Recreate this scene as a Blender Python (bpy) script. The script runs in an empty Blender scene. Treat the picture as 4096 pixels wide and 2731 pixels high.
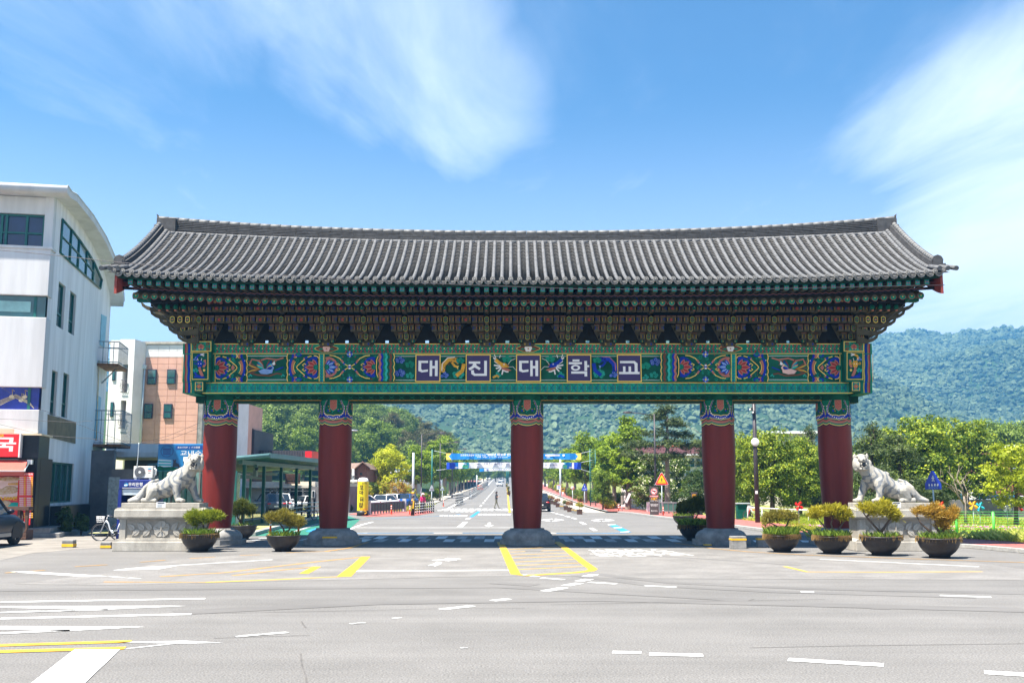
import bpy, bmesh, math, random
import numpy as np
from mathutils import Vector, Matrix
R=math.radians
random.seed(7); rng=np.random.default_rng(7)
S=bpy.context.scene; COL=S.collection
# ---------- camera, world, sun, exposure
H=2.2; F=4100.; PT=R(8.1); CP,SP=math.cos(PT),math.sin(PT)
cd=bpy.data.cameras.new('camera'); cam=bpy.data.objects.new('camera',cd); COL.objects.link(cam)
cam.location=(0,0,H); cam.rotation_euler=(R(98.1),0,0)
cd.sensor_width=36; cd.lens=F/4096*36; cd.clip_end=9000; cd.clip_start=.2
S.camera=cam
SUN=Vector((-.36,-.27,1)).normalized()
W=bpy.data.worlds.new('World'); S.world=W; W.use_nodes=True
nt=W.node_tree; nt.nodes.clear(); N=nt.nodes.new; L=nt.links.new
out=N('ShaderNodeOutputWorld'); bg=N('ShaderNodeBackground'); sky=N('ShaderNodeTexSky')
sky.sky_type='NISHITA'; sky.sun_disc=False; sky.sun_elevation=math.asin(SUN.z); sky.sun_rotation=math.atan2(SUN.x,SUN.y)
sky.air_density=1.0; sky.dust_density=.35; sky.ozone_density=3.0; sky.altitude=100
bg.inputs['Strength'].default_value=.053
hs=N('ShaderNodeHueSaturation'); hs.inputs['Saturation'].default_value=1.17; hs.inputs['Value'].default_value=1.0; hs.inputs['Hue'].default_value=.496
L(sky.outputs[0],hs.inputs['Color'])
tc=N('ShaderNodeTexCoord')
def vmath(op,a,b=None,c=None):
    n=N('ShaderNodeVectorMath'); n.operation=op
    for i,x in enumerate((a,b,c)):
        if x is None: continue
        if hasattr(x,'is_output'): L(x,n.inputs[i])
        else: n.inputs[i].default_value=x
    return n
def fmath(op,a,b=0.,c=0.,cl=False):
    n=N('ShaderNodeMath'); n.operation=op; n.use_clamp=cl
    for i,x in enumerate((a,b,c)):
        if hasattr(x,'is_output'): L(x,n.inputs[i])
        else: n.inputs[i].default_value=x
    return n.outputs[0]
D0=tc.outputs['Generated']
sep=N('ShaderNodeSeparateXYZ'); L(D0,sep.inputs[0])
# streaky cirrus: the sky dome is flattened onto a high cloud sheet and noise is stretched along the wind
zz=fmath('MAXIMUM',sep.outputs[2],.03)
px=fmath('DIVIDE',sep.outputs[0],zz); py=fmath('DIVIDE',sep.outputs[1],zz)
cb=N('ShaderNodeCombineXYZ'); L(px,cb.inputs[0]); L(py,cb.inputs[1])
mp=N('ShaderNodeMapping'); L(cb.outputs[0],mp.inputs[0]); mp.inputs['Rotation'].default_value=(0,0,R(24)); mp.inputs['Scale'].default_value=(1.35,.42,1); mp.inputs['Location'].default_value=(.43,.35,0)
nz=N('ShaderNodeTexNoise'); L(mp.outputs[0],nz.inputs['Vector']); nz.inputs['Scale'].default_value=1.5; nz.inputs['Detail'].default_value=12; nz.inputs['Roughness'].default_value=.6; nz.inputs['Distortion'].default_value=.5
def bank(dx,dy,dz,r0,r1):
    v=Vector((dx,dy,dz)).normalized()
    dt=vmath('DOT_PRODUCT',D0,tuple(v)).outputs['Value']
    m=N('ShaderNodeMapRange'); m.interpolation_type='SMOOTHSTEP'; L(dt,m.inputs[0]); m.inputs[1].default_value=math.cos(R(r1)); m.inputs[2].default_value=math.cos(R(r0)); return m.outputs[0]
def pdir(px_,py_):
    u=(px_-2048)/F; v=(1365.5-py_)/F
    return u,CP-v*SP,SP+v*CP
banks=None
for (a,b,r0,r1,w) in [(1050,-150,1,9,.8),(1350,60,1,8,.85),(1650,200,1,8,.9),(1850,400,1,7,.85),(2000,620,.5,5,.6),(2300,250,1,8,.35),(4300,850,1,14,1.6),(3800,1230,1,10,1.5),(4150,1050,1,12,1.7),(3350,950,2,8,.3),(2600,850,2,9,.35),(420,560,2,12,.30),(-300,100,4,14,.35)]:
    o=fmath('MULTIPLY',bank(*pdir(a,b),r0,r1),w)
    banks=o if banks is None else fmath('MAXIMUM',banks,o)
cl=fmath('ADD',fmath('MULTIPLY',nz.outputs[0],1.05),fmath('MULTIPLY',banks,.46))
mr=N('ShaderNodeMapRange'); mr.interpolation_type='SMOOTHSTEP'; L(cl,mr.inputs[0]); mr.inputs[1].default_value=.56; mr.inputs[2].default_value=1.46
cover=fmath('MULTIPLY',mr.outputs[0],.92)
# pale band near the horizon
hz=N('ShaderNodeMapRange'); hz.interpolation_type='SMOOTHSTEP'; L(sep.outputs[2],hz.inputs[0]); hz.inputs[1].default_value=.38; hz.inputs[2].default_value=.02; hz.inputs[3].default_value=0; hz.inputs[4].default_value=.72
cover=fmath('MAXIMUM',cover,hz.outputs[0])
mx=N('ShaderNodeMix'); mx.data_type='RGBA'; L(cover,mx.inputs[0]); L(hs.outputs[0],mx.inputs[6]); mx.inputs[7].default_value=(8.6,9.1,9.7,1)
L(mx.outputs[2],bg.inputs[0]); L(bg.outputs[0],out.inputs[0])
sd=bpy.data.lights.new('sun','SUN'); so=bpy.data.objects.new('sun',sd); COL.objects.link(so)
sd.energy=5.0; sd.angle=R(.53); sd.color=(1,.93,.82)
so.rotation_euler=SUN.to_track_quat('Z','Y').to_euler(); so.location=(-30,-20,60)
S.view_settings.view_transform='Standard'; S.view_settings.look='None'; S.view_settings.gamma=1; S.view_settings.use_curve_mapping=False
S.view_settings.exposure=1.74
S.render.engine='CYCLES'; c_=S.cycles; c_.max_bounces=7; c_.diffuse_bounces=3; c_.glossy_bounces=3; c_.transmission_bounces=4; c_.transparent_max_bounces=8; c_.volume_bounces=0
c_.use_denoising=True; c_.sample_clamp_indirect=6; c_.caustics_reflective=False; c_.caustics_refractive=False
# ---------- pixel of the survey photograph -> point
def ray(px,py):
    u=(px-2048)/F; v=(1365.5-py)/F
    return u,CP-v*SP,SP+v*CP
def G(px,py,z=0.):
    d=ray(px,py); t=(z-H)/d[2]; return d[0]*t,d[1]*t
def P(px,py,Y):
    d=ray(px,py); t=Y/d[1]; return d[0]*t,H+d[2]*t
def G3(px,py,z=0.): return Vector((*G(px,py,z),z))
HY=[-100,112,325,400,550,660,900,5000]; HZ=[0,0,2.35,4.0,6.9,10,13,13]
def hz_(Y): return float(np.interp(Y,HY,HZ))
def GR(px,py):
    "where a sight line meets the rising campus road"
    d=ray(px,py)
    for t in np.arange(5,1200,.5):
        if H+d[2]*t<=hz_(d[1]*t): return Vector((d[0]*t,d[1]*t,hz_(d[1]*t)))
    return Vector((d[0]*900,d[1]*900,13))
# ---------- materials
def hexc(h):
    h=h.lstrip('#'); c=[int(h[i:i+2],16)/255 for i in (0,2,4)]
    return tuple(x/12.92 if x<=.04045 else ((x+.055)/1.055)**2.4 for x in c)
MATS={}
def mat(n,c,r=.6,v=.14,sc=3.,m=0.,b=0.,bs=30.,c2=None,sp=.4,coat=0.,emit=0.,det=5,th=(.35,.65),obj=True,stretch=None,spk=0.,streak=0.):
    "principled paint/stone/metal with noise in its own colour and a little relief"
    if n in MATS: return MATS[n]
    M=bpy.data.materials.new(n); MATS[n]=M; M.use_nodes=True; t=M.node_tree; ns=t.nodes; ln=t.links.new
    p=ns['Principled BSDF']; c=hexc(c) if isinstance(c,str) else c
    p.inputs['Roughness'].default_value=r; p.inputs['Metallic'].default_value=m; p.inputs['Specular IOR Level'].default_value=sp
    p.inputs['Coat Weight'].default_value=coat
    p.inputs['Base Color'].default_value=(*c,1)
    if emit: p.inputs['Emission Color'].default_value=(*c,1); p.inputs['Emission Strength'].default_value=emit
    if v or b or c2:
        tx=ns.new('ShaderNodeTexCoord'); src=tx.outputs['Object']
        if not obj:
            g=ns.new('ShaderNodeNewGeometry'); src=g.outputs['Position']
        if stretch:
            mp=ns.new('ShaderNodeMapping'); ln(src,mp.inputs[0]); mp.inputs['Scale'].default_value=stretch; src=mp.outputs[0]
    if v or c2:
        nz=ns.new('ShaderNodeTexNoise'); ln(src,nz.inputs['Vector']); nz.inputs['Scale'].default_value=sc; nz.inputs['Detail'].default_value=det; nz.inputs['Roughness'].default_value=.62
        cr=ns.new('ShaderNodeValToRGB'); ln(nz.outputs[0],cr.inputs[0])
        d=hexc(c2) if isinstance(c2,str) else c2
        a=tuple(x*(1-v) for x in c); e=d or tuple(min(1,x*(1+v)) for x in c)
        cr.color_ramp.elements[0].position=th[0]; cr.color_ramp.elements[1].position=th[1]
        cr.color_ramp.elements[0].color=(*(c if d else a),1); cr.color_ramp.elements[1].color=(*e,1)
        col=cr.outputs[0]
        if spk:
            n3=ns.new('ShaderNodeTexNoise'); ln(src,n3.inputs['Vector']); n3.inputs['Scale'].default_value=bs; n3.inputs['Detail'].default_value=2
            m3=ns.new('ShaderNodeMapRange'); ln(n3.outputs[0],m3.inputs[0]); m3.inputs[1].default_value=.3; m3.inputs[2].default_value=.7; m3.inputs[3].default_value=1-spk; m3.inputs[4].default_value=1+spk
            x3=ns.new('ShaderNodeMix'); x3.data_type='RGBA'; x3.blend_type='MULTIPLY'; x3.inputs[0].default_value=1; ln(col,x3.inputs[6]); ln(m3.outputs[0],x3.inputs[7]); col=x3.outputs[2]
        if streak:
            mq=ns.new('ShaderNodeMapping'); ln(src,mq.inputs[0]); mq.inputs['Scale'].default_value=(.03,.55,1); mq.inputs['Rotation'].default_value=(0,0,.02)
            n4=ns.new('ShaderNodeTexNoise'); ln(mq.outputs[0],n4.inputs['Vector']); n4.inputs['Scale'].default_value=1.6; n4.inputs['Detail'].default_value=7; n4.inputs['Roughness'].default_value=.68
            m4=ns.new('ShaderNodeMapRange'); ln(n4.outputs[0],m4.inputs[0]); m4.inputs[1].default_value=.32; m4.inputs[2].default_value=.68; m4.inputs[3].default_value=1-streak; m4.inputs[4].default_value=1+streak*.6
            x4=ns.new('ShaderNodeMix'); x4.data_type='RGBA'; x4.blend_type='MULTIPLY'; x4.inputs[0].default_value=1; ln(col,x4.inputs[6]); ln(m4.outputs[0],x4.inputs[7]); col=x4.outputs[2]
        ln(col,p.inputs['Base Color'])
    if b:
        n2=ns.new('ShaderNodeTexNoise'); ln(src,n2.inputs['Vector']); n2.inputs['Scale'].default_value=bs; n2.inputs['Detail'].default_value=4
        bp=ns.new('ShaderNodeBump'); bp.inputs['Strength'].default_value=b; bp.inputs['Distance'].default_value=.02; ln(n2.outputs[0],bp.inputs['Height']); ln(bp.outputs[0],p.inputs['Normal'])
    return M
def leafmat(n,c1,c2,tr=.35,r=.5):
    "leaf surface: colour runs between two leaf colours by each leaf's own value"
    if n in MATS: return MATS[n]
    M=bpy.data.materials.new(n); MATS[n]=M; M.use_nodes=True; t=M.node_tree; ns=t.nodes; ln=t.links.new; ns.clear()
    o=ns.new('ShaderNodeOutputMaterial'); at=ns.new('ShaderNodeAttribute'); at.attribute_name='v'
    cr=ns.new('ShaderNodeValToRGB'); ln(at.outputs['Fac'],cr.inputs[0]); cr.color_ramp.elements[0].color=(*hexc(c1),1); cr.color_ramp.elements[1].color=(*hexc(c2),1)
    d=ns.new('ShaderNodeBsdfPrincipled'); ln(cr.outputs[0],d.inputs['Base Color']); d.inputs['Roughness'].default_value=r; d.inputs['Specular IOR Level'].default_value=.25
    tl=ns.new('ShaderNodeBsdfTranslucent'); ln(cr.outputs[0],tl.inputs[0])
    ms=ns.new('ShaderNodeMixShader'); ms.inputs[0].default_value=tr; ln(d.outputs[0],ms.inputs[1]); ln(tl.outputs[0],ms.inputs[2]); ln(ms.outputs[0],o.inputs[0])
    return M
# ---------- mesh builder
class MB:
    def __init__(s): s.v=[]; s.f=[]; s.m=[]; s.sm=[]; s.k=[]
    def mi(s,m):
        if m not in s.k: s.k.append(m)
        return s.k.index(m)
    def add(s,vs,fs,m,sm=False):
        o=len(s.v); s.v+=[tuple(x) for x in vs]; i=s.mi(m)
        for f in fs: s.f.append(tuple(o+j for j in f)); s.m.append(i); s.sm.append(sm)
        return s
    def box(s,c,d,m,rz=0,rx=0,ry=0,top=1.):
        x,y,z=d[0]/2,d[1]/2,d[2]/2
        vs=[Vector((sx*x*(top if sz>0 else 1),sy*y*(top if sz>0 else 1),sz*z)) for sz in(-1,1) for sy in(-1,1) for sx in(-1,1)]
        M=Matrix.Rotation(rz,3,'Z')@Matrix.Rotation(ry,3,'Y')@Matrix.Rotation(rx,3,'X')
        return s.add([M@v+Vector(c) for v in vs],[(0,2,3,1),(4,5,7,6),(0,1,5,4),(2,6,7,3),(0,4,6,2),(1,3,7,5)],m)
    def bx(s,x0,x1,y0,y1,z0,z1,m): return s.box(((x0+x1)/2,(y0+y1)/2,(z0+z1)/2),(abs(x1-x0),abs(y1-y0),abs(z1-z0)),m)
    def tube(s,pts,r,m,n=6,cap=True,closed=False):
        pts=[Vector(p) for p in pts]; k=len(pts); rs=r if isinstance(r,(list,tuple)) else [r]*k
        vs=[]; up=None
        for i,p in enumerate(pts):
            a=pts[(i-1)%k] if closed or i>0 else p; b=pts[(i+1)%k] if closed or i<k-1 else p
            t=(b-a).normalized() if (b-a).length>1e-9 else Vector((0,0,1))
            if up is None: up=Vector((0,0,1)) if abs(t.z)<.9 else Vector((1,0,0))
            x=t.cross(up)
            if x.length<1e-4: x=t.cross(Vector((0,1,0)))
            x.normalize(); y=x.cross(t).normalized(); up=y
            for j in range(n):
                an=2*math.pi*j/n; vs.append(p+(x*math.cos(an)+y*math.sin(an))*rs[i])
        fs=[]
        for i in range(k if closed else k-1):
            i2=(i+1)%k
            for j in range(n): fs.append((i*n+j,i*n+(j+1)%n,i2*n+(j+1)%n,i2*n+j))
        s.add(vs,fs,m,True)
        if cap and not closed:
            o=len(s.v)-k*n; im=s.mi(m)
            s.f.append(tuple(o+j for j in range(n))[::-1]); s.m.append(im); s.sm.append(False)
            s.f.append(tuple(o+(k-1)*n+j for j in range(n))); s.m.append(im); s.sm.append(False)
        return s
    def cyl(s,a,b,r0,m,r1=None,n=10,cap=True): return s.tube([a,b],[r0,r0 if r1 is None else r1],m,n,cap)
    def lathe(s,prof,m,n=24,c=(0,0,0),sm=True):
        vs=[(c[0]+r*math.cos(2*math.pi*j/n),c[1]+r*math.sin(2*math.pi*j/n),c[2]+z) for r,z in prof for j in range(n)]
        fs=[(i*n+j,i*n+(j+1)%n,(i+1)*n+(j+1)%n,(i+1)*n+j) for i in range(len(prof)-1) for j in range(n)]
        return s.add(vs,fs,m,sm)
    def ell(s,c,r,m,n=10,k=7,rot=None):
        vs=[];r=(r,r,r) if not isinstance(r,(tuple,list)) else r
        for i in range(k+1):
            th=math.pi*i/k
            for j in range(n):
                ph=2*math.pi*j/n; v=Vector((r[0]*math.sin(th)*math.cos(ph),r[1]*math.sin(th)*math.sin(ph),r[2]*math.cos(th)))
                if rot is not None: v=rot@v
                vs.append(v+Vector(c))
        return s.add(vs,[(i*n+j,(i+1)*n+j,(i+1)*n+(j+1)%n,i*n+(j+1)%n) for i in range(k) for j in range(n)],m,True)
    def ext(s,pts,ax,lo,hi,m,sm=False):
        k=len(pts); w={'x':lambda a,b,t:(t,a,b),'y':lambda a,b,t:(a,t,b),'z':lambda a,b,t:(a,b,t)}[ax]
        area=sum(pts[i][0]*pts[(i+1)%k][1]-pts[(i+1)%k][0]*pts[i][1] for i in range(k))
        if (area<0)!=(ax=='y'): pts=pts[::-1]
        vs=[w(a,b,lo) for a,b in pts]+[w(a,b,hi) for a,b in pts]
        s.add(vs,[tuple(range(k))[::-1],tuple(range(k,2*k))],m)
        o=len(s.v)-2*k; im=s.mi(m)
        for i in range(k):
            j=(i+1)%k; s.f.append((o+i,o+j,o+k+j,o+k+i)); s.m.append(im); s.sm.append(sm)
        return s
    def quad(s,a,b,c,d,m): return s.add([a,b,c,d],[(0,1,2,3)],m)
    def xf(s,M,st=0):
        for i in range(st,len(s.v)): s.v[i]=tuple(M@Vector(s.v[i]))
        return s
    def mesh(s,name):
        me=bpy.data.meshes.new(name); me.from_pydata(s.v,[],s.f); 
        for k in s.k: me.materials.append(MATS[k] if isinstance(k,str) else k)
        me.polygons.foreach_set('material_index',s.m); me.polygons.foreach_set('use_smooth',s.sm); me.update(); return me
    def build(s,name,par=None,loc=None,rz=0,bev=0,kind=None,label=None):
        o=link(name,s.mesh(name),par,loc,rz,kind)
        if label: o['label']=label
        if bev:
            b=o.modifiers.new('edge','BEVEL'); b.width=bev; b.segments=2; b.limit_method='ANGLE'; b.angle_limit=R(40)
        return o
def link(name,me,par=None,loc=None,rz=0,kind=None,mtx=None):
    o=bpy.data.objects.new(name,me); COL.objects.link(o)
    if par is not None: o.parent=par
    if mtx is not None: o.matrix_local=mtx
    else:
        if loc is not None: o.location=loc
        if rz: o.rotation_euler=(0,0,rz)
    if kind: o['kind']=kind
    return o
def tag(o,label,cat,group=None):
    o['label']=label; o['category']=cat
    if group: o['group']=group
    return o
def thing(name,label,cat,loc=(0,0,0),rz=0,group=None):
    o=bpy.data.objects.new(name,None); COL.objects.link(o); o.location=loc; o.rotation_euler=(0,0,rz); o.empty_display_size=.2
    return tag(o,label,cat,group)
def dup(root,loc,rz=0,label=None,group=None,sc=None):
    r=root.copy(); COL.objects.link(r); r.location=loc; r.rotation_euler=(0,0,rz)
    if sc is not None: r.scale=(sc,sc,sc) if not isinstance(sc,(tuple,list)) else sc
    if label: r['label']=label
    if group: r['group']=group
    for ch in list(root.children):
        c=ch.copy(); COL.objects.link(c); c.parent=r
        for g in list(ch.children):
            d=g.copy(); COL.objects.link(d); d.parent=c
    return r
_tx={}
def txt(s,name,par,loc,w,h,m,rot=(R(90),0,0),bold=.0,ext=.003,kind=None,shear=None):
    "lettering as thin raised print, fitted into w x h, centred on loc"
    key=(s,m,bold)
    if key not in _tx:
        c=bpy.data.curves.new('lettering','FONT'); c.body=s; c.size=1; c.align_x='CENTER'; c.align_y='CENTER'; c.offset=bold; c.resolution_u=2; c.space_line=.85
        o=bpy.data.objects.new('lettering',c); COL.objects.link(o)
        me=bpy.data.meshes.new_from_object(o.evaluated_get(bpy.context.evaluated_depsgraph_get())); bpy.data.objects.remove(o); me.name='lettering'
        n=len(me.vertices); a=np.zeros(n*3); me.vertices.foreach_get('co',a); a=a.reshape(-1,3)
        if n: a[:,:2]-=(a[:,:2].max(0)+a[:,:2].min(0))/2
        d=(a.max(0)-a.min(0)) if n else np.ones(3)
        me.vertices.foreach_set('co',a.ravel()); me.materials.clear(); me.materials.append(MATS[m]); _tx[key]=(me,d)
    me,d=_tx[key]
    o=link(name,me,par,loc); o.rotation_euler=rot
    o.scale=(w/max(d[0],.01),h/max(d[1],.01),1)
    if kind: o['kind']=kind
    return o
# ---------- materials used all over
mat('asphalt',(.152,.147,.141),.9,.10,.35,b=.5,bs=38,obj=False,det=8,spk=.42,streak=.15)
mat('asphalt_dark',(.112,.108,.104),.9,0,.9,c2=(.145,.140,.135),obj=False,det=9,th=(.35,.6),stretch=(.25,1,1)); mat('crack',(.105,.10,.096),.95,.2,3,obj=False)
mat('asphalt_patch',(.175,.168,.160),.9,.16,.8,b=.5,bs=38,obj=False,det=8,spk=.38,streak=.10)
mat('concrete_ground',(.205,.19,.17),.9,.22,.7,b=.3,bs=25,obj=False,det=8,spk=.15)
mat('road_white',(.60,.60,.59),.75,.22,2.6,b=.2,bs=40,obj=False,det=9,th=(.3,.55),spk=.14)
mat('road_white_worn',(.50,.50,.49),.8,0,3.5,c2=(.16,.158,.155),obj=False,det=9,th=(.46,.62))
mat('road_yellow',(.60,.35,.03),.7,.18,3,obj=False,det=8)
mat('road_orange',(.48,.25,.04),.75,0,3,c2=(.20,.17,.12),obj=False,det=8,th=(.4,.75))
mat('road_blue',(.02,.22,.48),.7,.15,3,obj=False,det=8)
mat('road_blue_worn',(.05,.20,.36),.8,0,3,c2=(.16,.165,.17),obj=False,det=8,th=(.42,.62))
mat('green_lane',(.02,.15,.105),.8,.22,1.2,obj=False,b=.2,det=8)
mat('red_paving',(.33,.10,.085),.85,.2,2.5,obj=False,b=.2,bs=12,det=7)
mat('pale_paving',(.38,.345,.29),.85,.15,2.5,obj=False,b=.2,det=7)
mat('kerb_stone',(.32,.315,.30),.8,.18,6,b=.2,obj=False)
mat('earth',(.20,.16,.10),.95,.3,.8,obj=False)
mat('lawn',(.17,.22,.04),.95,.35,.6,obj=False,c2=(.20,.19,.05))
mat('granite',(.37,.345,.30),.75,.26,2.2,b=.25,bs=60,det=9,spk=.2,stretch=(1,1,.45))
mat('granite_dark',(.25,.245,.235),.75,.3,2.2,b=.2,bs=50,det=8,spk=.16)
mat('granite_panel',(.30,.27,.225),.85,.16,5,b=.3,bs=60,det=8,spk=.14)
mat('white',(.8,.8,.79),.5,.05); mat('black',(.018,.018,.02),.5,.1); mat('rubber',(.025,.025,.027),.85,.2)
mat('steel',(.42,.45,.47),.35,.1,m=.6); mat('steel_pale',(.55,.62,.66),.4,.1,m=.2)
mat('dark_pole',(.045,.038,.045),.45,.15); mat('orange_plastic',(.75,.10,.02),.45,.1); mat('yellow_paint',(.80,.46,.02),.5,.12)
mat('reflective',(.8,.8,.8),.35,.05)
mat('glass_dark',(.015,.022,.03),.06,0,sp=.9); mat('glass_teal',(.012,.085,.095),.08,.35,.6,sp=.9)
mat('glass_navy',(.006,.02,.075),.08,.2,.8,sp=.8)
# ---------- the setting: ground, road, pavements
def grid_strip(name,xs_fn,Ys,m,dz,par=None,kind='structure'):
    b=MB(); n=len(xs_fn(Ys[0])); vs=[]
    for Y in Ys:
        for x in xs_fn(Y): vs.append((x,Y,hz_(Y)+dz))
    b.add(vs,[(i*n+j,i*n+j+1,(i+1)*n+j+1,(i+1)*n+j) for i in range(len(Ys)-1) for j in range(n-1)],m)
    return b.build(name,par,kind=kind)
YS=list(range(60,112,13))+list(range(112,900,24))+[900]
grid_strip('ground',lambda Y:[-1500,-400,-120,-40,0,40,120,400,1500],[-60,40]+YS+[1000,1800,2600],'lawn',-.06)
road=MB()
road.add([(-70,-25,0),(70,-25,0),(70,62,0),(-70,62,0)],[(0,1,2,3)],'asphalt')
road=road.build('road',kind='structure')
cx=lambda Y:-.006*(Y-85)
grid_strip('campus_road',lambda Y:[cx(Y)-9.6+(2.2 if Y>112 else 0)-(0 if Y>100 else 9),cx(Y),cx(Y)+(6.6 if Y>95 else 14)],[62,75,86,93,96]+[y for y in YS if y>96],'asphalt',0)
def sheet(name,pts,m,z=.004,par=None):
    b=MB(); p=[Vector((*q[:2],z)) for q in pts]
    a=sum(p[i].x*p[(i+1)%len(p)].y-p[(i+1)%len(p)].x*p[i].y for i in range(len(p)))
    if a<0: p=p[::-1]
    b.add(p,[tuple(range(len(p)))],m); return b.build(name,par,kind=None if par else 'structure')
def mark(pix,m='road_white',z=.008,name='road_marking'): return sheet(name,[G(*q) for q in pix],m,z,road)
def line(pix,w,m='road_white',z=.008,name='lane_line'):
    "painted line of real width along ground points"
    p=[Vector(G(*q)) for q in pix]; l=[];r=[]
    for i in range(len(p)):
        t=(p[min(i+1,len(p)-1)]-p[max(i-1,0)]).normalized(); n=Vector((-t.y,t.x))*w/2; l.append(p[i]+n); r.append(p[i]-n)
    b=MB()
    for i in range(len(p)-1): b.add([(*l[i],z),(*r[i],z),(*r[i+1],z),(*l[i+1],z)],[(0,1,2,3)],m)
    return b.build(name,road)
# lighter re-laid asphalt in front of the left half of the gate, pale concrete apron by the shop
sheet('asphalt_patch',[G(*q) for q in [(1150,2206),(2105,2196),(2150,2300),(1900,2305),(430,2340),(60,2335),(430,2290),(720,2236)]],'asphalt_patch',.004,road)
sheet('asphalt_patch',[G(*q) for q in [(2105,2196),(2460,2196),(3900,2250),(4200,2290),(4200,2320),(2500,2312),(2150,2300)]],'asphalt_patch',.0045,road)
sheet('concrete_apron',[G(*q) for q in [(-500,2300),(-100,2262),(130,2212),(330,2194),(480,2185),(470,2120),(-300,2110),(-900,2200)]],'concrete_ground',.005,road)
# yellow hatch islands
for q in [[(820,2329),(1100,2318),(1360,2306),(1460,2226)],]:
    line(q,.17,'road_yellow')
line([(1460,2226),(1240,2249),(900,2290),(640,2306)],.15,'road_orange')
line([(1380,2306),(1463,2226)],.30,'road_yellow',.0085)
line([(930,2302),(1100,2282),(1265,2266)],.12,'road_orange',.0085); line([(1215,2294),(1268,2266)],.24,'road_yellow',.009)
line([(415,2327),(820,2329)],.13,'road_orange')
for a in [[(20,2291),(180,2280)],[(300,2266),(430,2258)],[(560,2248),(660,2240)],[(760,2233),(860,2227)],[(960,2221),(1040,2218)]]: line(a,.12,'road_orange')
line([(1145,2210),(1300,2205),(1400,2191),(1470,2168)],.16,'road_orange',.0085)
# markings left
mark([(40,2287),(100,2284),(400,2302),(430,2305),(330,2306)]); line([(430,2305),(560,2314)],.14,'road_white_worn')
mark([(450,2281),(520,2272),(720,2260),(640,2275)]); line([(700,2261),(1090,2238)],.13,'road_white')
line([(1405,2284),(2070,2280)],.22)
mark([(1780,2233),(1780,2243),(1830,2240)]); mark([(1786,2232),(1845,2235),(1792,2244)],z=.009); mark([(1710,2262),(1740,2252),(1745,2247),(1768,2248),(1765,2252),(1752,2253),(1765,2254),(1736,2266),(1742,2258)]);line([(1735,2241),(1795,2238)],.3)
line([(0,2408),(820,2394)],.2); mark([(0,2424),(745,2423),(420,2438),(0,2430)]); line([(0,2449),(430,2437)],.22,'road_white_worn'); line([(0,2474),(765,2456)],.2)
mark([(0,2504),(580,2507),(260,2524),(0,2517)]); line([(0,2533),(280,2520)],.2,'road_white_worn')
line([(-60,2583),(525,2565)],.22,'road_yellow'); line([(-60,2608),(500,2592)],.24,'road_yellow',.009)
mark([(430,2569),(740,2563),(890,2571),(720,2574)]); mark([(490,2595),(650,2578),(740,2570),(690,2576),(540,2592)])
mark([(300,2597),(480,2598),(310,2760),(90,2760)],z=.010)
for a,w in [([(940,2546),(1150,2529)],.16),([(1765,2437),(1890,2423)],.2),([(1970,2402),(2035,2395)],.2),([(1400,2495),(1460,2490)],.12),([(1570,2473),(1605,2470)],.1),([(1840,2591),(1870,2590)],.12)]: line(a,w,'road_white_worn' if w<.17 else 'road_white')
# centre yellow box
line([(2000,2168),(2012,2190),(2062,2296),(2100,2302),(2300,2290),(2360,2283),(2372,2276),(2330,2246),(2240,2176),(2225,2166)],.26,'road_yellow',.0095)
for i,(a,b) in enumerate([((2022,2198),(2240,2186)),((2026,2208),(2268,2198)),((2032,2220),(2286,2210)),((2038,2233),(2302,2222)),((2046,2248),(2320,2236)),((2052,2262),(2338,2250)),((2058,2278),(2352,2264))]): line([a,b],.1,'road_yellow',.008)
for a in [[(2090,2298),(2150,2306)],[(2165,2311),(2255,2318)],[(2355,2328),(2465,2335)],[(2580,2342),(2705,2348)],[(3203,2366),(3256,2368)],[(3760,2381),(3965,2388)]]: line(a,.17)
for a in [[(2342,2305),(2380,2297)],[(2315,2324),(2358,2316)],[(2262,2342),(2318,2332)],[(2178,2364),(2256,2350)]]: line(a,.24)
for a,w in [([(2450,2608),(2565,2611)],.2),([(2597,2616),(2812,2621)],.22),([(3153,2638),(3535,2660)],.24),([(3938,2689),(4200,2705)],.26)]: line(a,w)
line([(3280,2236),(3500,2246),(3915,2266)],.13); line([(3138,2265),(3230,2287),(3510,2288),(3930,2286)],.13,'road_yellow')
line([(2700,2171),(2840,2192),(2990,2206),(3200,2218),(3700,2236),(4150,2251)],.13,'road_orange')
line([(2285,2188),(2450,2188),(2850,2190)],.16,'road_white_worn')
# zebra blocks under the gate
for i,x in enumerate([1432,1490,1580,1660,1740,1822,1895,1976,2240,2300,2372,2450,2530,2610,2700,2790]):
    w=40; sk=(2048-x)*.045
    mark([(x+sk,2144),(x+w+sk,2144),(x+w,2155),(x,2155)],'road_white_worn' if i%3!=1 else 'road_white')
for i,x in enumerate([1420,1490,1590,1668,1770,1838,1935,2262,2345,2430,2515,2590,2690]):
    w=40; sk=(2048-x)*.045
    mark([(x+sk,2156),(x+w+sk,2156),(x+w,2167),(x,2167)],'road_white_worn' if i%2 else 'road_white')
for x in [905,985,1080,1180,1270]: mark([(x+60,2150),(x+100,2150),(x+40,2162),(x,2162)],'road_white_worn')
for x in [3010,3110,3200]: mark([(x,2160),(x+60,2163),(x+70,2170),(x+10,2168)],'road_white')
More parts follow.
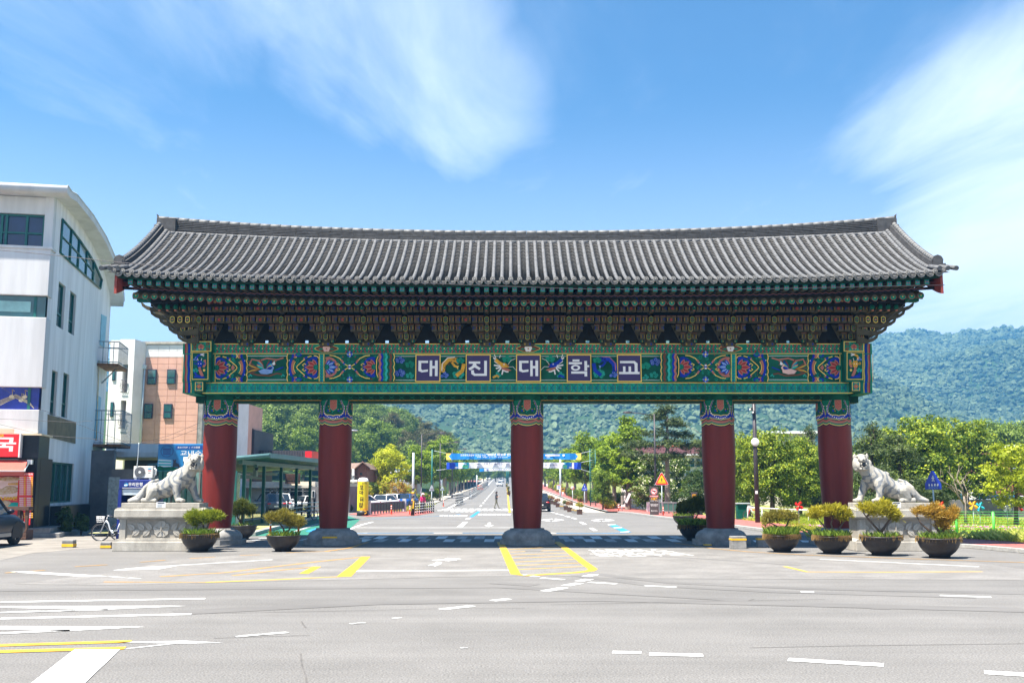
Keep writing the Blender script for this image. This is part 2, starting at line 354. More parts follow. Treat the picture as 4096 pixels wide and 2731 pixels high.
# campus road markings
line([(1412,2132),(1700,2131),(2090,2131)],.3,'road_blue',.009); line([(1365,2134),(1470,2131)],.32,'road_white'); line([(1735,2131.5),(1850,2131)],.3,'road_white',.010)
line([(1425,2110),(2060,2110)],.28); line([(1388,2121),(1440,2100),(1490,2087)],.2); line([(1440,2078),(1640,2068),(1830,2060)],.35,'road_blue_worn')
line([(2180,2130),(2225,2132)],.3); line([(2225,2132),(2330,2133),(2430,2132.5),(2500,2130),(2515,2127)],.3,'road_blue',.009)
mark([(2432,2099),(2462,2098),(2519,2124),(2486,2126)],'road_blue',.010); mark([(2428,2097.5),(2460,2096.8),(2464,2098.5),(2434,2099.5)],z=.012); mark([(2452,2109),(2486,2108.5),(2490,2111),(2458,2111.5)],z=.012); mark([(2480,2127),(2519,2124.5),(2515,2127.5),(2484,2129)],z=.012)
for c in [(2208,2079),(2409,2080)]:
    x,y=c
    for a,b in [((-38,0),(8,-5)),((8,-5),(42,0)),((42,0),(-5,5.2)),((-5,5.2),(-38,0))]: line([(x+a[0],y+a[1]),(x+b[0],y+b[1])],.28)
for a in [[(2184,2037),(2215,2050)],[(2222,2053),(2236,2056)],[(2241,2057),(2254,2060)],[(2262,2063),(2278,2067)],[(2288,2070),(2304,2075)],[(2322,2087),(2340,2097)],[(2364,2111),(2382,2122)]]: line(a,.22)
line([(1838,2108),(1862,2087)],.3); line([(1868,2076),(1878,2071)],.3); line([(1885,2067),(1915,2045)],.28,'road_blue'); line([(1934,2029),(1945,2020)],.28)
for a in [(1947,2017),(1951,2012),(1955,2007),(1958,2003.5)]: mark([(a[0]-4,a[1]-1.3),(a[0]+3,a[1]-1.3),(a[0]+2,a[1]+1.3),(a[0]-5,a[1]+1.3)])
mark([(1953,2090),(1964,2090),(1962,2100),(1976,2100),(1955,2106),(1937,2100),(1949,2100)])
line([(1800,2030),(2040,2026)],.3); 
for i in range(12):
    x=1745+i*27; mark([(x,2034.5),(x+15,2034),(x+12,2037.5),(x-5,2038)]); mark([(x+9,2038.5),(x+24,2038),(x+20,2041.5),(x+3,2042)])
for x0,y0,n in [(1805,2044,5),(1935,2039,5),(1760,2062,6),(1915,2057,7)]:
    for i in range(n): mark([(x0+i*19,y0-2),(x0+13+i*19,y0-2.2),(x0+15+i*19,y0),(x0+9+i*19,y0+2.2),(x0-3+i*19,y0+2)])
for x,y in [(1843,2043),(1825,2057.5)]: mark([(x,y),(x+18,y-1),(x+14,y+.6),(x-4,y+1.4)],'road_blue',.010)
mark([(1888,2008),(1908,2006.5),(1924,2008),(1906,2009.8)]);mark([(1982,2006.5),(1998,2005.5),(2010,2007),(1992,2008)])
# edge lines of the rising road
def rline(dx,w,Y0,Y1,m,gap=0,par=None):
    b=MB(); Y=Y0
    while Y<Y1:
        Yn=min(Y+(5 if gap else 12),Y1)
        for s in(0,):
            b.add([(cx(Y)+dx-w/2,Y,hz_(Y)+.012),(cx(Y)+dx+w/2,Y,hz_(Y)+.012),(cx(Yn)+dx+w/2,Yn,hz_(Yn)+.012),(cx(Yn)+dx-w/2,Yn,hz_(Yn)+.012)],[(0,1,2,3)],m)
        Y=Yn+gap
    return b.build('lane_line',road)
rline(-6.6,.22,108,800,'road_white'); rline(-.15,.22,92,800,'road_yellow'); rline(-3.4,.2,118,800,'road_white',8)
for Y in (112,128): 
    b=MB(); b.add([(-6.5,Y,hz_(Y)+.013),(-.4,Y,hz_(Y)+.013),(-.4,Y+.5,hz_(Y)+.013),(-6.5,Y+.5,hz_(Y)+.013)],[(0,1,2,3)],'road_white'); b.build('lane_line',road)
zc_m=.0064
for q in [[(771,2455),(1200,2446),(1742,2434),(2100,2432)],[(1203,2614),(1205,2645),(1210,2668),(1222,2700),(1230,2760)],[(1206,2484),(1212,2496),(1224,2510)],[(3000,2590),(3400,2582),(4200,2572)],[(854,2552),(980,2548),(1240,2540)],[(2200,2418),(2700,2408),(3300,2396)]]: zc_m=zc_m+.0001; line(q,.022,'crack',zc_m,'asphalt_crack')
zt_m=.0050
for q,w_ in [([(2380,2296),(2700,2330),(3200,2352),(4200,2375)],.5),([(2300,2300),(2620,2342),(3100,2366),(3900,2388)],.4),([(1980,2330),(2140,2340)],.5),([(3480,2431),(3560,2433)],.3),([(700,2450),(1500,2410),(2400,2396),(4100,2440)],.7),([(-100,2360),(900,2352),(2000,2345),(3000,2400)],.6),([(2600,2222),(2900,2240),(3200,2262)],.35)]: zt_m=zt_m+.00012; line(q,w_,'asphalt_dark',zt_m,'tyre_mark')
for c in [(2135,2204)]:
    x_,y_=G(*c); b=MB(); b.cyl((x_,y_,.0),(x_,y_,.0105),.33,'steel' if False else 'asphalt_dark',n=20); b.build('manhole_cover',road)
# SHUTTLE BUS lettering on the asphalt
def roadtext(s,px0,px1,yt,yb,shear):
    a=Vector(G(px0,yb)); bq=Vector(G(px1,yb)); c=Vector(G(px0,yt))
    o=txt(s,'road_lettering',road,(0,0,0),1,1,'road_white',(0,0,0),bold=0.)
    me=o.data; d=_tx[(s,'road_white',0.)][1]; w=(bq-a).length; h=abs(c.y-a.y)
    o.matrix_local=Matrix(((w/d[0],shear*h/d[1],0,(a.x+bq.x)/2+shear*h*.5),(0,h/d[1],0,a.y+h/2),(0,0,1,.009),(0,0,0,1)))
roadtext('셔틀버스',2402,2740,2197,2209,-.45); roadtext('회전주의',2425,2810,2211,2224,-.45)
# ---------- pavements with kerbs
def raised(name,front,back,m,h=.14,kerb=.22,kind='structure'):
    "pavement between a kerb line and a back line (ground points), kerb stones as pieces"
    p=thing2=MB(); n=len(front)
    top=[Vector((*q,h)) for q in front]; bk=[Vector((*q,h)) for q in back]
    for i in range(n-1): p.add([top[i],top[i+1],bk[i+1],bk[i]],[(0,1,2,3)],m)
    o=p.build(name,kind=kind)
    # kerb stones, one metre each
    for i in range(n-1):
        a,b_=Vector(front[i]),Vector(front[i+1]); l=(b_-a).length; k=max(1,round(l/1.2)); t=(b_-a)/l; ang=math.atan2(t.y,t.x)
        nrm=(Vector(back[i])-a); nn=Vector((-t.y,t.x)); sgn=1 if nrm.dot(nn)>0 else -1
        for j in range(k):
            c=a+t*(l*(j+.5)/k)-nn*sgn*(kerb/2)
            bb=MB(); bb.box((0,0,(h+.01)/2),(l/k-.012,kerb,h+.01),'kerb_stone')
            bb.build('kerb_stone',o,(c.x,c.y,0),ang,bev=.015)
    return o
front=[G(2480,2051),G(2530,2055),G(2620,2068),G(2700,2078),G(2956,2110),G(3060,2124),G(3250,2146),G(3600,2172),G(3896,2192),G(4096,2210),G(4420,2240)]
back=[G(2500,2047),G(2560,2048),G(2650,2052),G(2760,2060),G(2956,2084),G(3100,2100),G(3310,2122),G(3600,2145),G(3867,2165),G(4096,2182),G(4420,2208)]
raised('sidewalk',front,back,'red_paving')
# left: bus platform, green bus lane, red crossing pavement
sheet('bus_lane',[G(*q) for q in [(985,2143),(1120,2108),(1262,2072),(1330,2062),(1392,2062),(1440,2078),(1392,2120),(1300,2141)]],'green_lane',.004)
line([(1180,2125),(1262,2098),(1330,2078)],.2,'road_white_worn',.008); mark([(1222,2124),(1262,2112),(1280,2114),(1245,2128)],'road_blue',.008)
pf=[G(996,2142),G(1060,2124),G(1130,2106),G(1200,2086),G(1264,2069),G(1300,2062)]
pb=[(q[0]-7.,q[1]-1.) for q in pf]
mat('platform_paving',(.34,.33,.13),.85,.2,2,obj=False,b=.2)
raised('bus_platform',pf,pb,'platform_paving',h=.16,kerb=.3)
sheet('sidewalk_crossing',[G(*q) for q in [(1395,2056),(1470,2066),(1660,2062),(1736,2050),(1700,2034),(1620,2020),(1560,2030)]],'red_paving',.02)
# pavements along the campus road
def lside(x0,x1,Y0,Y1,m,name,dz,step=12):
    Ys=list(np.arange(Y0,Y1+1,step)); return grid_strip(name,lambda Y:[cx(Y)+x0,cx(Y)+x1],Ys,m,dz)
lside(-16.5,-12.2,108,520,'red_paving','sidewalk',.14); lside(-12.2,-9.3,108,520,'pale_paving','footpath',.10); lside(-9.3,-7.2,100,520,'asphalt_patch','cycle_path',.02)
lside(8.6,12.6,92,520,'red_paving','sidewalk',.13); lside(12.6,14.2,92,520,'pale_paving','footpath',.10); lside(6.6,8.4,92,520,'pale_paving','road_shoulder',.01)
lside(8.35,8.62,92,520,'kerb_stone','kerb',.15)
# ---------- the gate
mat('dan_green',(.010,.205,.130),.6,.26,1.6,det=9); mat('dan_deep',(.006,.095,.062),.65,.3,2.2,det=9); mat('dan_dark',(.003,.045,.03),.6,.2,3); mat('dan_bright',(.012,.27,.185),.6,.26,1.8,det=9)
mat('dan_yellow',(.86,.60,.13),.5,.08); mat('dan_blue',(.008,.035,.36),.5,.15,4); mat('dan_navy',(.008,.012,.05),.6,.1); mat('dan_pink',(.42,.155,.115),.55,.12,4)
mat('dan_red',(.30,.030,.035),.55,.12); mat('dan_crimson',(.42,.03,.06),.55,.1); mat('dan_white',(.75,.75,.74),.5,.05); mat('dan_brown',(.16,.06,.035),.6,.15); mat('dan_gold',(.62,.33,.035),.5,.2,8); mat('dan_aqua',(.03,.42,.36),.5,.1)
mat('dan_sky',(.20,.33,.62),.5,.15,6); mat('flower_pink',(.72,.45,.40),.5,.1)
mat('bracket_wood',(.075,.068,.045),.75,.25,4); mat('bracket_dark',(.010,.009,.007),.8,.2,4); mat('old_pink',(.24,.09,.07),.7,.2,4); mat('old_blue',(.012,.035,.22),.7,.2,4); mat('old_gold',(.28,.19,.04),.7,.2,5); mat('old_red',(.10,.015,.015),.7,.2); mat('old_yellow',(.30,.22,.05),.7,.1); mat('soffit',(.05,.022,.016),.8,.2,3)  # includes darker copies of the gate paints for brackets and frieze
mat('column_red',(.155,.015,.010),.5,.24,1.6,stretch=(1.3,1.3,.14),sp=.3,det=6,b=.05,bs=8); mat('board_red',(.26,.045,.032),.5,.2,2)
mat('plate_indigo',(.030,.012,.10),.35,.08); mat('plate_white',(.80,.81,.84),.4,.03)
mat('roof_tile',(.115,.117,.122),.75,.30,7,b=.2,bs=40,obj=False,det=7); mat('roof_pan',(.07,.068,.066),.65,.3,4,obj=False,det=6); mat('roof_under',(.02,.02,.02),.8,.2); mat('tile_disc',(.24,.23,.215),.7,.25,9,obj=False); mat('ridge_tile',(.05,.05,.053),.7,.35,6,obj=False); mat('ridge_cap',(.15,.15,.15),.6,.25,5,obj=False); mat('net',(.10,.11,.13),.9,.2)  # pan tiles and deck coloured darker to deepen the shade between tile rows
for n_ in MATS:
    if n_[:4] in('dan_','old_','brac'): MATS[n_].node_tree.nodes['Principled BSDF'].inputs['Specular IOR Level'].default_value=.12
GX,GY=.60,41.05; YB=39.6
gate=thing('temple_gate','huge painted wooden gate with grey tiled roof on five dark red columns','gate',(GX,GY,0))
def lp(px,py,Y=YB): x,z=P(px,py,Y); return x-GX,z
class Paint:
    "flat print on the beam: shapes in the survey's picture units, laid 1.5 mm apart on the front face"
    def __init__(s,y,mir=False): s.b=MB(); s.y=y; s.mir=mir; s.L=0; s.Y=GY+y
    def q(s,p):
        x,z=lp(4220-p[0] if s.mir else p[0],p[1],s.Y); return x,z
    def poly(s,pts,m):
        s.L+=1; y=s.y-.0015*s.L; v=[s.q(p) for p in pts]
        a=sum(v[i][0]*v[(i+1)%len(v)][1]-v[(i+1)%len(v)][0]*v[i][1] for i in range(len(v)))
        if a<0: v=v[::-1]
        s.b.add([(x,y,z) for x,z in v],[tuple(range(len(v)))],m)
    def st(s,pts,w,m,L=True):
        if L: s.L+=1
        y=s.y-.0015*s.L; l=[];r=[]
        P_=[Vector(s.q(p)) for p in pts]; w=w*.00966
        for i in range(len(P_)):
            t=(P_[min(i+1,len(P_)-1)]-P_[max(i-1,0)]); t.normalize(); n=Vector((-t.y,t.x))*w/2; l.append(P_[i]+n); r.append(P_[i]-n)
        for i in range(len(P_)-1): s.b.add([(l[i].x,y,l[i].y),(r[i].x,y,r[i].y),(r[i+1].x,y,r[i+1].y),(l[i+1].x,y,l[i+1].y)],[(0,1,2,3)],m)
    def rect(s,x0,x1,y0,y1,m): s.poly([(x0,y0),(x1,y0),(x1,y1),(x0,y1)],m)
    def disc(s,x,y,r,m,n=10,ry=None): s.poly([(x+r*math.cos(2*math.pi*i/n),y+(ry or r)*math.sin(2*math.pi*i/n)) for i in range(n)],m)
    def petal(s,x,y,a,l,w,m):
        d=Vector((math.cos(a),math.sin(a))); n=Vector((-d.y,d.x)); o=Vector((x,y))
        s.poly([o,o+d*l*.35+n*w*.5,o+d*l*.65+n*w*.45,o+d*l,o+d*l*.65-n*w*.45,o+d*l*.35-n*w*.5],m)
    def curl(s,x,y,r,m,w=2.2,a0=0,sg=1,turn=1.3):
        s.st([(x+r*(1-.62*i/9)*math.cos(a0+sg*turn*2*math.pi*i/9),y+r*(1-.62*i/9)*math.sin(a0+sg*turn*2*math.pi*i/9)) for i in range(10)],w,m,False)
    def cloud(s,x,y,r,m,m2,k=5):
        s.L+=1
        for i in range(k):
            a=i*2.4; s.disc(x+r*.75*math.cos(a),y+r*.5*math.sin(a),r*.5,m,8)
        s.L+=1
        for i in range(k):
            a=i*2.4; s.curl(x+r*.75*math.cos(a),y+r*.5*math.sin(a),r*.4,m2,1.6,a)
    def build(s,name,par): return s.b.build(name,par)
def lotus(p,x,y,d,c1,c2,ring,sc=1.):
    "half open lotus facing d (+1 right, -1 left) inside a ring"
    for i in range(9):
        a=(-1.35+i*.3375); ca=a if d>0 else math.pi-a
        if i in(0,8): p.petal(x,y,ca,44*sc,20*sc,ring)
    p.st([(x+d*(6+34*math.cos(a))*sc,y+36*math.sin(a)*sc) for a in np.linspace(-1.9,1.9,14)],9*sc,ring)
    for a,l,w in [(-1.2,34,16),(1.2,34,16),(-.62,40,18),(.62,40,18),(0,44,18)]:
        ca=a if d>0 else math.pi-a
        p.petal(x,y,ca,l*sc,w*sc,c1); p.petal(x+d*4*sc*math.cos(a),y+4*sc*math.sin(a),ca,(l-9)*sc,(w-8)*sc,c2)
    p.disc(x,y,11*sc,'dan_deep',12); p.L+=1; p.curl(x,y-5*sc,6*sc,'dan_bright',2); p.curl(x,y+5*sc,6*sc,'dan_bright',2,0,-1)
    for sg in(-1,1): p.st([(x+d*46*sc,y+sg*4*sc),(x+d*52*sc,y+sg*9*sc),(x+d*44*sc,y+sg*14*sc),(x+d*38*sc,y+sg*10*sc)],3*sc,'dan_yellow')
def scrolls(p,x0,x1,y0,y1,n,sd):
    r=random.Random(sd); p.L+=1
    for i in range(n):
        p.curl(r.uniform(x0,x1),r.uniform(y0,y1),r.uniform(4,7.5),r.choice(['dan_bright','dan_bright','dan_deep']),1.7,r.uniform(0,6),r.choice((-1,1)))
    for i in range(n//7):
        p.disc(r.uniform(x0,x1),r.uniform(y0,y1),r.uniform(1.6,2.8),r.choice(['dan_brown','dan_red']),6)
def arcs(p,x,d,yc,y0,y1,full=True):
    "blue, pink and yellow rainbow arcs with a wavy yellow border on their outer side at x"
    for k,(m,w,o) in enumerate([('dan_blue',9,0),('dan_pink',8,9),('dan_yellow',2.5,15)]):
        p.st([(x-d*(o+17-17*math.cos(a)),yc+(42-o)*math.sin(a)) for a in np.linspace(-1.0,1.0,9)],w,m)
        for ya,yb in ((y0,yc-38),(yc+38,y1)): p.st([(x-d*(o+10),ya),(x-d*(o+14),(ya+yb)/2),(x-d*(o+9),yb)],w,m)
    p.st([(x+d*(8+3.5*abs(math.sin(i*math.pi/4))),y0+(y1-y0)*i/16) for i in range(17)],3.2,'dan_yellow')
    for yy in(yc-28,yc+28): p.disc(x+d*2,yy,2.2,'dan_white',6)
def zigs(p,x,d,y0,y1):
    for k,m in enumerate(['dan_pink','dan_blue','dan_green','dan_aqua','dan_deep','dan_brown']):
        p.st([(x+d*(k*8.5+(5 if i%2 else 0)),y0+(y1-y0)*i/8) for i in range(9)],9,m)
    p.st([(x+d*(56+4*abs(math.sin(i*math.pi/4))),y0+(y1-y0)*i/16) for i in range(17)],3.2,'dan_yellow')
def phoenix(p,x,y,body,wing,tail):
    "crested bird: swept wings, long curling tail, round body"
    for k in range(5): p.st([(x-30,y+8),(x-62,y-14+k*9),(x-74,y-26+k*15)],4.5,tail if k%2 else 'dan_brown')
    p.st([(x-70,y-10),(x-60,y-32),(x-30,y-26),(x,y-36),(x+40,y-30),(x+66,y-38)],6,'dan_pink')
    p.st([(x-68,y+22),(x-40,y+30),(x+10,y+34),(x+40,y+24),(x+60,y+28)],6,'dan_brown')
    for k in range(6): p.petal(x-12,y+6,math.radians(-112-k*9),46-k*3,9,['dan_brown','dan_pink','dan_aqua',wing,'dan_gold','dan_aqua'][k])
    for k in range(5): p.petal(x-2,y+8,math.radians(-72+k*12),40-k*3,9,['dan_brown',wing,'dan_aqua','dan_gold',wing][k])
    p.poly([(x-34,y+14),(x-10,y+6),(x+14,y+10),(x+26,y+2),(x+22,y+22),(x,y+28),(x-24,y+26)],body)
    p.st([(x+16,y+18),(x+26,y+2),(x+18,y-10),(x+28,y-14)],7,body); p.disc(x+28,y-14,6,'dan_white',8); p.poly([(x+33,y-13),(x+40,y-8),(x+31,y-10)],'dan_red')
    for k in range(4): p.disc(x+18+k*6,y-22-k%2*2,2.6,['dan_blue','dan_red','dan_white','dan_pink'][k],6)
    p.st([(x+34,y+12),(x+50,y+6),(x+66,y)],5,'dan_blue'); p.cloud(x-66,y+34,7,'dan_green','dan_aqua',3); p.cloud(x+64,y+34,7,'dan_green','dan_aqua',3)
def dragon_coil(p,x,y,m,m2,d):
    "a scaled coil crossing the clouds between two plates"
    p.cloud(x+d*22,y+28,20,'dan_green','dan_aqua',6); p.cloud(x-d*34,y+30,15,'dan_blue','dan_sky',4)
    p.st([(x-d*42,y+20),(x-d*38,y-10),(x-d*18,y-30),(x+d*10,y-30),(x+d*26,y-20)],19,m)
    p.st([(x-d*44,y+16),(x-d*42,y-14),(x-d*20,y-38),(x+d*8,y-40)],3,m2)
    p.st([(x+d*44,y-14),(x+d*38,y+14),(x+d*14,y+34)],15,m)
    r=random.Random(3); p.L+=1
    for i in range(16):
        a=i/15; p.disc(x-d*42+d*62*a+r.uniform(-4,4),y+16-48*math.sin(a*1.7)+r.uniform(-4,4),2.2,'dan_brown' if m=='dan_gold' else 'dan_navy',5)
    p.st([(x-d*4,y-20),(x+d*8,y-4),(x+d*18,y-2)],9,m); 
    for k in range(3): p.st([(x+d*16,y-2),(x+d*(24-k*2),y-4+k*6)],2.6,'dan_yellow' if m=='dan_gold' else 'dan_sky')
    p.cloud(x+d*30,y-26,14,'dan_green','dan_bright',5)
def dragon_head(p,x,y,m,d):
    "open jawed head with white mane and whiskers looking towards the middle plate"
    p.cloud(x+d*10,y-30,16,'dan_green','dan_bright',5); p.cloud(x-d*30,y+34,14,'dan_green','dan_aqua',4)
    for k,(a,b) in enumerate([(-44,-36),(-40,-22),(-42,-6),(-34,8),(-26,20),(-10,32)]): p.st([(x-d*8,y-2),(x+d*a*.7,y+b*.6),(x+d*a,y+b)],5.5,'dan_white')
    p.st([(x-d*36,y-28),(x-d*20,y-14),(x-d*2,y-4)],13,m); p.st([(x-d*20,y-34),(x-d*16,y-46)],3,'dan_white'); p.st([(x-d*34,y-32),(x-d*40,y-48)],3,'dan_white')
    p.poly([(x-d*16,y-16),(x+d*2,y-14),(x+d*18,y-4),(x+d*16,y+4),(x-d*4,y+4),(x-d*16,y)],m); p.disc(x-d*2,y-9,3,'dan_white',7); p.disc(x-d*2,y-9,1.4,'dan_navy',6); p.disc(x+d*15,y-5,4,'dan_brown',7)
    p.poly([(x-d*14,y+2),(x+d*12,y+8),(x+d*28,y+15),(x+d*14,y+19),(x-d*8,y+14)],'dan_pink'); p.st([(x-d*8,y+14),(x+d*8,y+21),(x+d*16,y+21)],5,'dan_white')
    p.st([(x+d*14,y-8),(x+d*26,y-24),(x+d*44,y-32)],1.6,'dan_white'); p.st([(x+d*16,y+2),(x+d*34,y+1),(x+d*48,y+16)],1.6,'dan_white')
    p.st([(x-d*46,y+44),(x-d*30,y+36),(x-d*22,y+42)],8,m)
# columns with painted tops and stone bases
def column(x):
    c=MB(); prof=[(.535,.62),(.575,1.2),(.61,2.0),(.645,2.9),(.655,3.6),(.65,4.3),(.635,4.9),(.615,5.5),(.60,5.95)]
    c.lathe(prof,'column_red',48); col=c.build('column',gate,(x,0,0))
    rad=lambda z: float(np.interp(z,[p[1] for p in prof],[p[0] for p in prof]))
    t=MB(); n=96; L=[0]
    def ring(zlo,zhi,m,a0=0,a1=2*math.pi,k=n):
        L[0]+=1; vs=[]
        for i in range(k+1):
            a=a0+(a1-a0)*i/k; u=a/(math.pi/2)
            for z in (zlo(a) if callable(zlo) else zlo, zhi(a) if callable(zhi) else zhi):
                r=rad(z)+.0016*L[0]; vs.append((r*math.sin(a),-r*math.cos(a),z))
        t.add(vs,[(2*i,2*i+2,2*i+3,2*i+1) for i in range(k)],m,True)
    def sc(z0,amp,per=8): # scalloped edge: a deep lobe in front, a small one between, four times round
        def f(a):
            u=(a/(math.pi/2)+.5)%1.0-.5
            return z0-amp*(1-(u/.38)**2)*1.0 if abs(u)<.38 else z0-amp*.55*(1-((abs(u)-.5)/.12)**2)
        return f
    ZT=5.92
    ring(sc(4.66,.10),ZT,'dan_navy'); ring(sc(4.70,.10),ZT,'dan_yellow'); ring(sc(4.73,.10),ZT,'dan_green'); ring(sc(4.79,.10),ZT,'dan_pink'); ring(sc(4.88,.10),ZT,'dan_red'); ring(sc(4.91,.10),ZT,'dan_green'); ring(5.62,ZT,'dan_deep')  # deep green top ring paints the shading under the beam
    for q in range(4):
        a0=q*math.pi/2
        def patch(zb,w,m,zt=5.62): # bulging cartouche hung from the top
            L[0]+=1; vs=[]
            k=16; cz=[]
            for i in range(k+1):
                s=i/k; z=zt-(zt-zb)*s; ww=w*(.62+.38*math.sin(min(1,s*1.25)*math.pi*.5+.0) if s<.75 else max(0.,(1-((s-.75)/.25)**2))**.5)
                for sg in(-1,1):
                    a=a0+sg*ww; r=rad(z)+.0016*L[0]; vs.append((r*math.sin(a),-r*math.cos(a),z))
            # subdivide across
            rows=[]
            for i in range(k+1):
                z=vs[2*i][2]; s=i/k; ww=w*(.62+.38*math.sin(min(1,s*1.25)*math.pi*.5) if s<.75 else max(0.,(1-((s-.75)/.25)**2))**.5)
                rows.append([((rad(z)+.0016*L[0])*math.sin(a0+ww*j/6),-(rad(z)+.0016*L[0])*math.cos(a0+ww*j/6),z) for j in range(-6,7)])
            t.add([v for r_ in rows for v in r_],[(i*13+j,(i+1)*13+j,(i+1)*13+j+1,i*13+j+1) for i in range(k) for j in range(12)],m,True)
        patch(4.83,.80,'dan_yellow'); patch(4.85,.77,'dan_blue'); patch(4.98,.66,'dan_yellow'); patch(5.01,.64,'dan_deep')
        def dot(a,z,r,m):
            rr=rad(z)+.0016*L[0]; t.add([((rr)*math.sin(a+r/rr*math.cos(b)),-rr*math.cos(a+r/rr*math.cos(b)),z+r*math.sin(b)) for b in np.linspace(0,2*math.pi,7)[:-1]],[tuple(range(6))],m)
        L[0]+=1
        for i in range(-8,9):
            s=abs(i)/8; a=a0+.71*math.sin(i/8*1.5); z=4.905+.62*(1-math.cos(s*1.35)); 
            if z<5.6: dot(a,z,.024,'dan_white')
        r_=random.Random(q); L[0]+=1
        for i in range(26): dot(a0+r_.uniform(-.5,.5),r_.uniform(5.1,5.58),.022,r_.choice(['dan_gold','dan_bright','dan_green']))
        for hw,zb,m in((.245,5.16,'dan_bright'),(.21,5.19,'dan_pink')):
            L[0]+=1; rr=lambda z:rad(z)+.0016*L[0]
            cols=[((a0+hw*j/4),zb+abs(j)/4*.12) for j in range(-4,5)]; vs=[]
            for a,z in cols: vs+=[(rr(z)*math.sin(a),-rr(z)*math.cos(a),z),(rr(5.62)*math.sin(a),-rr(5.62)*math.cos(a),5.62)]
            t.add(vs,[(2*i,2*i+2,2*i+3,2*i+1) for i in range(8)],m,True)
        L[0]+=1
        for i in range(6):
            for j in range(4): dot(a0-.15+.1*j-.05*(i%2),5.27+.06*i,.017,'dan_red')
        for sg in(-1,1): dot(a0+sg*.32,5.2,.045,'dan_blue'); dot(a0+sg*.785,4.98,.07,'dan_blue'); dot(a0+sg*.785,4.96,.03,'dan_pink')
    t.build('painted_band',col)
    s=MB(); s.lathe([(.0,.62),(.66,.62),(.69,.56),(.78,.54),(.90,.47),(.98,.36),(1.0,.27),(.98,.20),(.98,.18)],'granite_dark',40)
    s.ext([(1.16*math.cos(R(22.5+45*i)),1.16*math.sin(R(22.5+45*i))) for i in range(8)],'z',0,.19,'granite_dark')
    s.build('stone_base',col)
for x in (-12.24,-7.65,0,7.63,12.28): column(x)
# beams
YF=YB-GY
def beam(name,px0,px1,y0,y1,yf,yb,m,par=gate):
    b=MB(); x0,z1=lp(px0,y0,GY+yf); x1,z0=lp(px1,y1,GY+yf); b.bx(x0,x1,yf,yb,z0,z1,m); return b.build(name,par,bev=.01)
up=beam('upper_beam',848,3372,1374,1415,YF-.06,YF+.5,'dan_green')
mid=beam('main_board',848,3372,1415,1529,YF,YF+.42,'dan_green')
low=beam('lower_beam',812,3408,1529,1573,YF-.06,YF+.5,'dan_bright')
zb=lp(0,1573)[1]; zt=lp(0,1374,YB-.06)[1]
b=MB(); b.bx(-13.2,13.2,YF+.45,1.4,zb+.012,zb+.06,'dan_dark'); b.build('beam_soffit',gate)  # soffit and tie beam darkened in colour for the deep shade underneath
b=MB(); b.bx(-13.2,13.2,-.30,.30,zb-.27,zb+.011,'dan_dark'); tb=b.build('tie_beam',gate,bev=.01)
pb_=Paint(-.302)
for i in range(60): pb_.st([(900+i*41,1583),(920+i*41,1597)],2,'dan_green',False); pb_.st([(920+i*41,1583),(900+i*41,1597)],2,'dan_green',False)
pb_.st([(860,1601),(3360,1601)],2.2,'dan_gold'); pb_.build('lattice_painting',tb)
b=MB(); b.bx(-13.2,13.2,1.0,1.45,zb,zt,'dan_deep'); b.build('rear_beam',gate)
b=MB(); b.bx(-13.3,13.3,-1.0,1.0,zt-.30,zt-.2,'bracket_dark'); b.build('ceiling_board',gate)
# upper strip print
pu=Paint(YF-.061)
pu.st([(846,1375.5),(3374,1375.5)],3,'dan_yellow'); pu.st([(846,1414),(3374,1414)],3,'dan_yellow')
x=868.; k=0
while x<3360:
    skip=any(abs(x-c)<52 for c in(1306,2113,2921))
    if not skip:
        pu.disc(x,1394,2.6,'dan_yellow',6); pu.L=4; pu.st([(x-8,1386),(x-4,1394),(x-8,1402)],1.6,'dan_bright',False); pu.st([(x+8,1386),(x+4,1394),(x+8,1402)],1.6,'dan_bright',False)
        pu.st([(x+10,1394),(x+20,1394)],4,'dan_crimson',False); pu.st([(x+10,1397),(x+20,1397)],1.5,'dan_navy',False)
        for a,c in ((1379,1387),(1401,1409)):
            sg=1 if a<1390 else -1
            pu.st([(x+2-sg*3,a),(x+8-sg*3 if False else x+2+sg*3,c)],4,'dan_crimson',False); pu.st([(x+17+sg*3,a),(x+17-sg*3,c)],4,'dan_crimson',False)
            pu.st([(x+5-sg*3,a),(x+5+sg*3,c)],1.4,'dan_navy',False)
    x+=30.3
for i,c in enumerate((1306,2113,2921)):
    for s_,m in ((1,'dan_yellow'),(.94,'dan_brown')): pu.poly([(c+44*s_*math.cos(a)*(1+.1*math.cos(4*a)),1394+15*s_*math.sin(a)) for a in np.linspace(0,2*math.pi,25)[:-1]],m)
    for sg in(-1,1): pu.petal(c+sg*12,1396,0 if sg>0 else math.pi,20,8,'dan_green')
    for j in range(5): pu.disc(c+8.5*math.cos(j*1.2566-.3),1394+7*math.sin(j*1.2566-.3),7.2,'dan_white' if i else 'flower_pink',9)
    pu.disc(c,1395,3.4,'dan_pink',7)
pu.build('pattern_painting',up)
pl=Paint(YF-.061)
pl.st([(810,1530.5),(3410,1530.5)],3,'dan_yellow'); pl.st([(810,1571.5),(3410,1571.5)],3,'dan_yellow'); L0=pl.L=3
x=826
while x<3390:
    for sy in(-1,1):
        pl.st([(x-11,1551+sy*15),(x+11,1551-sy*15)],2.4,'dan_green',False)
        pl.st([(x,1551+sy*4),(x+9,1551+sy*16)],1.5,'dan_blue',False); pl.st([(x+2,1551+sy*16),(x+15,1551+sy*16)],1.3,'dan_brown',False)
    pl.st([(x+15,1537),(x+15,1566)],1.3,'dan_brown',False); pl.st([(x-13,1551),(x+13,1551)],1.5,'dan_blue',False); pl.st([(x+20,1543),(x+20,1560)],2,'dan_aqua',False)
    x+=30
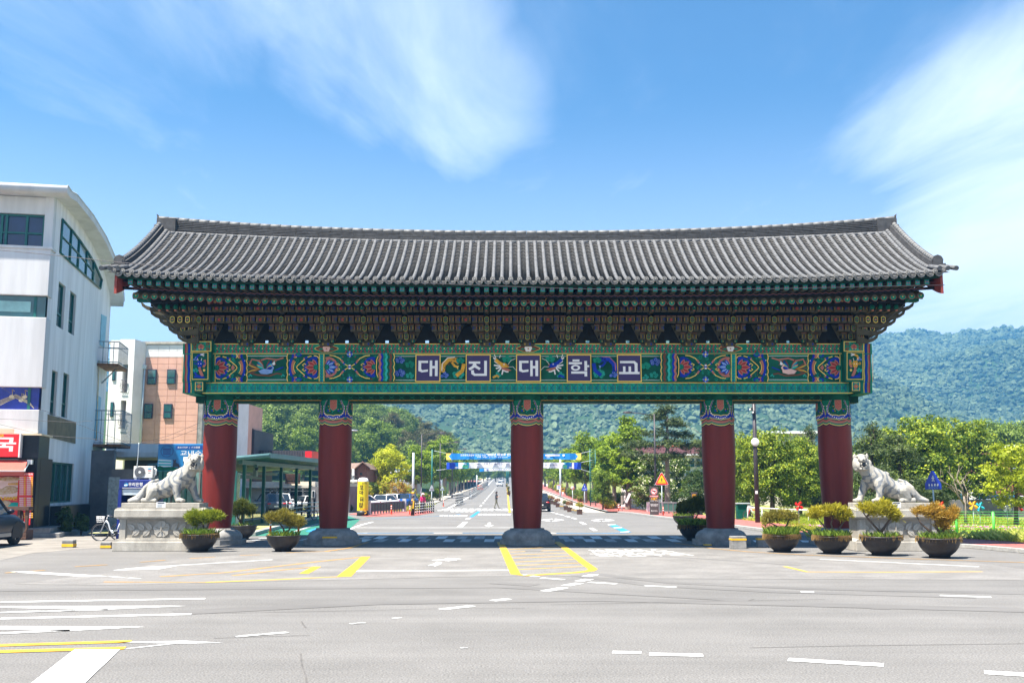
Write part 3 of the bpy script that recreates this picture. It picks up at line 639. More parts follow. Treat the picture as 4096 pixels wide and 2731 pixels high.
pl.build('lattice_painting',low)
# main board print: each half mirrored, then the dragons
for mir in(False,True):
    p=Paint(YF-.001,mir); y0,y1,yc=1418,1527,1471
    def pane(x0,x1): p.rect(x0,x1,y0,y1,'dan_deep')
    pane(860,988); scrolls(p,866,975,1422,1523,60,1+mir)
    p.st([(861,y0),(861,y1)],3,'dan_yellow'); lotus(p,868,yc,1,'dan_pink','dan_red','dan_blue',1.05)
    for sg in(-1,1):
        p.st([(863,yc+sg*36),(870,yc+sg*44),(882,yc+sg*46)],3,'dan_yellow'); p.st([(892,yc+sg*45),(908,yc+sg*40),(924,yc+sg*26),(945,yc+sg*8),(950,yc)],3.2,'dan_yellow'); p.st([(908,yc+sg*41),(918,yc+sg*33)],8,'dan_blue'); p.disc(921,yc+sg*35,4,'dan_pink',4)
        p.disc(940,yc+sg*49,15,'dan_blue',9,8); p.disc(940,yc+sg*51,8,'dan_green',8,5); p.st([(946,yc+sg*55),(950,yc+sg*46),(946,yc+sg*38)],3,'dan_yellow')
    p.poly([(932,yc-12),(942,yc),(932,yc+12),(926,yc)],'dan_pink'); arcs(p,980,1,yc,y0,y1)
    # phoenix pane
    p.rect(992,1150,y0,y1,'dan_deep'); p.rect(992,1150,1418,1424,'dan_green'); p.rect(992,1150,1521,1527,'dan_green'); p.st([(992,1425),(1150,1425)],1.6,'dan_white'); p.st([(992,1519),(1150,1519)],1.6,'dan_white')
    phoenix(p,1070,1470,'dan_sky' if not mir else 'flower_pink','dan_blue','dan_gold')
    # second lotus, divider, third lotus with crossing bands
    pane(1152,1282); scrolls(p,1170,1278,1422,1523,58,5+mir); arcs(p,1163,-1,yc,y0,y1)
    lotus(p,1268,yc,-1,'dan_pink','dan_red','dan_blue',1.05)
    for sg in(-1,1):
        p.st([(1250,yc+sg*45),(1234,yc+sg*40),(1216,yc+sg*26),(1196,yc+sg*8),(1190,yc)],3.2,'dan_yellow'); p.st([(1234,yc+sg*41),(1222,yc+sg*33)],8,'dan_blue'); p.disc(1220,yc+sg*35,4,'dan_pink',4)
        p.disc(1198,yc+sg*49,14,'dan_blue',9,8); p.disc(1198,yc+sg*51,8,'dan_green',8,5); p.st([(1279,yc+sg*36),(1272,yc+sg*44),(1260,yc+sg*46)],3,'dan_yellow')
    p.rect(1281,1301,y0,y1,'dan_green'); p.L+=1
    for i in range(9):
        yy=1424+i*12; p.st([(1285,yy),(1297,yy+10)],2,'dan_aqua',False); p.st([(1297,yy),(1285,yy+10)],2,'dan_aqua',False); p.disc(1291,yy+5,2.6,'dan_blue',6); p.L-=1
    p.L+=1; p.st([(1281,y0),(1281,y1)],2.6,'dan_yellow'); p.st([(1300,y0),(1300,y1)],2.6,'dan_yellow')
    pane(1302,1520); scrolls(p,1308,1512,1422,1523,96,9+mir)
    lotus(p,1312,yc,1,'dan_blue','dan_sky','dan_pink',1.0); lotus(p,1500,yc,-1,'dan_pink','dan_red','dan_blue',1.0)
    for sg in(-1,1):
        for dd,cxx in((1,1),(-1,-1)): p.st([(1404+cxx*6,yc+sg*3),(1404+cxx*24,yc+sg*14),(1404+cxx*40,yc+sg*34),(1404+cxx*62,yc+sg*44),(1404+cxx*80,yc+sg*46)],3.2,'dan_yellow'); p.st([(1404+cxx*26,yc+sg*17),(1404+cxx*34,yc+sg*28)],7,'dan_pink'); p.st([(1404+cxx*20,yc+sg*11),(1404+cxx*25,yc+sg*16)],7,'dan_blue')
        for i in range(8): p.petal(1404,yc+sg*50,i*math.pi/4,14,8,'dan_blue' if i%2 else 'dan_sky')
        p.disc(1404,yc+sg*50,4,'dan_yellow',7)
    p.rect(1400,1408,yc-9,yc+9,'dan_white'); p.rect(1398,1410,yc-3,yc+3,'dan_blue'); p.st([(1520,yc-46),(1512,yc-30),(1510,yc),(1512,yc+30),(1520,yc+46)],3,'dan_yellow')
    p.rect(1518,1576,y0,y1,'dan_deep'); zigs(p,1522,1,y0,y1)
    p.build('beam_painting',mid)
p=Paint(YF-.001); p.rect(1582,2638,1418,1527,'dan_deep'); p.rect(1582,2638,1418,1424,'dan_green'); p.rect(1582,2638,1521,1527,'dan_green'); p.st([(1582,1425),(2638,1425)],1.6,'dan_white'); p.st([(1582,1519.5),(2638,1519.5)],1.6,'dan_white')
p.cloud(1600,1440,16,'dan_blue','dan_sky',5); p.cloud(1640,1458,16,'dan_green','dan_bright',6); p.cloud(1600,1492,18,'dan_blue','dan_sky',6); p.cloud(1640,1502,14,'dan_green','dan_aqua',5)
p.cloud(2620,1448,18,'dan_blue','dan_sky',6); p.cloud(2582,1464,16,'dan_green','dan_bright',6); p.cloud(2615,1500,15,'dan_green','dan_aqua',5); p.cloud(2580,1508,12,'dan_green','dan_aqua',4)
dragon_coil(p,1812,1470,'dan_gold','dan_white',1); dragon_head(p,2018,1468,'dan_gold',1); dragon_head(p,2210,1468,'dan_blue',-1); dragon_coil(p,2416,1470,'dan_blue','dan_pink',-1)
p.build('dragon_painting',mid)
# five indigo plates with the white syllables of the name
SY=[ # strokes inside a 100 x 110 cell (x right, y down)
 [[(30,25,12,47)],],
]
def plate(cxp,kind):
    x0,z1=lp(cxp-49.5,1418,YB-.05); x1,z0=lp(cxp+49.5,1527,YB-.05); w=x1-x0; h=z1-z0; cxm=(x0+x1)/2
    pn=MB(); pn.bx(-w/2+.02,w/2-.02,-.03,.03,.02,h-.02,'plate_indigo'); pl=pn.build('name_plate',gate,(cxm,YF-.04,z0))
    fr=MB()
    for a in((-w/2,w/2,0,.035),(-w/2,w/2,h-.035,h),(-w/2,-w/2+.035,.035,h-.035),(w/2-.035,w/2,.035,h-.035)): fr.bx(a[0],a[1],-.05,.04,a[2],a[3],'dan_yellow')
    fr.build('frame',pl)
    t=MB(); sx=w/100; sz=h/110
    def r(a,b,c,d): t.bx((a-50)*sx,(b-50)*sx,-.045,-.03,h-d*sz,h-c*sz,'plate_white')
    def pg(pts): t.ext([((a-50)*sx,h-b*sz) for a,b in pts],'y',-.045,-.0305,'plate_white')
    if kind=='dae':
        r(12,50,25,34); r(12,23,34,58); pg([(12,58),(23,58),(28,63),(50,60),(50,69),(26,72),(12,66)]); r(57,67,24,87); r(67,78,46,56); r(78,89,24,87)
    elif kind=='jin':
        r(12,58,28,37); pg([(30,37),(41,37),(44,45),(60,55),(54,63),(36,52),(17,64),(10,56),(26,46)]); r(74,85,25,66.5); pg([(22,63),(33,63),(33,72),(38,77),(85,77),(85,86),(34,86),(22,78)]); r(74,85,66.5,77)
    elif kind=='hak':
        r(24,52,20,28); r(8,62,31,39); 
        pg([(36,41)]+[(36+19*math.sin(a),53-12*math.cos(a)) for a in np.linspace(.3,2*math.pi-.3,16)]+[(36,41),(36,47)]+[(36+10*math.sin(a),53-6*math.cos(a)) for a in np.linspace(2*math.pi-.3,.3,14)]+[(36,47)])
        r(72,83,26,66); r(83,92,43,51); pg([(18,68),(83,68),(83,88),(72,88),(72,77),(18,77)])
    else:
        pg([(12,26),(72,26),(84,36),(84,70),(72,70),(72,40),(68,35),(12,35)]); r(24,34,48,70); r(47,57,48,70); r(8,92,70,79)
    t.build('lettering',pl)
for c,k in zip((1712,1913,2114,2316,2517),('dae','jin','dae','hak','gyo')): plate(c,k)
# end blocks
def endblock(mir):
    X=lambda px:lp(4220-px if mir else px,1470,YB-.35)[0]
    Z=lambda py:lp(2110,py,YB-.35)[1]
    def blk(name,px0,px1,y0,y1,yf,yb,m,par=gate):
        b=MB(); a,c=sorted((X(px0),X(px1))); b.bx(a,c,yf,yb,Z(y1),Z(y0),m); return b.build(name,par,bev=.012)
    e=blk('end_block',727,775,1415,1527,YF-.2,1.5,'dan_green'); blk('end_block_cap',724,780,1372,1415,YF-.24,1.55,'dan_green',e); blk('end_block_foot',729,778,1527,1571,YF-.2,1.45,'dan_green',e)
    f=blk('post_head',775,842,1406,1527,YF-.36,.5,'dan_deep'); blk('post_cap',764,846,1364,1406,YF-.42,.5,'dan_deep',f); blk('post_foot',780,818,1527,1566,YF-.36,.5,'dan_deep',f)
    p=Paint(YF-.205,mir)
    p.y=YF-.205; p.Y=GY+p.y
    for y0_,y1_,dx in((1416,1527,0),):
        for xx,w,m in((743,7,'dan_red'),(746,5,'dan_pink'),(755,8,'dan_blue'),(763,2.5,'dan_yellow')): p.st([(xx+dx+1.2*math.sin(i*1.3),y0_+(y1_-y0_)*i/10) for i in range(11)],w,m)
        p.st([(729,y0_),(729,y1_)],2,'dan_yellow')
    p.build('stripe_painting',e)
    for yy0,yy1,yo in((1374,1413,-.245),(1529,1570,-.205)):
        p=Paint(YF+yo,mir)
        for xx,w,m in((743,7,'dan_red'),(747,5,'dan_pink'),(756,8,'dan_blue'),(764,2.5,'dan_yellow')): p.st([(xx,yy0),(xx+1,(yy0+yy1)/2),(xx,yy1)],w,m)
        p.build('stripe_painting',e)
    def framed(x0,x1,y0,y1,yo,fn):
        p=Paint(YF+yo,mir); p.rect(x0,x1,y0,y1,'dan_yellow'); p.rect(x0+2.6,x1-2.6,y0+2.6,y1-2.6,'dan_green' if fn!='dragon' else 'dan_deep'); cx_,cy_=(x0+x1)/2,(y0+y1)/2
        if fn=='lotus':
            p.L+=1
            for sx in(-1,1):
                for sy in(-1,1): p.curl(cx_+sx*26,cy_+sy*9,8,'dan_brown',4,0,sx*sy); p.curl(cx_+sx*16,cy_+sy*13,5,'dan_aqua',1.6,0,sx*sy)
            for a,l in((-2.6,16),(-.55,16),(-2.1,18),(-1.04,18),(-1.57,20)): p.petal(cx_,cy_+8,a,l,10,'dan_pink'); p.petal(cx_,cy_+7,a,l-6,5,'dan_red')
            p.st([(cx_-9,cy_+10),(cx_,cy_+13),(cx_+9,cy_+10)],2,'dan_yellow'); p.disc(cx_,cy_+13,3,'dan_blue',6)
        elif fn=='dragon':
            c=['dan_blue','dan_pink'] if not mir else ['dan_gold','dan_pink']
            p.cloud(cx_-18,cy_-28,9,'dan_blue','dan_sky',4); p.cloud(cx_+14,cy_-12,10,'dan_green','dan_bright',5); p.cloud(cx_-16,cy_+18,10,'dan_green','dan_aqua',5)
            p.st([(cx_-12,cy_-26),(cx_-8,cy_-40),(cx_+8,cy_-46)],8,c[0])
            for k in range(4): p.st([(cx_+2,cy_-45),(cx_+18,cy_-50+k*4)],1.8,'dan_white')
            p.st([(cx_+20,cy_-24),(cx_+22,cy_-6),(cx_+14,cy_+6)],9,c[1]); p.poly([(cx_-8,cy_-20),(cx_+8,cy_-20),(cx_+11,cy_-6),(cx_+5,cy_+10),(cx_-5,cy_+10),(cx_-11,cy_-6)],c[0])
            p.st([(cx_-6,cy_-20),(cx_-9,cy_-30)],2,'dan_white'); p.st([(cx_+6,cy_-20),(cx_+9,cy_-30)],2,'dan_white'); p.disc(cx_,cy_+9,5,'dan_pink',8)
            for sg in(-1,1): p.disc(cx_+sg*5,cy_-8,2,'dan_white',6); p.curl(cx_+sg*17,cy_-10,6,c[0],2.4)
            p.st([(cx_,cy_+14),(cx_+6,cy_+30),(cx_+12,cy_+42)],11,c[1]); p.disc(cx_+18,cy_+18,5,'dan_yellow',8); p.st([(cx_-20,cy_+26),(cx_-10,cy_+40),(cx_+6,cy_+44)],8,'dan_blue'); p.st([(cx_-22,cy_+44),(cx_+20,cy_+47)],7,'dan_blue')
        else:
            for i in range(4): p.petal(cx_,cy_,i*math.pi/2,11,11,'dan_pink')
            p.disc(cx_,cy_,5.5,'dan_red',8); p.disc(cx_,cy_,2.6,'dan_yellow',7)
            for sx in(-1,1):
                for sy in(-1,1): p.disc(cx_+sx*10,cy_+sy*14,2.5,'dan_blue',4)
        return p
    framed(764,845,1365,1405,-.421,'lotus').build('lotus_painting',f); framed(767,833,1408,1518,-.361,'dragon').build('dragon_painting',f); framed(780,812,1528,1562,-.361,'cross').build('flower_painting',f)
for m_ in(False,True): endblock(m_)
# ---------- brackets under the eaves
ZT=[lp(0,py,GY+y)[1] for py,y in((1346,-1.75),(1312,-2.15),(1278,-2.55),(1233,-2.95),(1200,-3.15))]
def bracket_mesh():
    b=MB()
    def hexa(x,y,z,sc=1):
        pts=[(x-.085*sc,z-.09),(x,z-.135),(x+.085*sc,z-.09),(x+.085*sc,z+.09),(x,z+.135),(x-.085*sc,z+.09)]
        b.ext(pts,'y',y,y+.9,'bracket_wood')
        b.ext(pts,'y',y-.006,y-.0005,'old_yellow'); q=[(x+(a-x)*.78,z+(c-z)*.80) for a,c in pts]; b.ext(q,'y',y-.010,y-.0062,'dan_deep')
        for k,m in((.045,'old_pink'),(.024,'dan_navy')): b.ext([(x-k,z),(x,z-k*1.2),(x+k,z),(x,z+k*1.2)],'y',y-.012-(.045-k)*.1,y-.0102,m)
        b.box((x,y+.22,z-.155),(.12,.34,.045),'bracket_wood',top=1.25)
    for i,(y,hw) in enumerate(((-1.75,.38),(-2.15,.58),(-2.55,.765),(-2.95,.765))):
        z=ZT[i]
        if i<3: hexa(0,y,z)
        else:
            b.box((0,y+.4,z),(.15,.9,.22),'bracket_wood'); b.ell((0,y-.03,z+.02),(.075,.11,.10),'dan_deep',8,6); b.box((0,y-.06,z-.09),(.06,.07,.05),'old_pink' ); b.box((0,y-.12,z+.03),(.022,.03,.022),'dan_white')
        for s in(-1,1):
            yl=y+.14; b.bx(s*.09,s*hw,yl,yl+.16,z-.06,z+.05,'bracket_dark')
            n=max(1,round((hw-.05)/.24))
            for k in range(n):
                xc=s*(.22+k*.24)
                b.box((xc,yl+.02,z+.0),(.20,.22,.21),'bracket_wood',top=.86); b.box((xc,yl+.02,z+.125),(.20,.24,.05),'bracket_wood')
                b.bx(xc-.10,xc+.10,yl-.105,yl-.0995,z+.135,z+.152,'old_pink')
                e=s*.065
                b.bx(xc+e-.014,xc+e+.014,yl-.101,yl-.094,z-.05,z+.08,'old_blue' if k%2 else 'old_gold'); b.bx(xc-e-.011,xc-e+.011,yl-.101,yl-.094,z-.05,z+.09,'old_pink' if k%2 else 'old_gold')
                b.bx(xc-.012,xc+.012,yl-.103,yl-.096,z+.0,z+.04,'old_blue')
            if i>=2 : 
                b.lathe([(0,0),(.07,0)],'dan_red',10,(0,0,0)) if False else None
                xc=s*.765
                if s>0: b.ext([(xc+.055*math.cos(a),z+.055*math.sin(a)) for a in np.linspace(0,2*math.pi,9)[:-1]],'y',yl-.13,yl-.12,'dan_red'); b.ext([(xc+.03*math.cos(a),z+.03*math.sin(a)) for a in np.linspace(0,2*math.pi,5)[:-1]],'y',yl-.14,yl-.131,'old_pink')
    b.bx(-.16,.16,-1.72,-1.2,ZT[0]-.36,ZT[0]-.22,'bracket_wood'); b.bx(-.13,-.07,-1.724,-1.7201,ZT[0]-.33,ZT[0]-.25,'old_gold'); b.bx(.07,.13,-1.724,-1.7201,ZT[0]-.33,ZT[0]-.25,'old_blue')
    b.ext([(-.24,ZT[0]-.36),(.24,ZT[0]-.36),(.66,ZT[2]-.05),(-.66,ZT[2]-.05)],'y',-1.56,-1.51,'bracket_wood')
    # painted side wings
    for s in(-1,1): b.bx(s*.17,s*.33,-1.66,-1.5,ZT[0]-.24,ZT[0]-.10,'bracket_dark'); b.bx(s*.19,s*.31,-1.667,-1.6605,ZT[0]-.22,ZT[0]-.12,'dan_deep'); b.bx(s*.22,s*.25,-1.672,-1.6675,ZT[0]-.21,ZT[0]-.13,'old_gold')
    return b.mesh('bracket_set')
bm_=bracket_mesh(); BS=1.565
for k in range(-8,9): link('bracket_set',bm_,gate,(k*BS,0,0))
ZTOP=ZT[4]+.32
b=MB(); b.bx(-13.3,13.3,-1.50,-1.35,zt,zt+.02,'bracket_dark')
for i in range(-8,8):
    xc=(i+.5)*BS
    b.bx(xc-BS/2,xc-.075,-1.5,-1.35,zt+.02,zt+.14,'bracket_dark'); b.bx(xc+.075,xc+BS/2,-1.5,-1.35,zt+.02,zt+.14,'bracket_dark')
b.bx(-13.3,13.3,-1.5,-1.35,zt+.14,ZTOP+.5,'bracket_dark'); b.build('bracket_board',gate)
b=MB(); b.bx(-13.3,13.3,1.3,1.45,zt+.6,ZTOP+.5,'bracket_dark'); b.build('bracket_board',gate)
# frieze beam with alternating painted ends
fb=MB(); fz=lp(0,1222,GY-3.2)[1]; fb.bx(-14.2,14.2,-3.05,-2.8,fz,fz+.30,'bracket_dark'); fb.cyl((-14.9,-2.95,fz+.42),(14.9,-2.95,fz+.42),.13,'bracket_wood',n=12); fo=fb.build('purlin',gate)
pf_=Paint(-3.052)
for i in range(-5,6):
    c=2110+i*416*.6
    c=2110+i*250
    w=62
    if i%2==0:
        for sg in(-1,1):
            for k,m in enumerate(('old_gold','old_blue','old_pink','old_red')): pf_.st([(c+sg*(w+14-k*9),1194),(c+sg*(w+6-k*9),1208),(c+sg*(w+14-k*9),1221)],5,m)
        pf_.st([(c-36,1208),(c-18,1198),(c,1208),(c+18,1198),(c+36,1208)],3,'old_gold'); pf_.disc(c,1208,9,'old_pink',8); pf_.disc(c,1208,5,'old_red',7); pf_.disc(c-26,1208,6,'old_blue',7); pf_.disc(c+26,1208,6,'old_blue',7)
    else:
        for k in range(5): pf_.disc(c+(k-2)*12,1207+2*abs(k-2),7,'old_red' if k%2 else 'old_pink',7)
        pf_.disc(c,1207,4,'old_gold',6)
    for k in range(8): pf_.disc(c+95+k*9,1200+(k%3)*8,1.6,'old_yellow',5)
pf_.build('frieze_painting',fo)['kind']='stuff'
# claw arms at the two gable ends, in profile against the sky
for s in(-1,1):
    cb=MB()
    for yv in(-2.2,-1.1,0,1.1,2.2):
        for i in range(5):
            z=ZT[0]-.12+i*.31; x0=12.6; x1=13.35+i*.36
            top=[(x0,z+.10),(x0+.2,z+.02),(x1-.35,z-.06),(x1-.1,z+.02),(x1+.08,z+.16)]; bot=[(x1+.02,z-.02),(x1-.15,z-.14),(x1-.4,z-.22),(x0+.3,z-.20),(x0,z-.22)]
            cb.ext([(s*a,c) for a,c in top+bot],'y',yv-.07,yv+.07,'bracket_wood')
        yv>-2 and cb.bx(s*12.4,s*12.75,yv-.12,yv+.12,ZT[0]-.45,ZTOP+.3,'bracket_dark')
    for i,(n_,zz) in enumerate(((3,2),(2,1),(1,0))):
        for k in range(n_):
            x=s*(12.95+k*.29); z=ZT[zz]; y=-1.75-.4*zz
            pts=[(x-.085,z-.09),(x,z-.135),(x+.085,z-.09),(x+.085,z+.09),(x,z+.135),(x-.085,z+.09)]
            cb.ext(pts,'y',y,y+1.2,'bracket_wood'); cb.ext(pts,'y',y-.006,y-.0005,'dan_yellow'); cb.ext([(x+(a-x)*.78,z+(c-z)*.8) for a,c in pts],'y',y-.010,y-.0062,'dan_deep'); cb.ext([(x-.045,z),(x,z-.05),(x+.045,z),(x,z+.05)],'y',y-.013,y-.0102,'dan_pink')
    for k in range(4):
        x=s*(12.95+k*.3); cb.box((x,-2.6,ZT[3]),(.15,.9,.24),'bracket_wood'); cb.ell((x,-3.05,ZT[3]+.03),(.09,.12,.11),'dan_deep',8,6); cb.box((x,-3.08,ZT[3]-.1),(.07,.08,.05),'dan_pink'); cb.box((x,-2.7,ZT[3]+.26),(.17,.8,.22),'bracket_dark')
    cb.bx(s*12.6,s*14.9,-.2,.2,ZT[4]+.05,ZT[4]+.35,'bracket_wood'); cb.bx(s*12.6,s*14.75,-3.0,-2.7,ZT[4]-.02,ZT[4]+.2,'dan_deep'); cb.bx(s*12.6,s*14.6,2.7,3.0,ZT[4]-.02,ZT[4]+.2,'dan_deep')
    cb.build('gable_bracket',gate)
# ---------- roof
HW=15.08; YE=-5.05; ze=lp(2110,1122,GY+YE)[1]; zr=lp(2110,968,GY-.45)[1]
def rz(x,s): # s 0 ridge .. 1 eave
    u=abs(x)/HW
    return zr-(zr-ze)*(1-(1-s)**1.32)+s*.33*u**3.2+(1-s)*.42*u**2.2
def ry(s): return -.40+(YE+.40)*s
def slope_mtx(x,s0,s1,dz=0,side=1):
    a=Vector((x,side*ry(s0),rz(x,s0)+dz)); b_=Vector((x,side*ry(s1),rz(x,s1)+dz)); d=(b_-a); l=d.length; d.normalize(); X=Vector((1,0,0)) if side>0 else Vector((-1,0,0)); Zv=X.cross(-d).normalized()
    return Matrix(((X.x,-d.x,Zv.x,a.x),(X.y,-d.y,Zv.y,a.y),(X.z,-d.z,Zv.z,a.z),(0,0,0,1))),l
NR=93; sp=2*HW/(NR-1)*.985; xs=[(i-(NR-1)/2)*sp for i in range(NR)]
NT=13
_,tl=slope_mtx(0,0,1/NT)
def tile_geo(b,l,m,M=None,r=.069):
    st=len(b.v); vs=[];n=6
    for k,(y,rr) in enumerate(((0,r*.94),(-l*1.03,r))):
        for j in range(n+1):
            a=math.pi*j/n; vs.append((rr*math.cos(a),y,rr*math.sin(a)))
    b.add(vs,[(j,j+1,n+1+j+1,n+1+j) for j in range(n)],m,True); b.add(vs[n+1:],[tuple(range(n+1))],m)
    if M is not None: b.xf(M,st)
tb_=MB(); tile_geo(tb_,tl*.99,'roof_tile'); tile_me=tb_.mesh('cover_tile')
roof=MB(); k=40; NX=62
for side in(1,-1):
    vs=[]
    for i in range(NX+1):
        x=-HW-.1+(2*HW+.2)*i/NX
        for j in range(k+1): s=j/k; vs.append((x,side*ry(s),rz(min(max(x,-HW),HW),s)-.03))
    f=[(i*(k+1)+j,(i+1)*(k+1)+j,(i+1)*(k+1)+j+1,i*(k+1)+j+1) for i in range(NX) for j in range(k)]
    roof.add(vs,f,'roof_under')
roof.build('roof_deck',gate)
rest=MB(); pan=MB()
for side in(1,-1):
    for i,x in enumerate(xs):
        for t in range(NT):
            M,l=slope_mtx(x,t/NT,(t+1)/NT,.02,side)
            if side==1 and t>=NT-3: link('cover_tile',tile_me,gate,mtx=M@Matrix.Diagonal((1,l/tl,1,1)))
            else: tile_geo(rest,l,'roof_tile',M)
    NP=34 if side==1 else 12
    for i in range(NR-1):
        xm=(xs[i]+xs[i+1])/2; w=sp*.5
        for t in range(NP):
            M,l=slope_mtx(xm,t/NP,(t+1)/NP,-.015,side); st=len(pan.v); vs=[]
            for y,dz in((0,-.03),(-l*1.15,.016),(-l*1.15,-.03)):
                for j in range(5): u=-1+j/2; vs.append((w*u,y,.085*u*u+dz))
            pan.add(vs,[(r_*5+j,r_*5+j+1,(r_+1)*5+j+1,(r_+1)*5+j) for r_ in range(2) for j in range(4)],'roof_pan')
            pan.xf(M,st)
rest.build('cover_tile',gate,kind='stuff'); pan.build('pan_tile',gate,kind='stuff')
ed=MB(); ed.cyl((0,.0,0),(0,-.05,0),.088,'tile_disc',n=12); ed.cyl((0,-.05,0),(0,-.058,0),.06,'roof_tile',n=10); ed.cyl((0,-.058,0),(0,-.066,0),.03,'tile_disc',n=8); em=ed.mesh('tile_end')
dr=MB(); dr.ext([(-.15,.06),(-.10,.03),(0,.01),(.10,.03),(.15,.06),(.13,-.04),(.09,-.09),(.045,-.105),(0,-.125),(-.045,-.105),(-.09,-.09),(-.13,-.04)],'y',-.02,.02,'tile_disc'); dr.ext([(-.09,-.01),(0,-.03),(.09,-.01),(.06,-.06),(0,-.085),(-.06,-.06)],'y',-.03,-.0205,'roof_pan'); dm=dr.mesh('drip_tile')
for side in(1,-1):
    for i,x in enumerate(xs): link('tile_end',em,gate,mtx=Matrix.Translation((x,side*(YE-.02),rz(x,1)+.045))@Matrix.Rotation(0 if side>0 else math.pi,4,'Z')) if side>0 else None
    if side>0:
        for i in range(NR-1): x=(xs[i]+xs[i+1])/2; link('drip_tile',dm,gate,(x,YE+.0,rz(x,1)-.03))
# ridge: stacked flat tiles with a pale round cap
def rzr(x): return .42*(abs(x)/HW)**2.2
rb=MB(); n=64
for j in range(9):
    hw_=.30-.012*j; z0=zr-.06+j*.058; m='ridge_tile'; off=.012*(j%2)
    for i in range(n):
        x0=-HW+2*HW*i/n; x1=-HW+2*HW*(i+1)/n; g=.012 if (i+j)%3==0 else 0
        d0,d1=rzr(x0)*(1+.05*j),rzr(x1)*(1+.05*j); jit=random.uniform(-.006,.006)
        vs=[(x0,-hw_-off,z0+d0),(x1-g,-hw_-off,z0+d1),(x1-g,hw_,z0+d1),(x0,hw_,z0+d0)]; vs+=[(a,b_,c+.046+jit) for a,b_,c in vs]
        rb.add(vs,[(0,1,5,4),(1,2,6,5),(2,3,7,6),(3,0,4,7),(4,5,6,7)],m)
    
ro=rb.build('ridge',gate)
cbm=MB()
for i in range(72):
    x0=-HW-.05+(2*HW+.1)*i/72; x1=-HW-.05+(2*HW+.1)*(i+1)/72
    cbm.tube([(x0,0,zr+.475+rzr(x0)*1.45),(x1-.01,0,zr+.475+rzr(x1)*1.45)],[.105,.115],'ridge_cap',8)
    for sy in(-1,):
        cbm.tube([(x0,-.36,zr+.0+rzr(x0)),(x1-.01,-.36,zr+.0+rzr(x1))],[.075,.085],'roof_tile',8)
cbm.build('ridge_cap',ro,kind='stuff')
for s in(-1,1):
    e=MB(); zc=zr+rzr(HW)*1.45
    e.bx(s*(HW-.75),s*(HW+.02),-.34,.34,zr-.1+rzr(HW),zc+.42,'ridge_tile'); e.ext([(s*(HW-.02),zc+.25),(s*(HW+.06),zc+.25),(s*(HW+.08),zc+.48),(s*(HW+.11),zc+.66),(s*(HW+.02),zc+.52)],'y',-.13,.13,'ridge_tile')
    e.ext([(s*(HW+.03),zc-.1),(s*(HW+.22),zc+.02),(s*(HW+.18),zc+.2),(s*(HW+.03),zc+.25)],'y',-.13,.13,'roof_tile'); e.build('ridge_end_tile',ro)
# verge ridges down the gable edges
for s in(-1,1):
    for side in(1,-1):
        v=MB(); K=26; sm=.84
        for j in range(5):
            pts=[]
            for i in range(K+1):
                q=i/K*sm; pts.append((s*(HW-.12),side*ry(q),rz(HW,q)+.05+j*.05))
            for i in range(K):
                a=Vector(pts[i]); c=Vector(pts[i+1]); hw_=.21-.012*j
                vs=[(a.x-hw_,a.y,a.z),(a.x+hw_,a.y,a.z),(c.x+hw_,c.y,c.z),(c.x-hw_,c.y,c.z)]; vs+=[(x,y,z+.042) for x,y,z in vs]
                v.add(vs,[(4,5,6,7),(0,1,5,4),(1,2,6,5),(2,3,7,6),(3,0,4,7)],'ridge_tile')
        vo=v.build('verge_ridge',gate)
        c=MB()
        for i in range(24):
            q0=i/24*sm; q1=(i+1)/24*sm
            c.tube([(s*(HW-.12),side*ry(q0),rz(HW,q0)+.34),(s*(HW-.12),side*ry(q1),rz(HW,q1)+.34)],[.088,.098],'ridge_cap' if s>0 else 'roof_tile',8)
            c.tube([(s*(HW-.42),side*ry(q0),rz(HW,q0)+.06),(s*(HW-.42),side*ry(q1),rz(HW,q1)+.06)],[.078,.084],'roof_tile',7)
        c.build('verge_cap',vo,kind='stuff')
        q=sm; ye=side*ry(q); z=rz(HW,q); e=MB(); f=-side
        e.ext([(s*(HW-.12)+a,z+c_) for a,c_ in((-.17,.0),(.17,0),(.18,.20),(.20,.36),(.13,.48),(0,.53),(-.13,.48),(-.20,.36),(-.18,.20))],'y',ye+f*.0,ye+f*.09,'ridge_tile'); e.ext([(s*(HW-.12)+a,z+c_) for a,c_ in((-.13,.06),(.13,.06),(.14,.35),(0,.46),(-.14,.35))],'y',min(ye+f*.09,ye+f*.12),max(ye+f*.09,ye+f*.12),'ridge_tile')
        e.box((s*(HW-.12),ye+f*.02,z+.08),(.5,.3,.22),'ridge_tile')
        for dx in(-.30,0,.30): e.tube([(s*(HW-.1)+dx,ye,z+.10),(s*(HW-.1)+dx,side*ry(1)+f*.12,rz(HW,1)+.10)],[.08,.09],'roof_tile',8)
        e.build('verge_end_tile',vo)
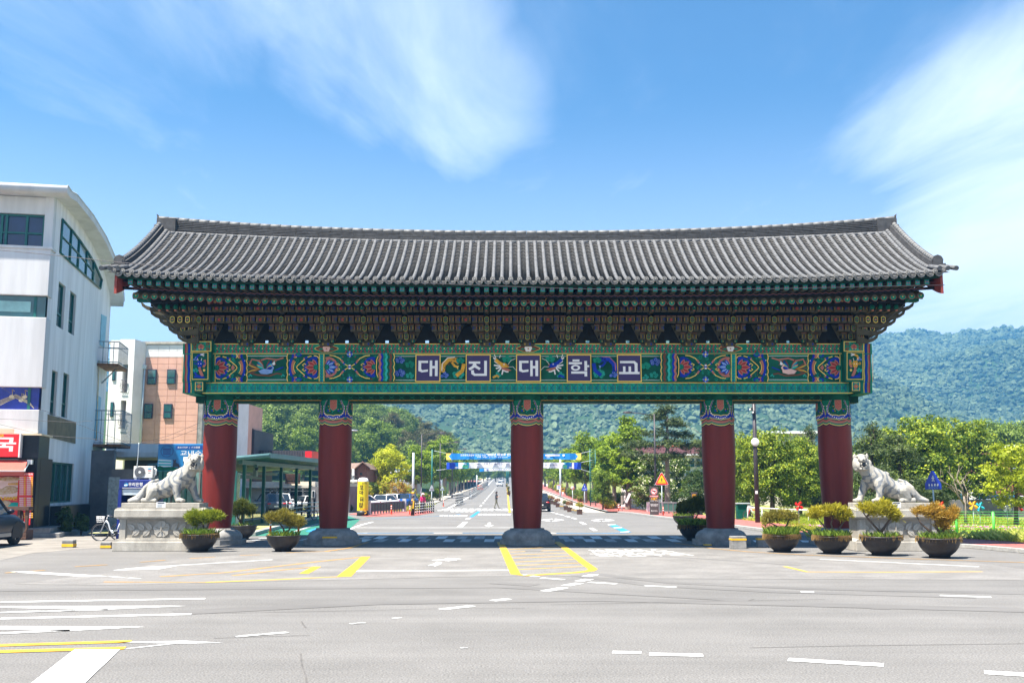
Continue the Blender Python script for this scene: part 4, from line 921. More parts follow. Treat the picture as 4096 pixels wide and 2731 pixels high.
# bargeboards, eave fascia, sheathing, rafters
for s in(-1,1):
    for side in(1,-1):
        bb=MB(); K=18; x=s*(HW-.32)
        for i in range(K):
            q0,q1=i/K*.985,(i+1)/K*.985; h0,h1=.62+.12*q0,.62+.12*q1
            vs=[(x,side*ry(q0),rz(HW,q0)-.06),(x,side*ry(q1),rz(HW,q1)-.06),(x,side*ry(q1),rz(HW,q1)-.06-h1),(x,side*ry(q0),rz(HW,q0)-.06-h0)]
            vs+=[(a+s*.09,b_,c) for a,b_,c in vs]; bb.add(vs,[(0,1,2,3),(7,6,5,4),(3,2,6,7),(0,4,5,1),(1,5,6,2),(0,3,7,4)],'board_red')
        bb.build('bargeboard',gate)
def eave(name,y,dz,h,m,d=.06,xw=HW-.25):
    b=MB(); K=40
    for i in range(K):
        x0=-xw+2*xw*i/K; x1=-xw+2*xw*(i+1)/K
        vs=[(x0,y,rz(x0,1)+dz),(x1,y,rz(x1,1)+dz),(x1,y+d,rz(x1,1)+dz),(x0,y+d,rz(x0,1)+dz)]; vs+=[(a,b_,c+h) for a,b_,c in vs]
        b.add(vs,[(0,1,5,4),(3,2,1,0),(2,3,7,6),(4,5,6,7)],m)
    return b.build(name,gate)
eave('eave_fascia',YE+.10,-.19,.13,'dan_dark')
eave('rafter_board',YE+.62,-.50,.10,'bracket_dark')
zz_=MB()
for i in range(int(2*14.4/.12)):
    x0=-14.4+i*.12; 
    for m,o in(('old_pink',.0),('dan_navy',-.022)):
        za,zb_=(.0,.045) if i%2 else (.045,.0); c0=rz(x0,1)-.475+o
        zz_.add([(x0,YE+.615-.002*(m=='old_pink'),c0+za),(x0+.12,YE+.615-.002*(m=='old_pink'),c0+zb_),(x0+.12,YE+.615-.002*(m=='old_pink'),c0+zb_+.016),(x0,YE+.615-.002*(m=='old_pink'),c0+za+.016)],[(0,1,2,3)],m)
zz_.build('zigzag_painting',gate)
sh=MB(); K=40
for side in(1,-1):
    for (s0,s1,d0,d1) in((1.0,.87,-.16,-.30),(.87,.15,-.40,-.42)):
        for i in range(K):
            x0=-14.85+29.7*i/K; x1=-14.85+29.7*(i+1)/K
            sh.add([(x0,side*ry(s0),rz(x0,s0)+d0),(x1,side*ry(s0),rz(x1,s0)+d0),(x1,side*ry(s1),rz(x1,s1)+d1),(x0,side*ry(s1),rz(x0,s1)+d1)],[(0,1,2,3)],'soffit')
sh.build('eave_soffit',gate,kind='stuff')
sq=MB(); sq.box((0,.45,-.0),(.165,.9,.165),'bracket_wood'); sq.bx(-.082,.082,-.004,-.0005,-.082,.082,'dan_bright')
for a,c in((-1,1),(1,1)): sq.add([(-.07*a,-.006,-.07),(-.05*a,-.006,-.07),(.07*a,-.006,.07),(.05*a,-.006,.07)],[(0,1,2,3)],'dan_blue')
sq.bx(-.045,.045,-.009,-.0065,-.008,.008,'dan_pink'); sq.bx(-.055,-.04,-.009,-.0065,-.04,.04,'dan_pink'); sq.bx(.04,.055,-.009,-.0065,-.04,.04,'dan_pink'); sqm=sq.mesh('square_rafter')
rr=MB(); rr.cyl((0,0,0),(0,3.4,1.25),.115,'bracket_wood',n=12); rr.cyl((0,-.004,0),(0,-.0005,0),.118,'dan_pink',n=16); rr.cyl((0,-.007,0),(0,-.0042,0),.106,'dan_navy',n=16)
for i in range(8):
    a=i*math.pi/4+.39; d=(math.cos(a),math.sin(a)); q=(-d[1],d[0])
    rr.add([(d[0]*u+q[0]*w,-.010,d[1]*u+q[1]*w) for u,w in((.018,0),(.06,.032),(.09,.03),(.104,0),(.09,-.03),(.06,-.032))],[(0,1,2,3,4,5)][::-1] if False else [(0,5,4,3,2,1)],'dan_green')
rr.cyl((0,-.012,0),(0,-.0102,0),.02,'dan_yellow',n=7); rrm=rr.mesh('round_rafter')
for i in range(86):
    x=-14.35+28.7*i/85
    link('square_rafter',sqm,gate,(x,YE+.26,rz(x,1)-.275)); link('round_rafter',rrm,gate,(x,YE+.86,rz(x,1)-.66))
# a fine bird net hung from the eave ends
nb=MB()
for s in(-1,1):
    A=Vector((s*14.4,-3.9,rz(14.4,.8)-.75)); Bp=Vector((s*13.2,-1.6,zt+.1))
    for i in range(9):
        t=i/8; a=A.lerp(Bp,t); nb.tube([a,a+Vector((-s*(1.2-.6*t),.2,.12))],.004,'net',3)
    nb.tube([A,A.lerp(Bp,.5)+Vector((-s*.14,0,-.10)),Bp],.012,'net',4)
nb.build('bird_net',gate,kind='stuff')
# ---------- left: white corner building with the arched roof
mat('white_wall',(.60,.595,.60),.8,.13,1.3,b=.2,bs=14,det=9,stretch=(1,1,.10),th=(.3,.6)); mat('white_wall_side',(.73,.715,.725),.8,.15,1.5,b=.2,bs=14,det=9,stretch=(1,1,.09),th=(.3,.6))  # side copy paler to offset that wall facing away from the sun
mat('concrete_grey',(.15,.145,.15),.85,.2,1.2,b=.2,bs=20); mat('tan_board',(.20,.155,.09),.8,.2,1.5); mat('black_granite',(.010,.012,.02),.3,.3,9,sp=.25); mat('teal_frame',(.012,.12,.11),.4,.1); mat('door_blue',(.25,.50,.62),.5,.1)
mat('sign_red',(.70,.022,.03),.35,.08); mat('awning_red',(.52,.10,.075),.8,.15,2); mat('music_blue',(.02,.035,.30),.3,.3,2); mat('cream',(.72,.60,.40),.6,.1); mat('timber_brown',(.09,.045,.03),.7,.25,5); mat('rail_blue',(.22,.28,.32),.45,.3,8); mat('rust',(.20,.09,.04),.85,.35,6)
mat('banner_photo',(.45,.28,.12),.5,.5,9,c2=(.62,.52,.40)); mat('menu_pink',(.80,.62,.62),.6,.1); mat('menu_orange',(.75,.38,.05),.6,.1)
dS=Vector((-.194,.981,0)).normalized(); eS=Vector((dS.y,-dS.x,0)); ANG=math.atan2(eS.y,eS.x)
CX,_=P(186,1280,46.5); CB=Vector((CX,46.5,0))
def spx(px,py,off=0.):
    "side wall plane: (y,z) in the building's frame, off = metres in front of the wall"
    r=ray(px,py); c=CB+eS*off; D=r[0]*(-dS.y)-r[1]*(-dS.x); s=(c.x*(-dS.y)-c.y*(-dS.x))/D
    p=Vector((r[0]*s,r[1]*s,0))-c; return p.dot(dS),H+r[2]*s
def fpx(px,py,off=0.):
    r=ray(px,py); c=CB-dS*off; D=r[0]*dS.y*1.-0; nrm=dS
    s=c.dot(nrm)/(r[0]*nrm.x+r[1]*nrm.y); p=Vector((r[0]*s,r[1]*s,0))-c; return p.dot(eS),H+r[2]*s
bl=thing('corner_building','white rendered corner building with teal windows under an arched roof','building',CB,ANG)
soff=[spx(*q) for q in [(216,790),(240,802),(311,884),(367,970),(408,1057),(431,1139),(441,1190)]]
LS=spx(436,1350)[0]; ZB=.3
# side wall as a sheet of pieces around its openings: drawn as one outline with holes cut by recessing the windows
def zroof(y):
    ys=[q[0] for q in soff]; zs=[q[1] for q in soff]; return float(np.interp(y,ys,zs))
openS=[ # px outlines of openings on the side wall
 ('slit',[spx(*q) for q in [(236,1129),(263,1142),(253,1318),(224,1303)]]),
 ('slit',[spx(*q) for q in [(283,1166),(306,1178),(296,1343),(270,1326)]]),
 ('slit',[spx(*q) for q in [(208,1478),(230,1487),(222,1665),(199,1657)]]),
 ('slit',[spx(*q) for q in [(253,1487),(277,1500),(268,1672),(245,1668)]]),
]
def rectof(q): ys=[a[0] for a in q]; zs=[a[1] for a in q]; return min(ys),max(ys),min(zs),max(zs)
holes=[]
for k,q in openS: 
    y0=(q[0][0]+q[3][0])/2; y1=(q[1][0]+q[2][0])/2; z1=(q[0][1]+q[1][1])/2; z0=(q[2][1]+q[3][1])/2; holes.append((y0,y1,z0,z1))
ST=[spx(205,1845)[0],spx(296,1854)[0],spx(205,2012)[1],spx(250,1850)[1]]; holes.append(tuple(ST))
def wallgrid(b,holes,y0,y1,z0f,z1f,m,x=0.,nx=0):
    cuts=sorted({y0,y1,*[h[0] for h in holes],*[h[1] for h in holes],*list(np.linspace(y0,y1,nx+2))})
    cuts=[c for c in cuts if y0<=c<=y1]
    for a,c in zip(cuts,cuts[1:]):
        if c-a<1e-4: continue
        hs_=sorted([h for h in holes if h[0]<=a+1e-5 and h[1]>=c-1e-5],key=lambda h:h[2]); lo=(z0f,z0f)
        for h in hs_: b.add([(x,a,lo[0]),(x,c,lo[1]),(x,c,h[2]),(x,a,h[2])],[(0,1,2,3)],m); lo=(h[3],h[3])
        b.add([(x,a,lo[0]),(x,c,lo[1]),(x,c,z1f(c)),(x,a,z1f(a))],[(0,1,2,3)],m)
# arched glazing
arch=[spx(*q) for q in [(246,877),(283,918),(314,958),(345,1003),(372,1047),(404,1118)]]; aby=[spx(237,1010),spx(398,1155)]
w=MB(); wallgrid(w,holes,0,LS,ZB-.4,lambda y:zroof(y),'white_wall_side',0.,14)
for (y0,y1,z0,z1) in holes:
    for f in [[(0,y0,z0),(0,y0,z1),(-.22,y0,z1),(-.22,y0,z0)],[(0,y1,z1),(0,y1,z0),(-.22,y1,z0),(-.22,y1,z1)],[(0,y0,z1),(0,y1,z1),(-.22,y1,z1),(-.22,y0,z1)],[(0,y1,z0),(0,y0,z0),(-.22,y0,z0),(-.22,y1,z0)]]: w.add(f,[(0,1,2,3)],'white_wall')
w.build('side_wall',bl)
for (y0,y1,z0,z1) in holes[:4]:
    g=MB(); g.bx(-.2,-.17,y0,y1,z0,z1,'glass_teal'); go=g.build('window',bl); f=MB()
    for a in((y0,y0+.06,z0,z1),(y1-.06,y1,z0,z1)): f.bx(-.165,-.11,*a,'teal_frame')
    f.bx(-.165,-.115,y0+.06,y1-.06,z0,z0+.06,'teal_frame'); f.bx(-.165,-.115,y0+.06,y1-.06,z1-.06,z1,'teal_frame'); zm=z0+(z1-z0)*.32; f.bx(-.165,-.115,y0+.06,y1-.06,zm-.04,zm+.04,'teal_frame'); f.build('window_frame',go)
y0,y1,z0,z1=ST; g=MB(); g.bx(-.2,-.17,y0,y1,z0,z1,'glass_teal'); go=g.build('shop_window',bl); f=MB()
for k in range(5): yy=y0+(y1-y0)*k/4; f.bx(-.165,-.08,max(y0,yy-.05),min(y1,yy+.05),z0,z1,'teal_frame')
f.bx(-.165,-.09,y0,y1,z0,z0+.08,'teal_frame'); f.bx(-.165,-.09,y0,y1,z1-.08,z1,'teal_frame'); f.build('window_frame',go)
# arched window as proud glazing panes with bars
pol=[aby[0]]+[(a[0],a[1]) for a in arch]+[aby[1]]
g=MB(); g.ext(pol,'x',.01,.03,'glass_teal'); go=g.build('arched_window',bl); f=MB()
def bar(a,c,w_=.05): f.tube([(.05,*a),(.05,*c)],w_,'teal_frame',4)
for a,c in zip(pol,pol[1:]+pol[:1]): bar(a,c,.06)
midl=[((a[0]),a[1]*.5+.5*float(np.interp(a[0],[aby[0][0],aby[1][0]],[aby[0][1],aby[1][1]]))) for a in arch[:-1]]
for a,c in zip(midl,midl[1:]): bar(a,c)
bar((aby[0][0],(aby[0][1]+arch[0][1])/2),midl[0])
for a in arch[1:-1]: bar(a,(a[0],float(np.interp(a[0],[aby[0][0],aby[1][0]],[aby[0][1],aby[1][1]]))))
f.build('window_frame',go)
# roof shell: arch extruded along the front
r_=MB(); top=[(y,z+.32) for y,z in [(-.9,soff[0][1]+.05)]+soff+[(soff[-1][0]+.3,soff[-1][1]-.5)]]; bot=[(y,z-.0) for y,z in [(-.9,soff[0][1]+.02)]+soff+[(soff[-1][0]+.18,soff[-1][1]-.5)]]
r_.ext(top+bot[::-1],'x',-18,.75,'white_wall',True); r_.build('roof',bl)
e_=MB()
for a,c in zip(top,top[1:]): e_.tube([(.76,a[0],a[1]+.02),(.76,c[0],c[1]+.02)],.035,'steel_pale',4)
e_.build('roof_edge',bl)
# front: bands, ribbons of glass, dark upper window
zf=lambda py:fpx(120,py)[1]
def fb(name,x0,x1,y0,y1,z0,z1,m,par=None,bev=0,**k): b=MB(); b.bx(x0,x1,y0,y1,z0,z1,m); return b.build(name,par or bl,bev=bev,**k)
xe=fpx(197,1100,.3)[0]
fb('white_band',-18,xe,-.3,.5,zf(1185),zf(1000),'white_wall',bev=.02); fb('ledge',-18,xe+.06,-.36,.5,zf(1000),zf(990),'white_wall')
fb('white_band',-18,xe-.0,-.3,.5,zf(1550),zf(1272),'white_wall',bev=.02); fb('white_band',-18,xe-.05,-.3,.5,zf(1740),zf(1640),'white_wall',bev=.02)
fb('rear_wall',-18,-.05,.52,.7,ZB,zroof(.6)-.02,'white_wall'); fb('far_wall',-18,-.05,LS-.2,LS,ZB-.4,zroof(LS)-.05,'white_wall_side')
fb('corner_pillar',fpx(178,900)[0],fpx(222,900)[0]-.1,-.05,.45,zf(995),soff[0][1]+.1,'white_wall')
g=fb('upper_window',-18,fpx(176,900)[0],.25,.3,zf(992),zf(855),'glass_navy'); fb('window_head',-18,fpx(178,900)[0],.05,.5,zf(855),soff[0][1],'white_wall')
f=MB()
for px in(3,22,104,172): x=fpx(px,900)[0]; f.bx(x-.05,x+.05,.16,.245,zf(990),zf(858),'teal_frame')
for py in(860,930,986): f.bx(-18,fpx(176,900)[0],.18,.24,zf(py)-.04,zf(py)+.04,'teal_frame')
f.build('window_frame',g)
g=fb('ribbon_window',-18,xe-.12,-.1,.4,zf(1271),zf(1187),'glass_teal'); fb('window_frame',xe-.62,xe-.50,-.14,-.101,zf(1270),zf(1188),'teal_frame',g)
mat('pale_reflection',(.30,.52,.50),.2,.2,1.5); fb('blind',-3.3,xe-.75,-.125,-.103,zf(1250),zf(1208),'pale_reflection',g)  # pale panel on the glass paints a reflection
g=fb('ribbon_window',-18,xe-.15,-.1,.4,zf(1639),zf(1551),'music_blue'); fb('window_frame',xe-.62,xe-.50,-.14,-.101,zf(1638),zf(1552),'teal_frame',g)
m_=MB(); Zm=lambda py:fpx(70,py,.12)[1]; Xm=lambda px:fpx(px,1600,.12)[0]
def mt(pts,w_): m_.tube([(Xm(a),-.115,Zm(c)) for a,c in pts],w_,'cream',4)
for k in range(5): mt([(0,1602+k*5),(30,1590+k*4),(62,1577+k*3.5),(90,1590+k*3),(118,1605+k*2.5),(138,1632)],.012)
for a,c in((46,1586),(85,1600),(98,1586)): m_.ell((Xm(a),-.12,Zm(c)),(.12,.01,.08),'cream',8,5); mt([(a+4,c),(a,c-28),(a+10,c-22)],.018)
m_.build('music_note_print',g)
# ground floor: black granite fascia, red sign, awning, posters, menu board
xs_=fpx(156,1790,.3)[0]
fb('shop_fascia',-18,xs_+.0,-.35,1.55,zf(1833),zf(1742),'black_granite',bev=.01)
c=MB(); c.bx(-18,xs_+.12,-.5,1.6,zf(1742),zf(1735),'cream'); c.build('fascia_cap',bl)
fb('granite_pillar',xs_-.85,xs_-.05,-.2,1.45,ZB,zf(1833)-.003,'black_granite'); fb('shop_front',-18,xs_-.85,.3,.5,ZB,zf(1833),'glass_dark')
xr=fpx(78,1790,.6)[0]; sg=fb('shop_sign',-18,xr,-.75,-.36,zf(1829),zf(1739),'sign_red',bev=.02); fb('sign_edge',xr+.002,xr+.06,-.76,-.36,zf(1831),zf(1737),'white',sg)
txt('국','lettering',sg,(fpx(15,1785,.75)[0],-.752,zf(1780)),1.0,.62,'white',bold=.03); 
txt('문','lettering',sg,(fpx(4,1747,.75)[0],-.752,zf(1748)),.25,.17,'yellow_paint',bold=.02)
bd=fb('sign_topper',-18,fpx(52,1730,.5)[0],-.5,-.4,zf(1736),zf(1718),'cream')
a=MB(); xa=fpx(110,1840,.4)[0]; xb=fpx(70,1885,1.6)[0]
a.add([(-18,-.4,zf(1840)),(xa,-.4,zf(1840)),(xb+.3,-1.7,zf(1886)),(-18,-1.7,zf(1886))],[(3,2,1,0)],'awning_red'); a.add([(-18,-1.7,zf(1886)),(xb+.3,-1.7,zf(1886)),(xb+.3,-1.68,zf(1904)),(-18,-1.68,zf(1904))],[(3,2,1,0)],'awning_red')
a.tube([(-18,-1.72,zf(1886)),(xb+.35,-1.72,zf(1886))],.03,'white',6); a.tube([(xa+.1,-.4,zf(1848)),(xb+.3,-1.7,zf(1886))],.025,'steel',6); a.box((xa+.12,-.42,zf(1848)),(.2,.25,.2),'white'); a.build('awning',bl)
xp=fpx(72,1980,.5)[0]; po=fb('food_poster',-18,xp,-.42,-.38,zf(2075),zf(1905),'sign_red')
d=MB(); yq=-.43; d.bx(-3,xp-.05,-.427,-.421,zf(1990),zf(1908),'menu_pink'); d.build('poster_print',po)
d=MB()
for k,(px,py,rx,rz_) in enumerate([(10,1965,.36,.14),(40,1958,.34,.18),(36,1915,.5,.1),(58,2022,.3,.17),(22,2012,.26,.14)]): d.ell((fpx(px,py,.43)[0],-.431,zf(py)),(rx,.012,rz_),'banner_photo' if k!=3 else 'dan_aqua',12,6)
d.build('dish_print',po)
txt('3,500원','lettering',po,(fpx(34,1992,.43)[0],-.446,zf(1992)),.72,.20,'yellow_paint',bold=.05); txt('4,000원','lettering',po,(fpx(52,1935,.43)[0],-.446,zf(1935)),.42,.12,'yellow_paint',bold=.04)
mb_=thing('menu_board','tall red menu board leaning on the black granite shop pillar','menu board',(0,0,0)); 
X0,Z0=P(72,2075,45.2); X1,Z1=P(134,1890,45.2); MY=45.2
b=MB(); b.bx(X0-.02,X1,MY-.03,MY+.03,Z0-.25,Z1,'sign_red'); bo=b.build('board',mb_); d=MB()
for cpx in(78,107):
    for k in range(22):
        if k in(10,18): continue
        x,z=P(cpx,1908+k*7.6,MY-.035); 
        for q in range(4): d.bx(x+q*.045,x+q*.045+.032,MY-.036,MY-.0305,z-.028,z+.028,'menu_pink')
        d.bx(x+.19,x+.265,MY-.036,MY-.0305,z-.03,z+.03,'menu_orange')
d.build('menu_print',bo,kind='stuff'); x,z=P(113,1896,MY); txt('먹거리천국','lettering',bo,(x,MY-.032,z),.42,.09,'white',bold=.03)
tf=thing('timber_stand','brown timber stand of posts and boards beside the dark car','stand',(0,0,0)); Xt0,Zt0=P(72,2150,44.4); Xt1,_=P(122,2100,44.4); TY=44.4
b=MB(); b.bx(Xt0-.5,Xt1,TY-.35,TY+.3,.02,.42,'timber_brown')
for k in range(3): b.bx(Xt0-.5,Xt1+.01,TY-.37,TY-.352,.04+k*.14,.16+k*.14,'timber_brown')
b.build('base_boards',tf,bev=.01)
for x in(Xt0+.05,Xt1-.12): b=MB(); b.bx(x,x+.12,TY-.3,TY-.18,.42,1.25,'timber_brown'); b.build('post',tf)
b=MB(); b.bx(Xt0-.5,Xt1+.04,TY-.36,TY+.1,1.25,1.40,'timber_brown'); b.build('top_rail',tf); b=MB(); b.tube([(Xt0+.2,TY-.22,1.22),(Xt1-.18,TY-.22,.45)],.05,'timber_brown',4); b.build('brace',tf)
# side base: black wall under shop window, tan board, door and balconies
yA=spx(196,2060)[0]; yB=spx(365,2060)[0]; fb('granite_planter_wall',.0,.5,yA+.1,yB,ZB-.2,spx(250,2020)[1],'black_granite')
fb('granite_return',.001,.06,.35,ST[0],ZB,ST[3]+.1,'black_granite')
q=[spx(193,1657,.03),spx(305,1688,.03),spx(302,1774,.03),spx(192,1747,.03)]; b=MB(); b.ext(q,'x',.004,.03,'tan_board'); b.build('tan_board',bl)
for pts in ([(404,1257),(424,1267),(415,1390),(398,1380)],[(387,1580),(402,1590),(388,1760),(375,1752)]):
    q=[spx(*a) for a in pts]; b=MB(); b.ext(q,'x',.005,.05,'door_blue'); b.build('door',bl)
def balcony(p0,p1,out,hr,name='balcony'):
    "slab and railing on the side wall between two wall points"
    (ya,za),(yb_,_)=spx(*p0),spx(*p1); s=MB(); s.bx(.0,out,ya,yb_,za-.14,za,'rust'); so_=s.build(name,bl); r=MB()
    for zz in(za+.08,za+hr): r.tube([(.03,ya,zz),(out,ya,zz),(out,yb_,zz),(.03,yb_,zz)],.028,'rail_blue',5)
    r.tube([(.03,ya,za+hr*.72),(out,ya,za+hr*.72),(out,yb_,za+hr*.72)],.018,'rail_blue',4)
    for k in range(12): y=ya+(yb_-ya)*k/11; r.cyl((out,y,za),(out,y,za+hr),.016,'rail_blue',n=4)
    for k in range(1,4): x=out*k/4; r.cyl((x,ya,za),(x,ya,za+hr),.02,'rail_blue',n=4)
    r.build('railing',so_); b=MB(); b.tube([(.03,(ya+yb_)/2,za-1.0),(out*.7,(ya+yb_)/2,za-.14)],.04,'steel',5); b.build('bracket',so_); return so_
balcony((388,1452),(428,1468),1.15,1.25); balcony((372,1775),(415,1790),1.5,1.9)
# lower annex with flat concrete canopy beyond the building
yC=spx(361,1790)[0]; zc=spx(361,1795)[1]
ax=MB(); ax.bx(-3,.0,LS+.0,LS+4,ZB-.3,spx(430,1786)[1]-.3,'concrete_grey'); ax.build('annex_wall',bl)
s=MB(); s.bx(.0,3.6,LS-1.2,LS+6,zc-.38,zc-.06,'white_wall'); s.bx(-.0,3.5,LS+1,LS+6,zc-.06,zc+.5,'white_wall'); s.build('canopy_slab',bl,bev=.02)
s=MB(); s.bx(.5,3.4,LS+4.6,LS+5.2,ZB-.3,zc-.4,'concrete_grey'); s.build('annex_wall',bl)
s=MB(); a_,c_=P(361,1900,56)[0],P(452,1900,56)[0]; q=thing('passage_wall','shaded grey concrete wall closing the passage beside the white building','wall',(0,0,0)); s.bx(a_,c_,56,56.3,0,P(400,1800,56)[1],'concrete_grey'); s.build('wall',q)
q=thing('side_gate','blue grey barred side gate between the passage wall and the cash kiosk','gate',(0,0,0)); a_,c_=P(438,1900,50)[0],P(478,1900,50)[0]
for z_ in(.25,1.35,2.5): s=MB(); s.bx(a_,c_,49.97,50.03,z_,z_+.06,'rail_blue'); s.build('rail',q)
for k in range(9): s=MB(); x=a_+(c_-a_)*k/8; s.bx(x-.025,x+.025,49.98,50.02,.05,2.7,'rail_blue'); s.build('bar',q)
s=MB(); s.bx(a_-.3,c_+.4,51,51.2,0,3.1,'concrete_grey'); s.build('back_wall',q)
st=MB(); y0=spx(150,2140)[0]-.3
st.bx(-.2,1.25,-.5,3.2,.0,.20,'granite_dark'); st.bx(-.2,.8,-.35,2.6,.20,.42,'granite_dark'); st.build('entrance_step',bl,bev=.015)
d=MB(); d.tube([(.06,spx(392,1440)[0],spx(392,1440)[1]),(.06,spx(380,1760)[0],spx(380,1760)[1])],.04,'cream',6); d.build('drain_pipe',bl)
# ---------- bank cash kiosk with an outdoor fan unit on its roof
KY=43.6; kx0,kz1=P(476,1917,KY); kx1,kz0=P(604,1956,KY)
mat('kiosk_blue',(.010,.022,.17),.35,.1); mat('logo_blue',(.10,.40,.72),.4,.05)
ko=thing('cash_kiosk','navy blue bank kiosk with a white lettered header behind the tiger pedestal','kiosk',(kx0,KY,0)); W_=kx1-kx0
b=MB(); b.bx(0,W_,0,1.6,kz0,kz1,'kiosk_blue'); hd=b.build('header',ko,bev=.04); b=MB(); b.bx(0,.14,0,1.6,0,kz0,'kiosk_blue'); b.bx(W_-.14,W_,0,1.6,0,kz0,'kiosk_blue'); b.bx(.14,W_-.14,1.4,1.6,0,kz0,'black'); b.build('side_panels',ko,kind='stuff')
b=MB(); b.bx(.14,W_-.14,.05,.3,kz0-.24,kz0,'steel_pale'); b.build('shutter_box',ko); b=MB(); b.bx(.3,W_-.2,.9,1.39,0,kz0-.5,'glass_dark'); b.bx(.2,.5,.3,.8,.0,.9,'logo_blue'); b.build('cash_machine',ko)
txt('우리은행','lettering',hd,(P(542,1935,KY)[0]-kx0,-.004,P(542,1936,KY)[1]),.60,.15,'white',bold=.015); b=MB(); x,z=P(504,1937,KY); b.lathe([(0,0),(.085,0),(.085,.012)],'logo_blue',16); b.xf(Matrix.Translation((x-kx0,-.004,z))@Matrix.Rotation(R(90),4,'X')); b.build('logo',hd)
b=MB(); b.ell((x-kx0,-.02,z-.03),(.075,.004,.028),'white',12,5); b.build('logo_wave',hd); b=MB()
for k in range(26): xx=P(490+k*3.2,1950,KY)[0]-kx0; b.bx(xx,xx+.018,-.004,-.0005,P(500,1952,KY)[1],P(500,1949,KY)[1],'white')
b.build('small_print',hd,kind='stuff')
ac=thing('outdoor_fan_unit','white outdoor air conditioner unit standing on the navy kiosk roof','air conditioner',(P(529,1915,KY)[0],KY+.1,kz1+.06)); aw=P(607,1915,KY)[0]-P(529,1915,KY)[0]; ah=P(529,1866,KY)[1]-P(529,1914,KY)[1]
mat('ac_white',(.66,.65,.62),.5,.08)
b=MB(); b.bx(0,aw,0,.32,0,ah,'ac_white'); cs=b.build('casing',ac,bev=.02); b=MB(); b.cyl((aw*.33,-.02,ah*.5),(aw*.33,0-.001,ah*.5),ah*.44,'dark_pole',n=28); fn=b.build('fan_guard',ac); b=MB()
for k in range(5): b.lathe([(ah*(.12+.07*k),0),(ah*(.135+.07*k),0)],'steel',24)
b.lathe([(0,.0),(ah*.1,.0)],'white',14); b.xf(Matrix.Translation((aw*.33,-.024,ah*.5))@Matrix.Rotation(R(90),4,'X')); b.build('fan_hub',fn)
b=MB(); b.ell((aw*.82,-.004,ah*.78),(aw*.1,.004,ah*.06),'logo_blue',12,5); b.bx(aw*.74,aw*.9,-.004,-.0005,ah*.60,ah*.65,'sign_red'); b.bx(aw*.75,aw*.88,-.004,-.0005,ah*.42,ah*.45,'black'); b.build('badge',cs)
for x in(.1,aw-.1): b=MB(); b.bx(x-.05,x+.05,0,.32,-.059,-.001,'steel'); b.build('foot',ac)
b=MB(); b.tube([(aw+.02,.1,ah*.8),(aw+.10,.1,ah*.7),(aw+.10,.1,ah*.3),(aw+.02,.1,ah*.2)],.035,'white',6); b.build('pipe',ac)
# ---------- pink and white apartment block
AY=81.; ap=thing('apartment_block','pale pink and white tiled apartment block with narrow blue windows','building',(0,0,0))
mat('pink_tile',(.58,.33,.255),.65,.10,.8); mat('pale_tile',(.72,.70,.69),.65,.08,.8); mat('parapet_green',(.42,.48,.42),.7,.1); mat('frame_navy',(.02,.03,.06),.5,.1); mat('iron_rail',(.07,.07,.08),.5,.1); mat('loggia',(.52,.50,.47),.8,.1)
ax0=lambda px,py=1600,Y=AY:P(px,py,Y)[0]; az=lambda py,Y=AY:P(700,py,Y)[1]
def apb(name,px0,px1,py0,py1,ya,yb_,m,par=ap,**k): b=MB(); b.bx(ax0(px0),ax0(px1),ya,yb_,az(py1),az(py0),m); return b.build(name,par,**k)
b=MB(); b.bx(ax0(430),ax0(815),AY+.3,AY+14,-.2,az(1378),'pale_tile'); b.build('body',ap)
apb('parapet',428,818,1368,1378,AY-.35,AY+.6,'granite'); 
b=MB(); b.ext([(ax0(470),az(1370)),(ax0(530),az(1356)),(ax0(625),az(1356)),(ax0(690),az(1372))],'y',AY+2,AY+8,'parapet_green'); b.build('roof_house',ap)
pe=apb('pink_wall',579,797,1430,1830,AY-.2,AY+.3,'pink_tile'); we=apb('white_wall',579,797,1380,1430,AY-.2,AY+.3,'pale_tile')
cols=[579,628,672,704,750,797]; rows=[1432+25.3*k for k in range(16)]
for i in range(5):
    for j in range(15):
        b=MB(); g_=.012; b.bx(ax0(cols[i])+g_,ax0(cols[i+1])-g_,AY-.235,AY-.2005,az(rows[j+1])+g_,az(rows[j])-g_,'pink_tile'); b.build('wall_panel',ap)
    b=MB(); b.bx(ax0(cols[i])+g_,ax0(cols[i+1])-g_,AY-.235,AY-.2005,az(1429)+g_,az(1404)-g_,'pale_tile'); b.build('wall_panel',ap); b=MB(); b.bx(ax0(cols[i])+g_,ax0(cols[i+1])-g_,AY-.235,AY-.2005,az(1403)+g_,az(1381)-g_,'pale_tile'); b.build('wall_panel',ap)
for (px0,px1,py0,py1) in [(591,626,1479,1539),(669,703,1479,1537),(584,618,1616,1675),(662,695,1616,1674)]:
    f=apb('window',px0,px1,py0,py1,AY-.36,AY-.236,'frame_navy'); w_=(px1-px0)
    apb('pane',px0+3,px1-3,py0+3,py0+31,AY-.375,AY-.361,'glass_teal',f); apb('pane',px0+4,px1-4,py0+36,py1-3,AY-.375,AY-.361,'glass_teal',f)
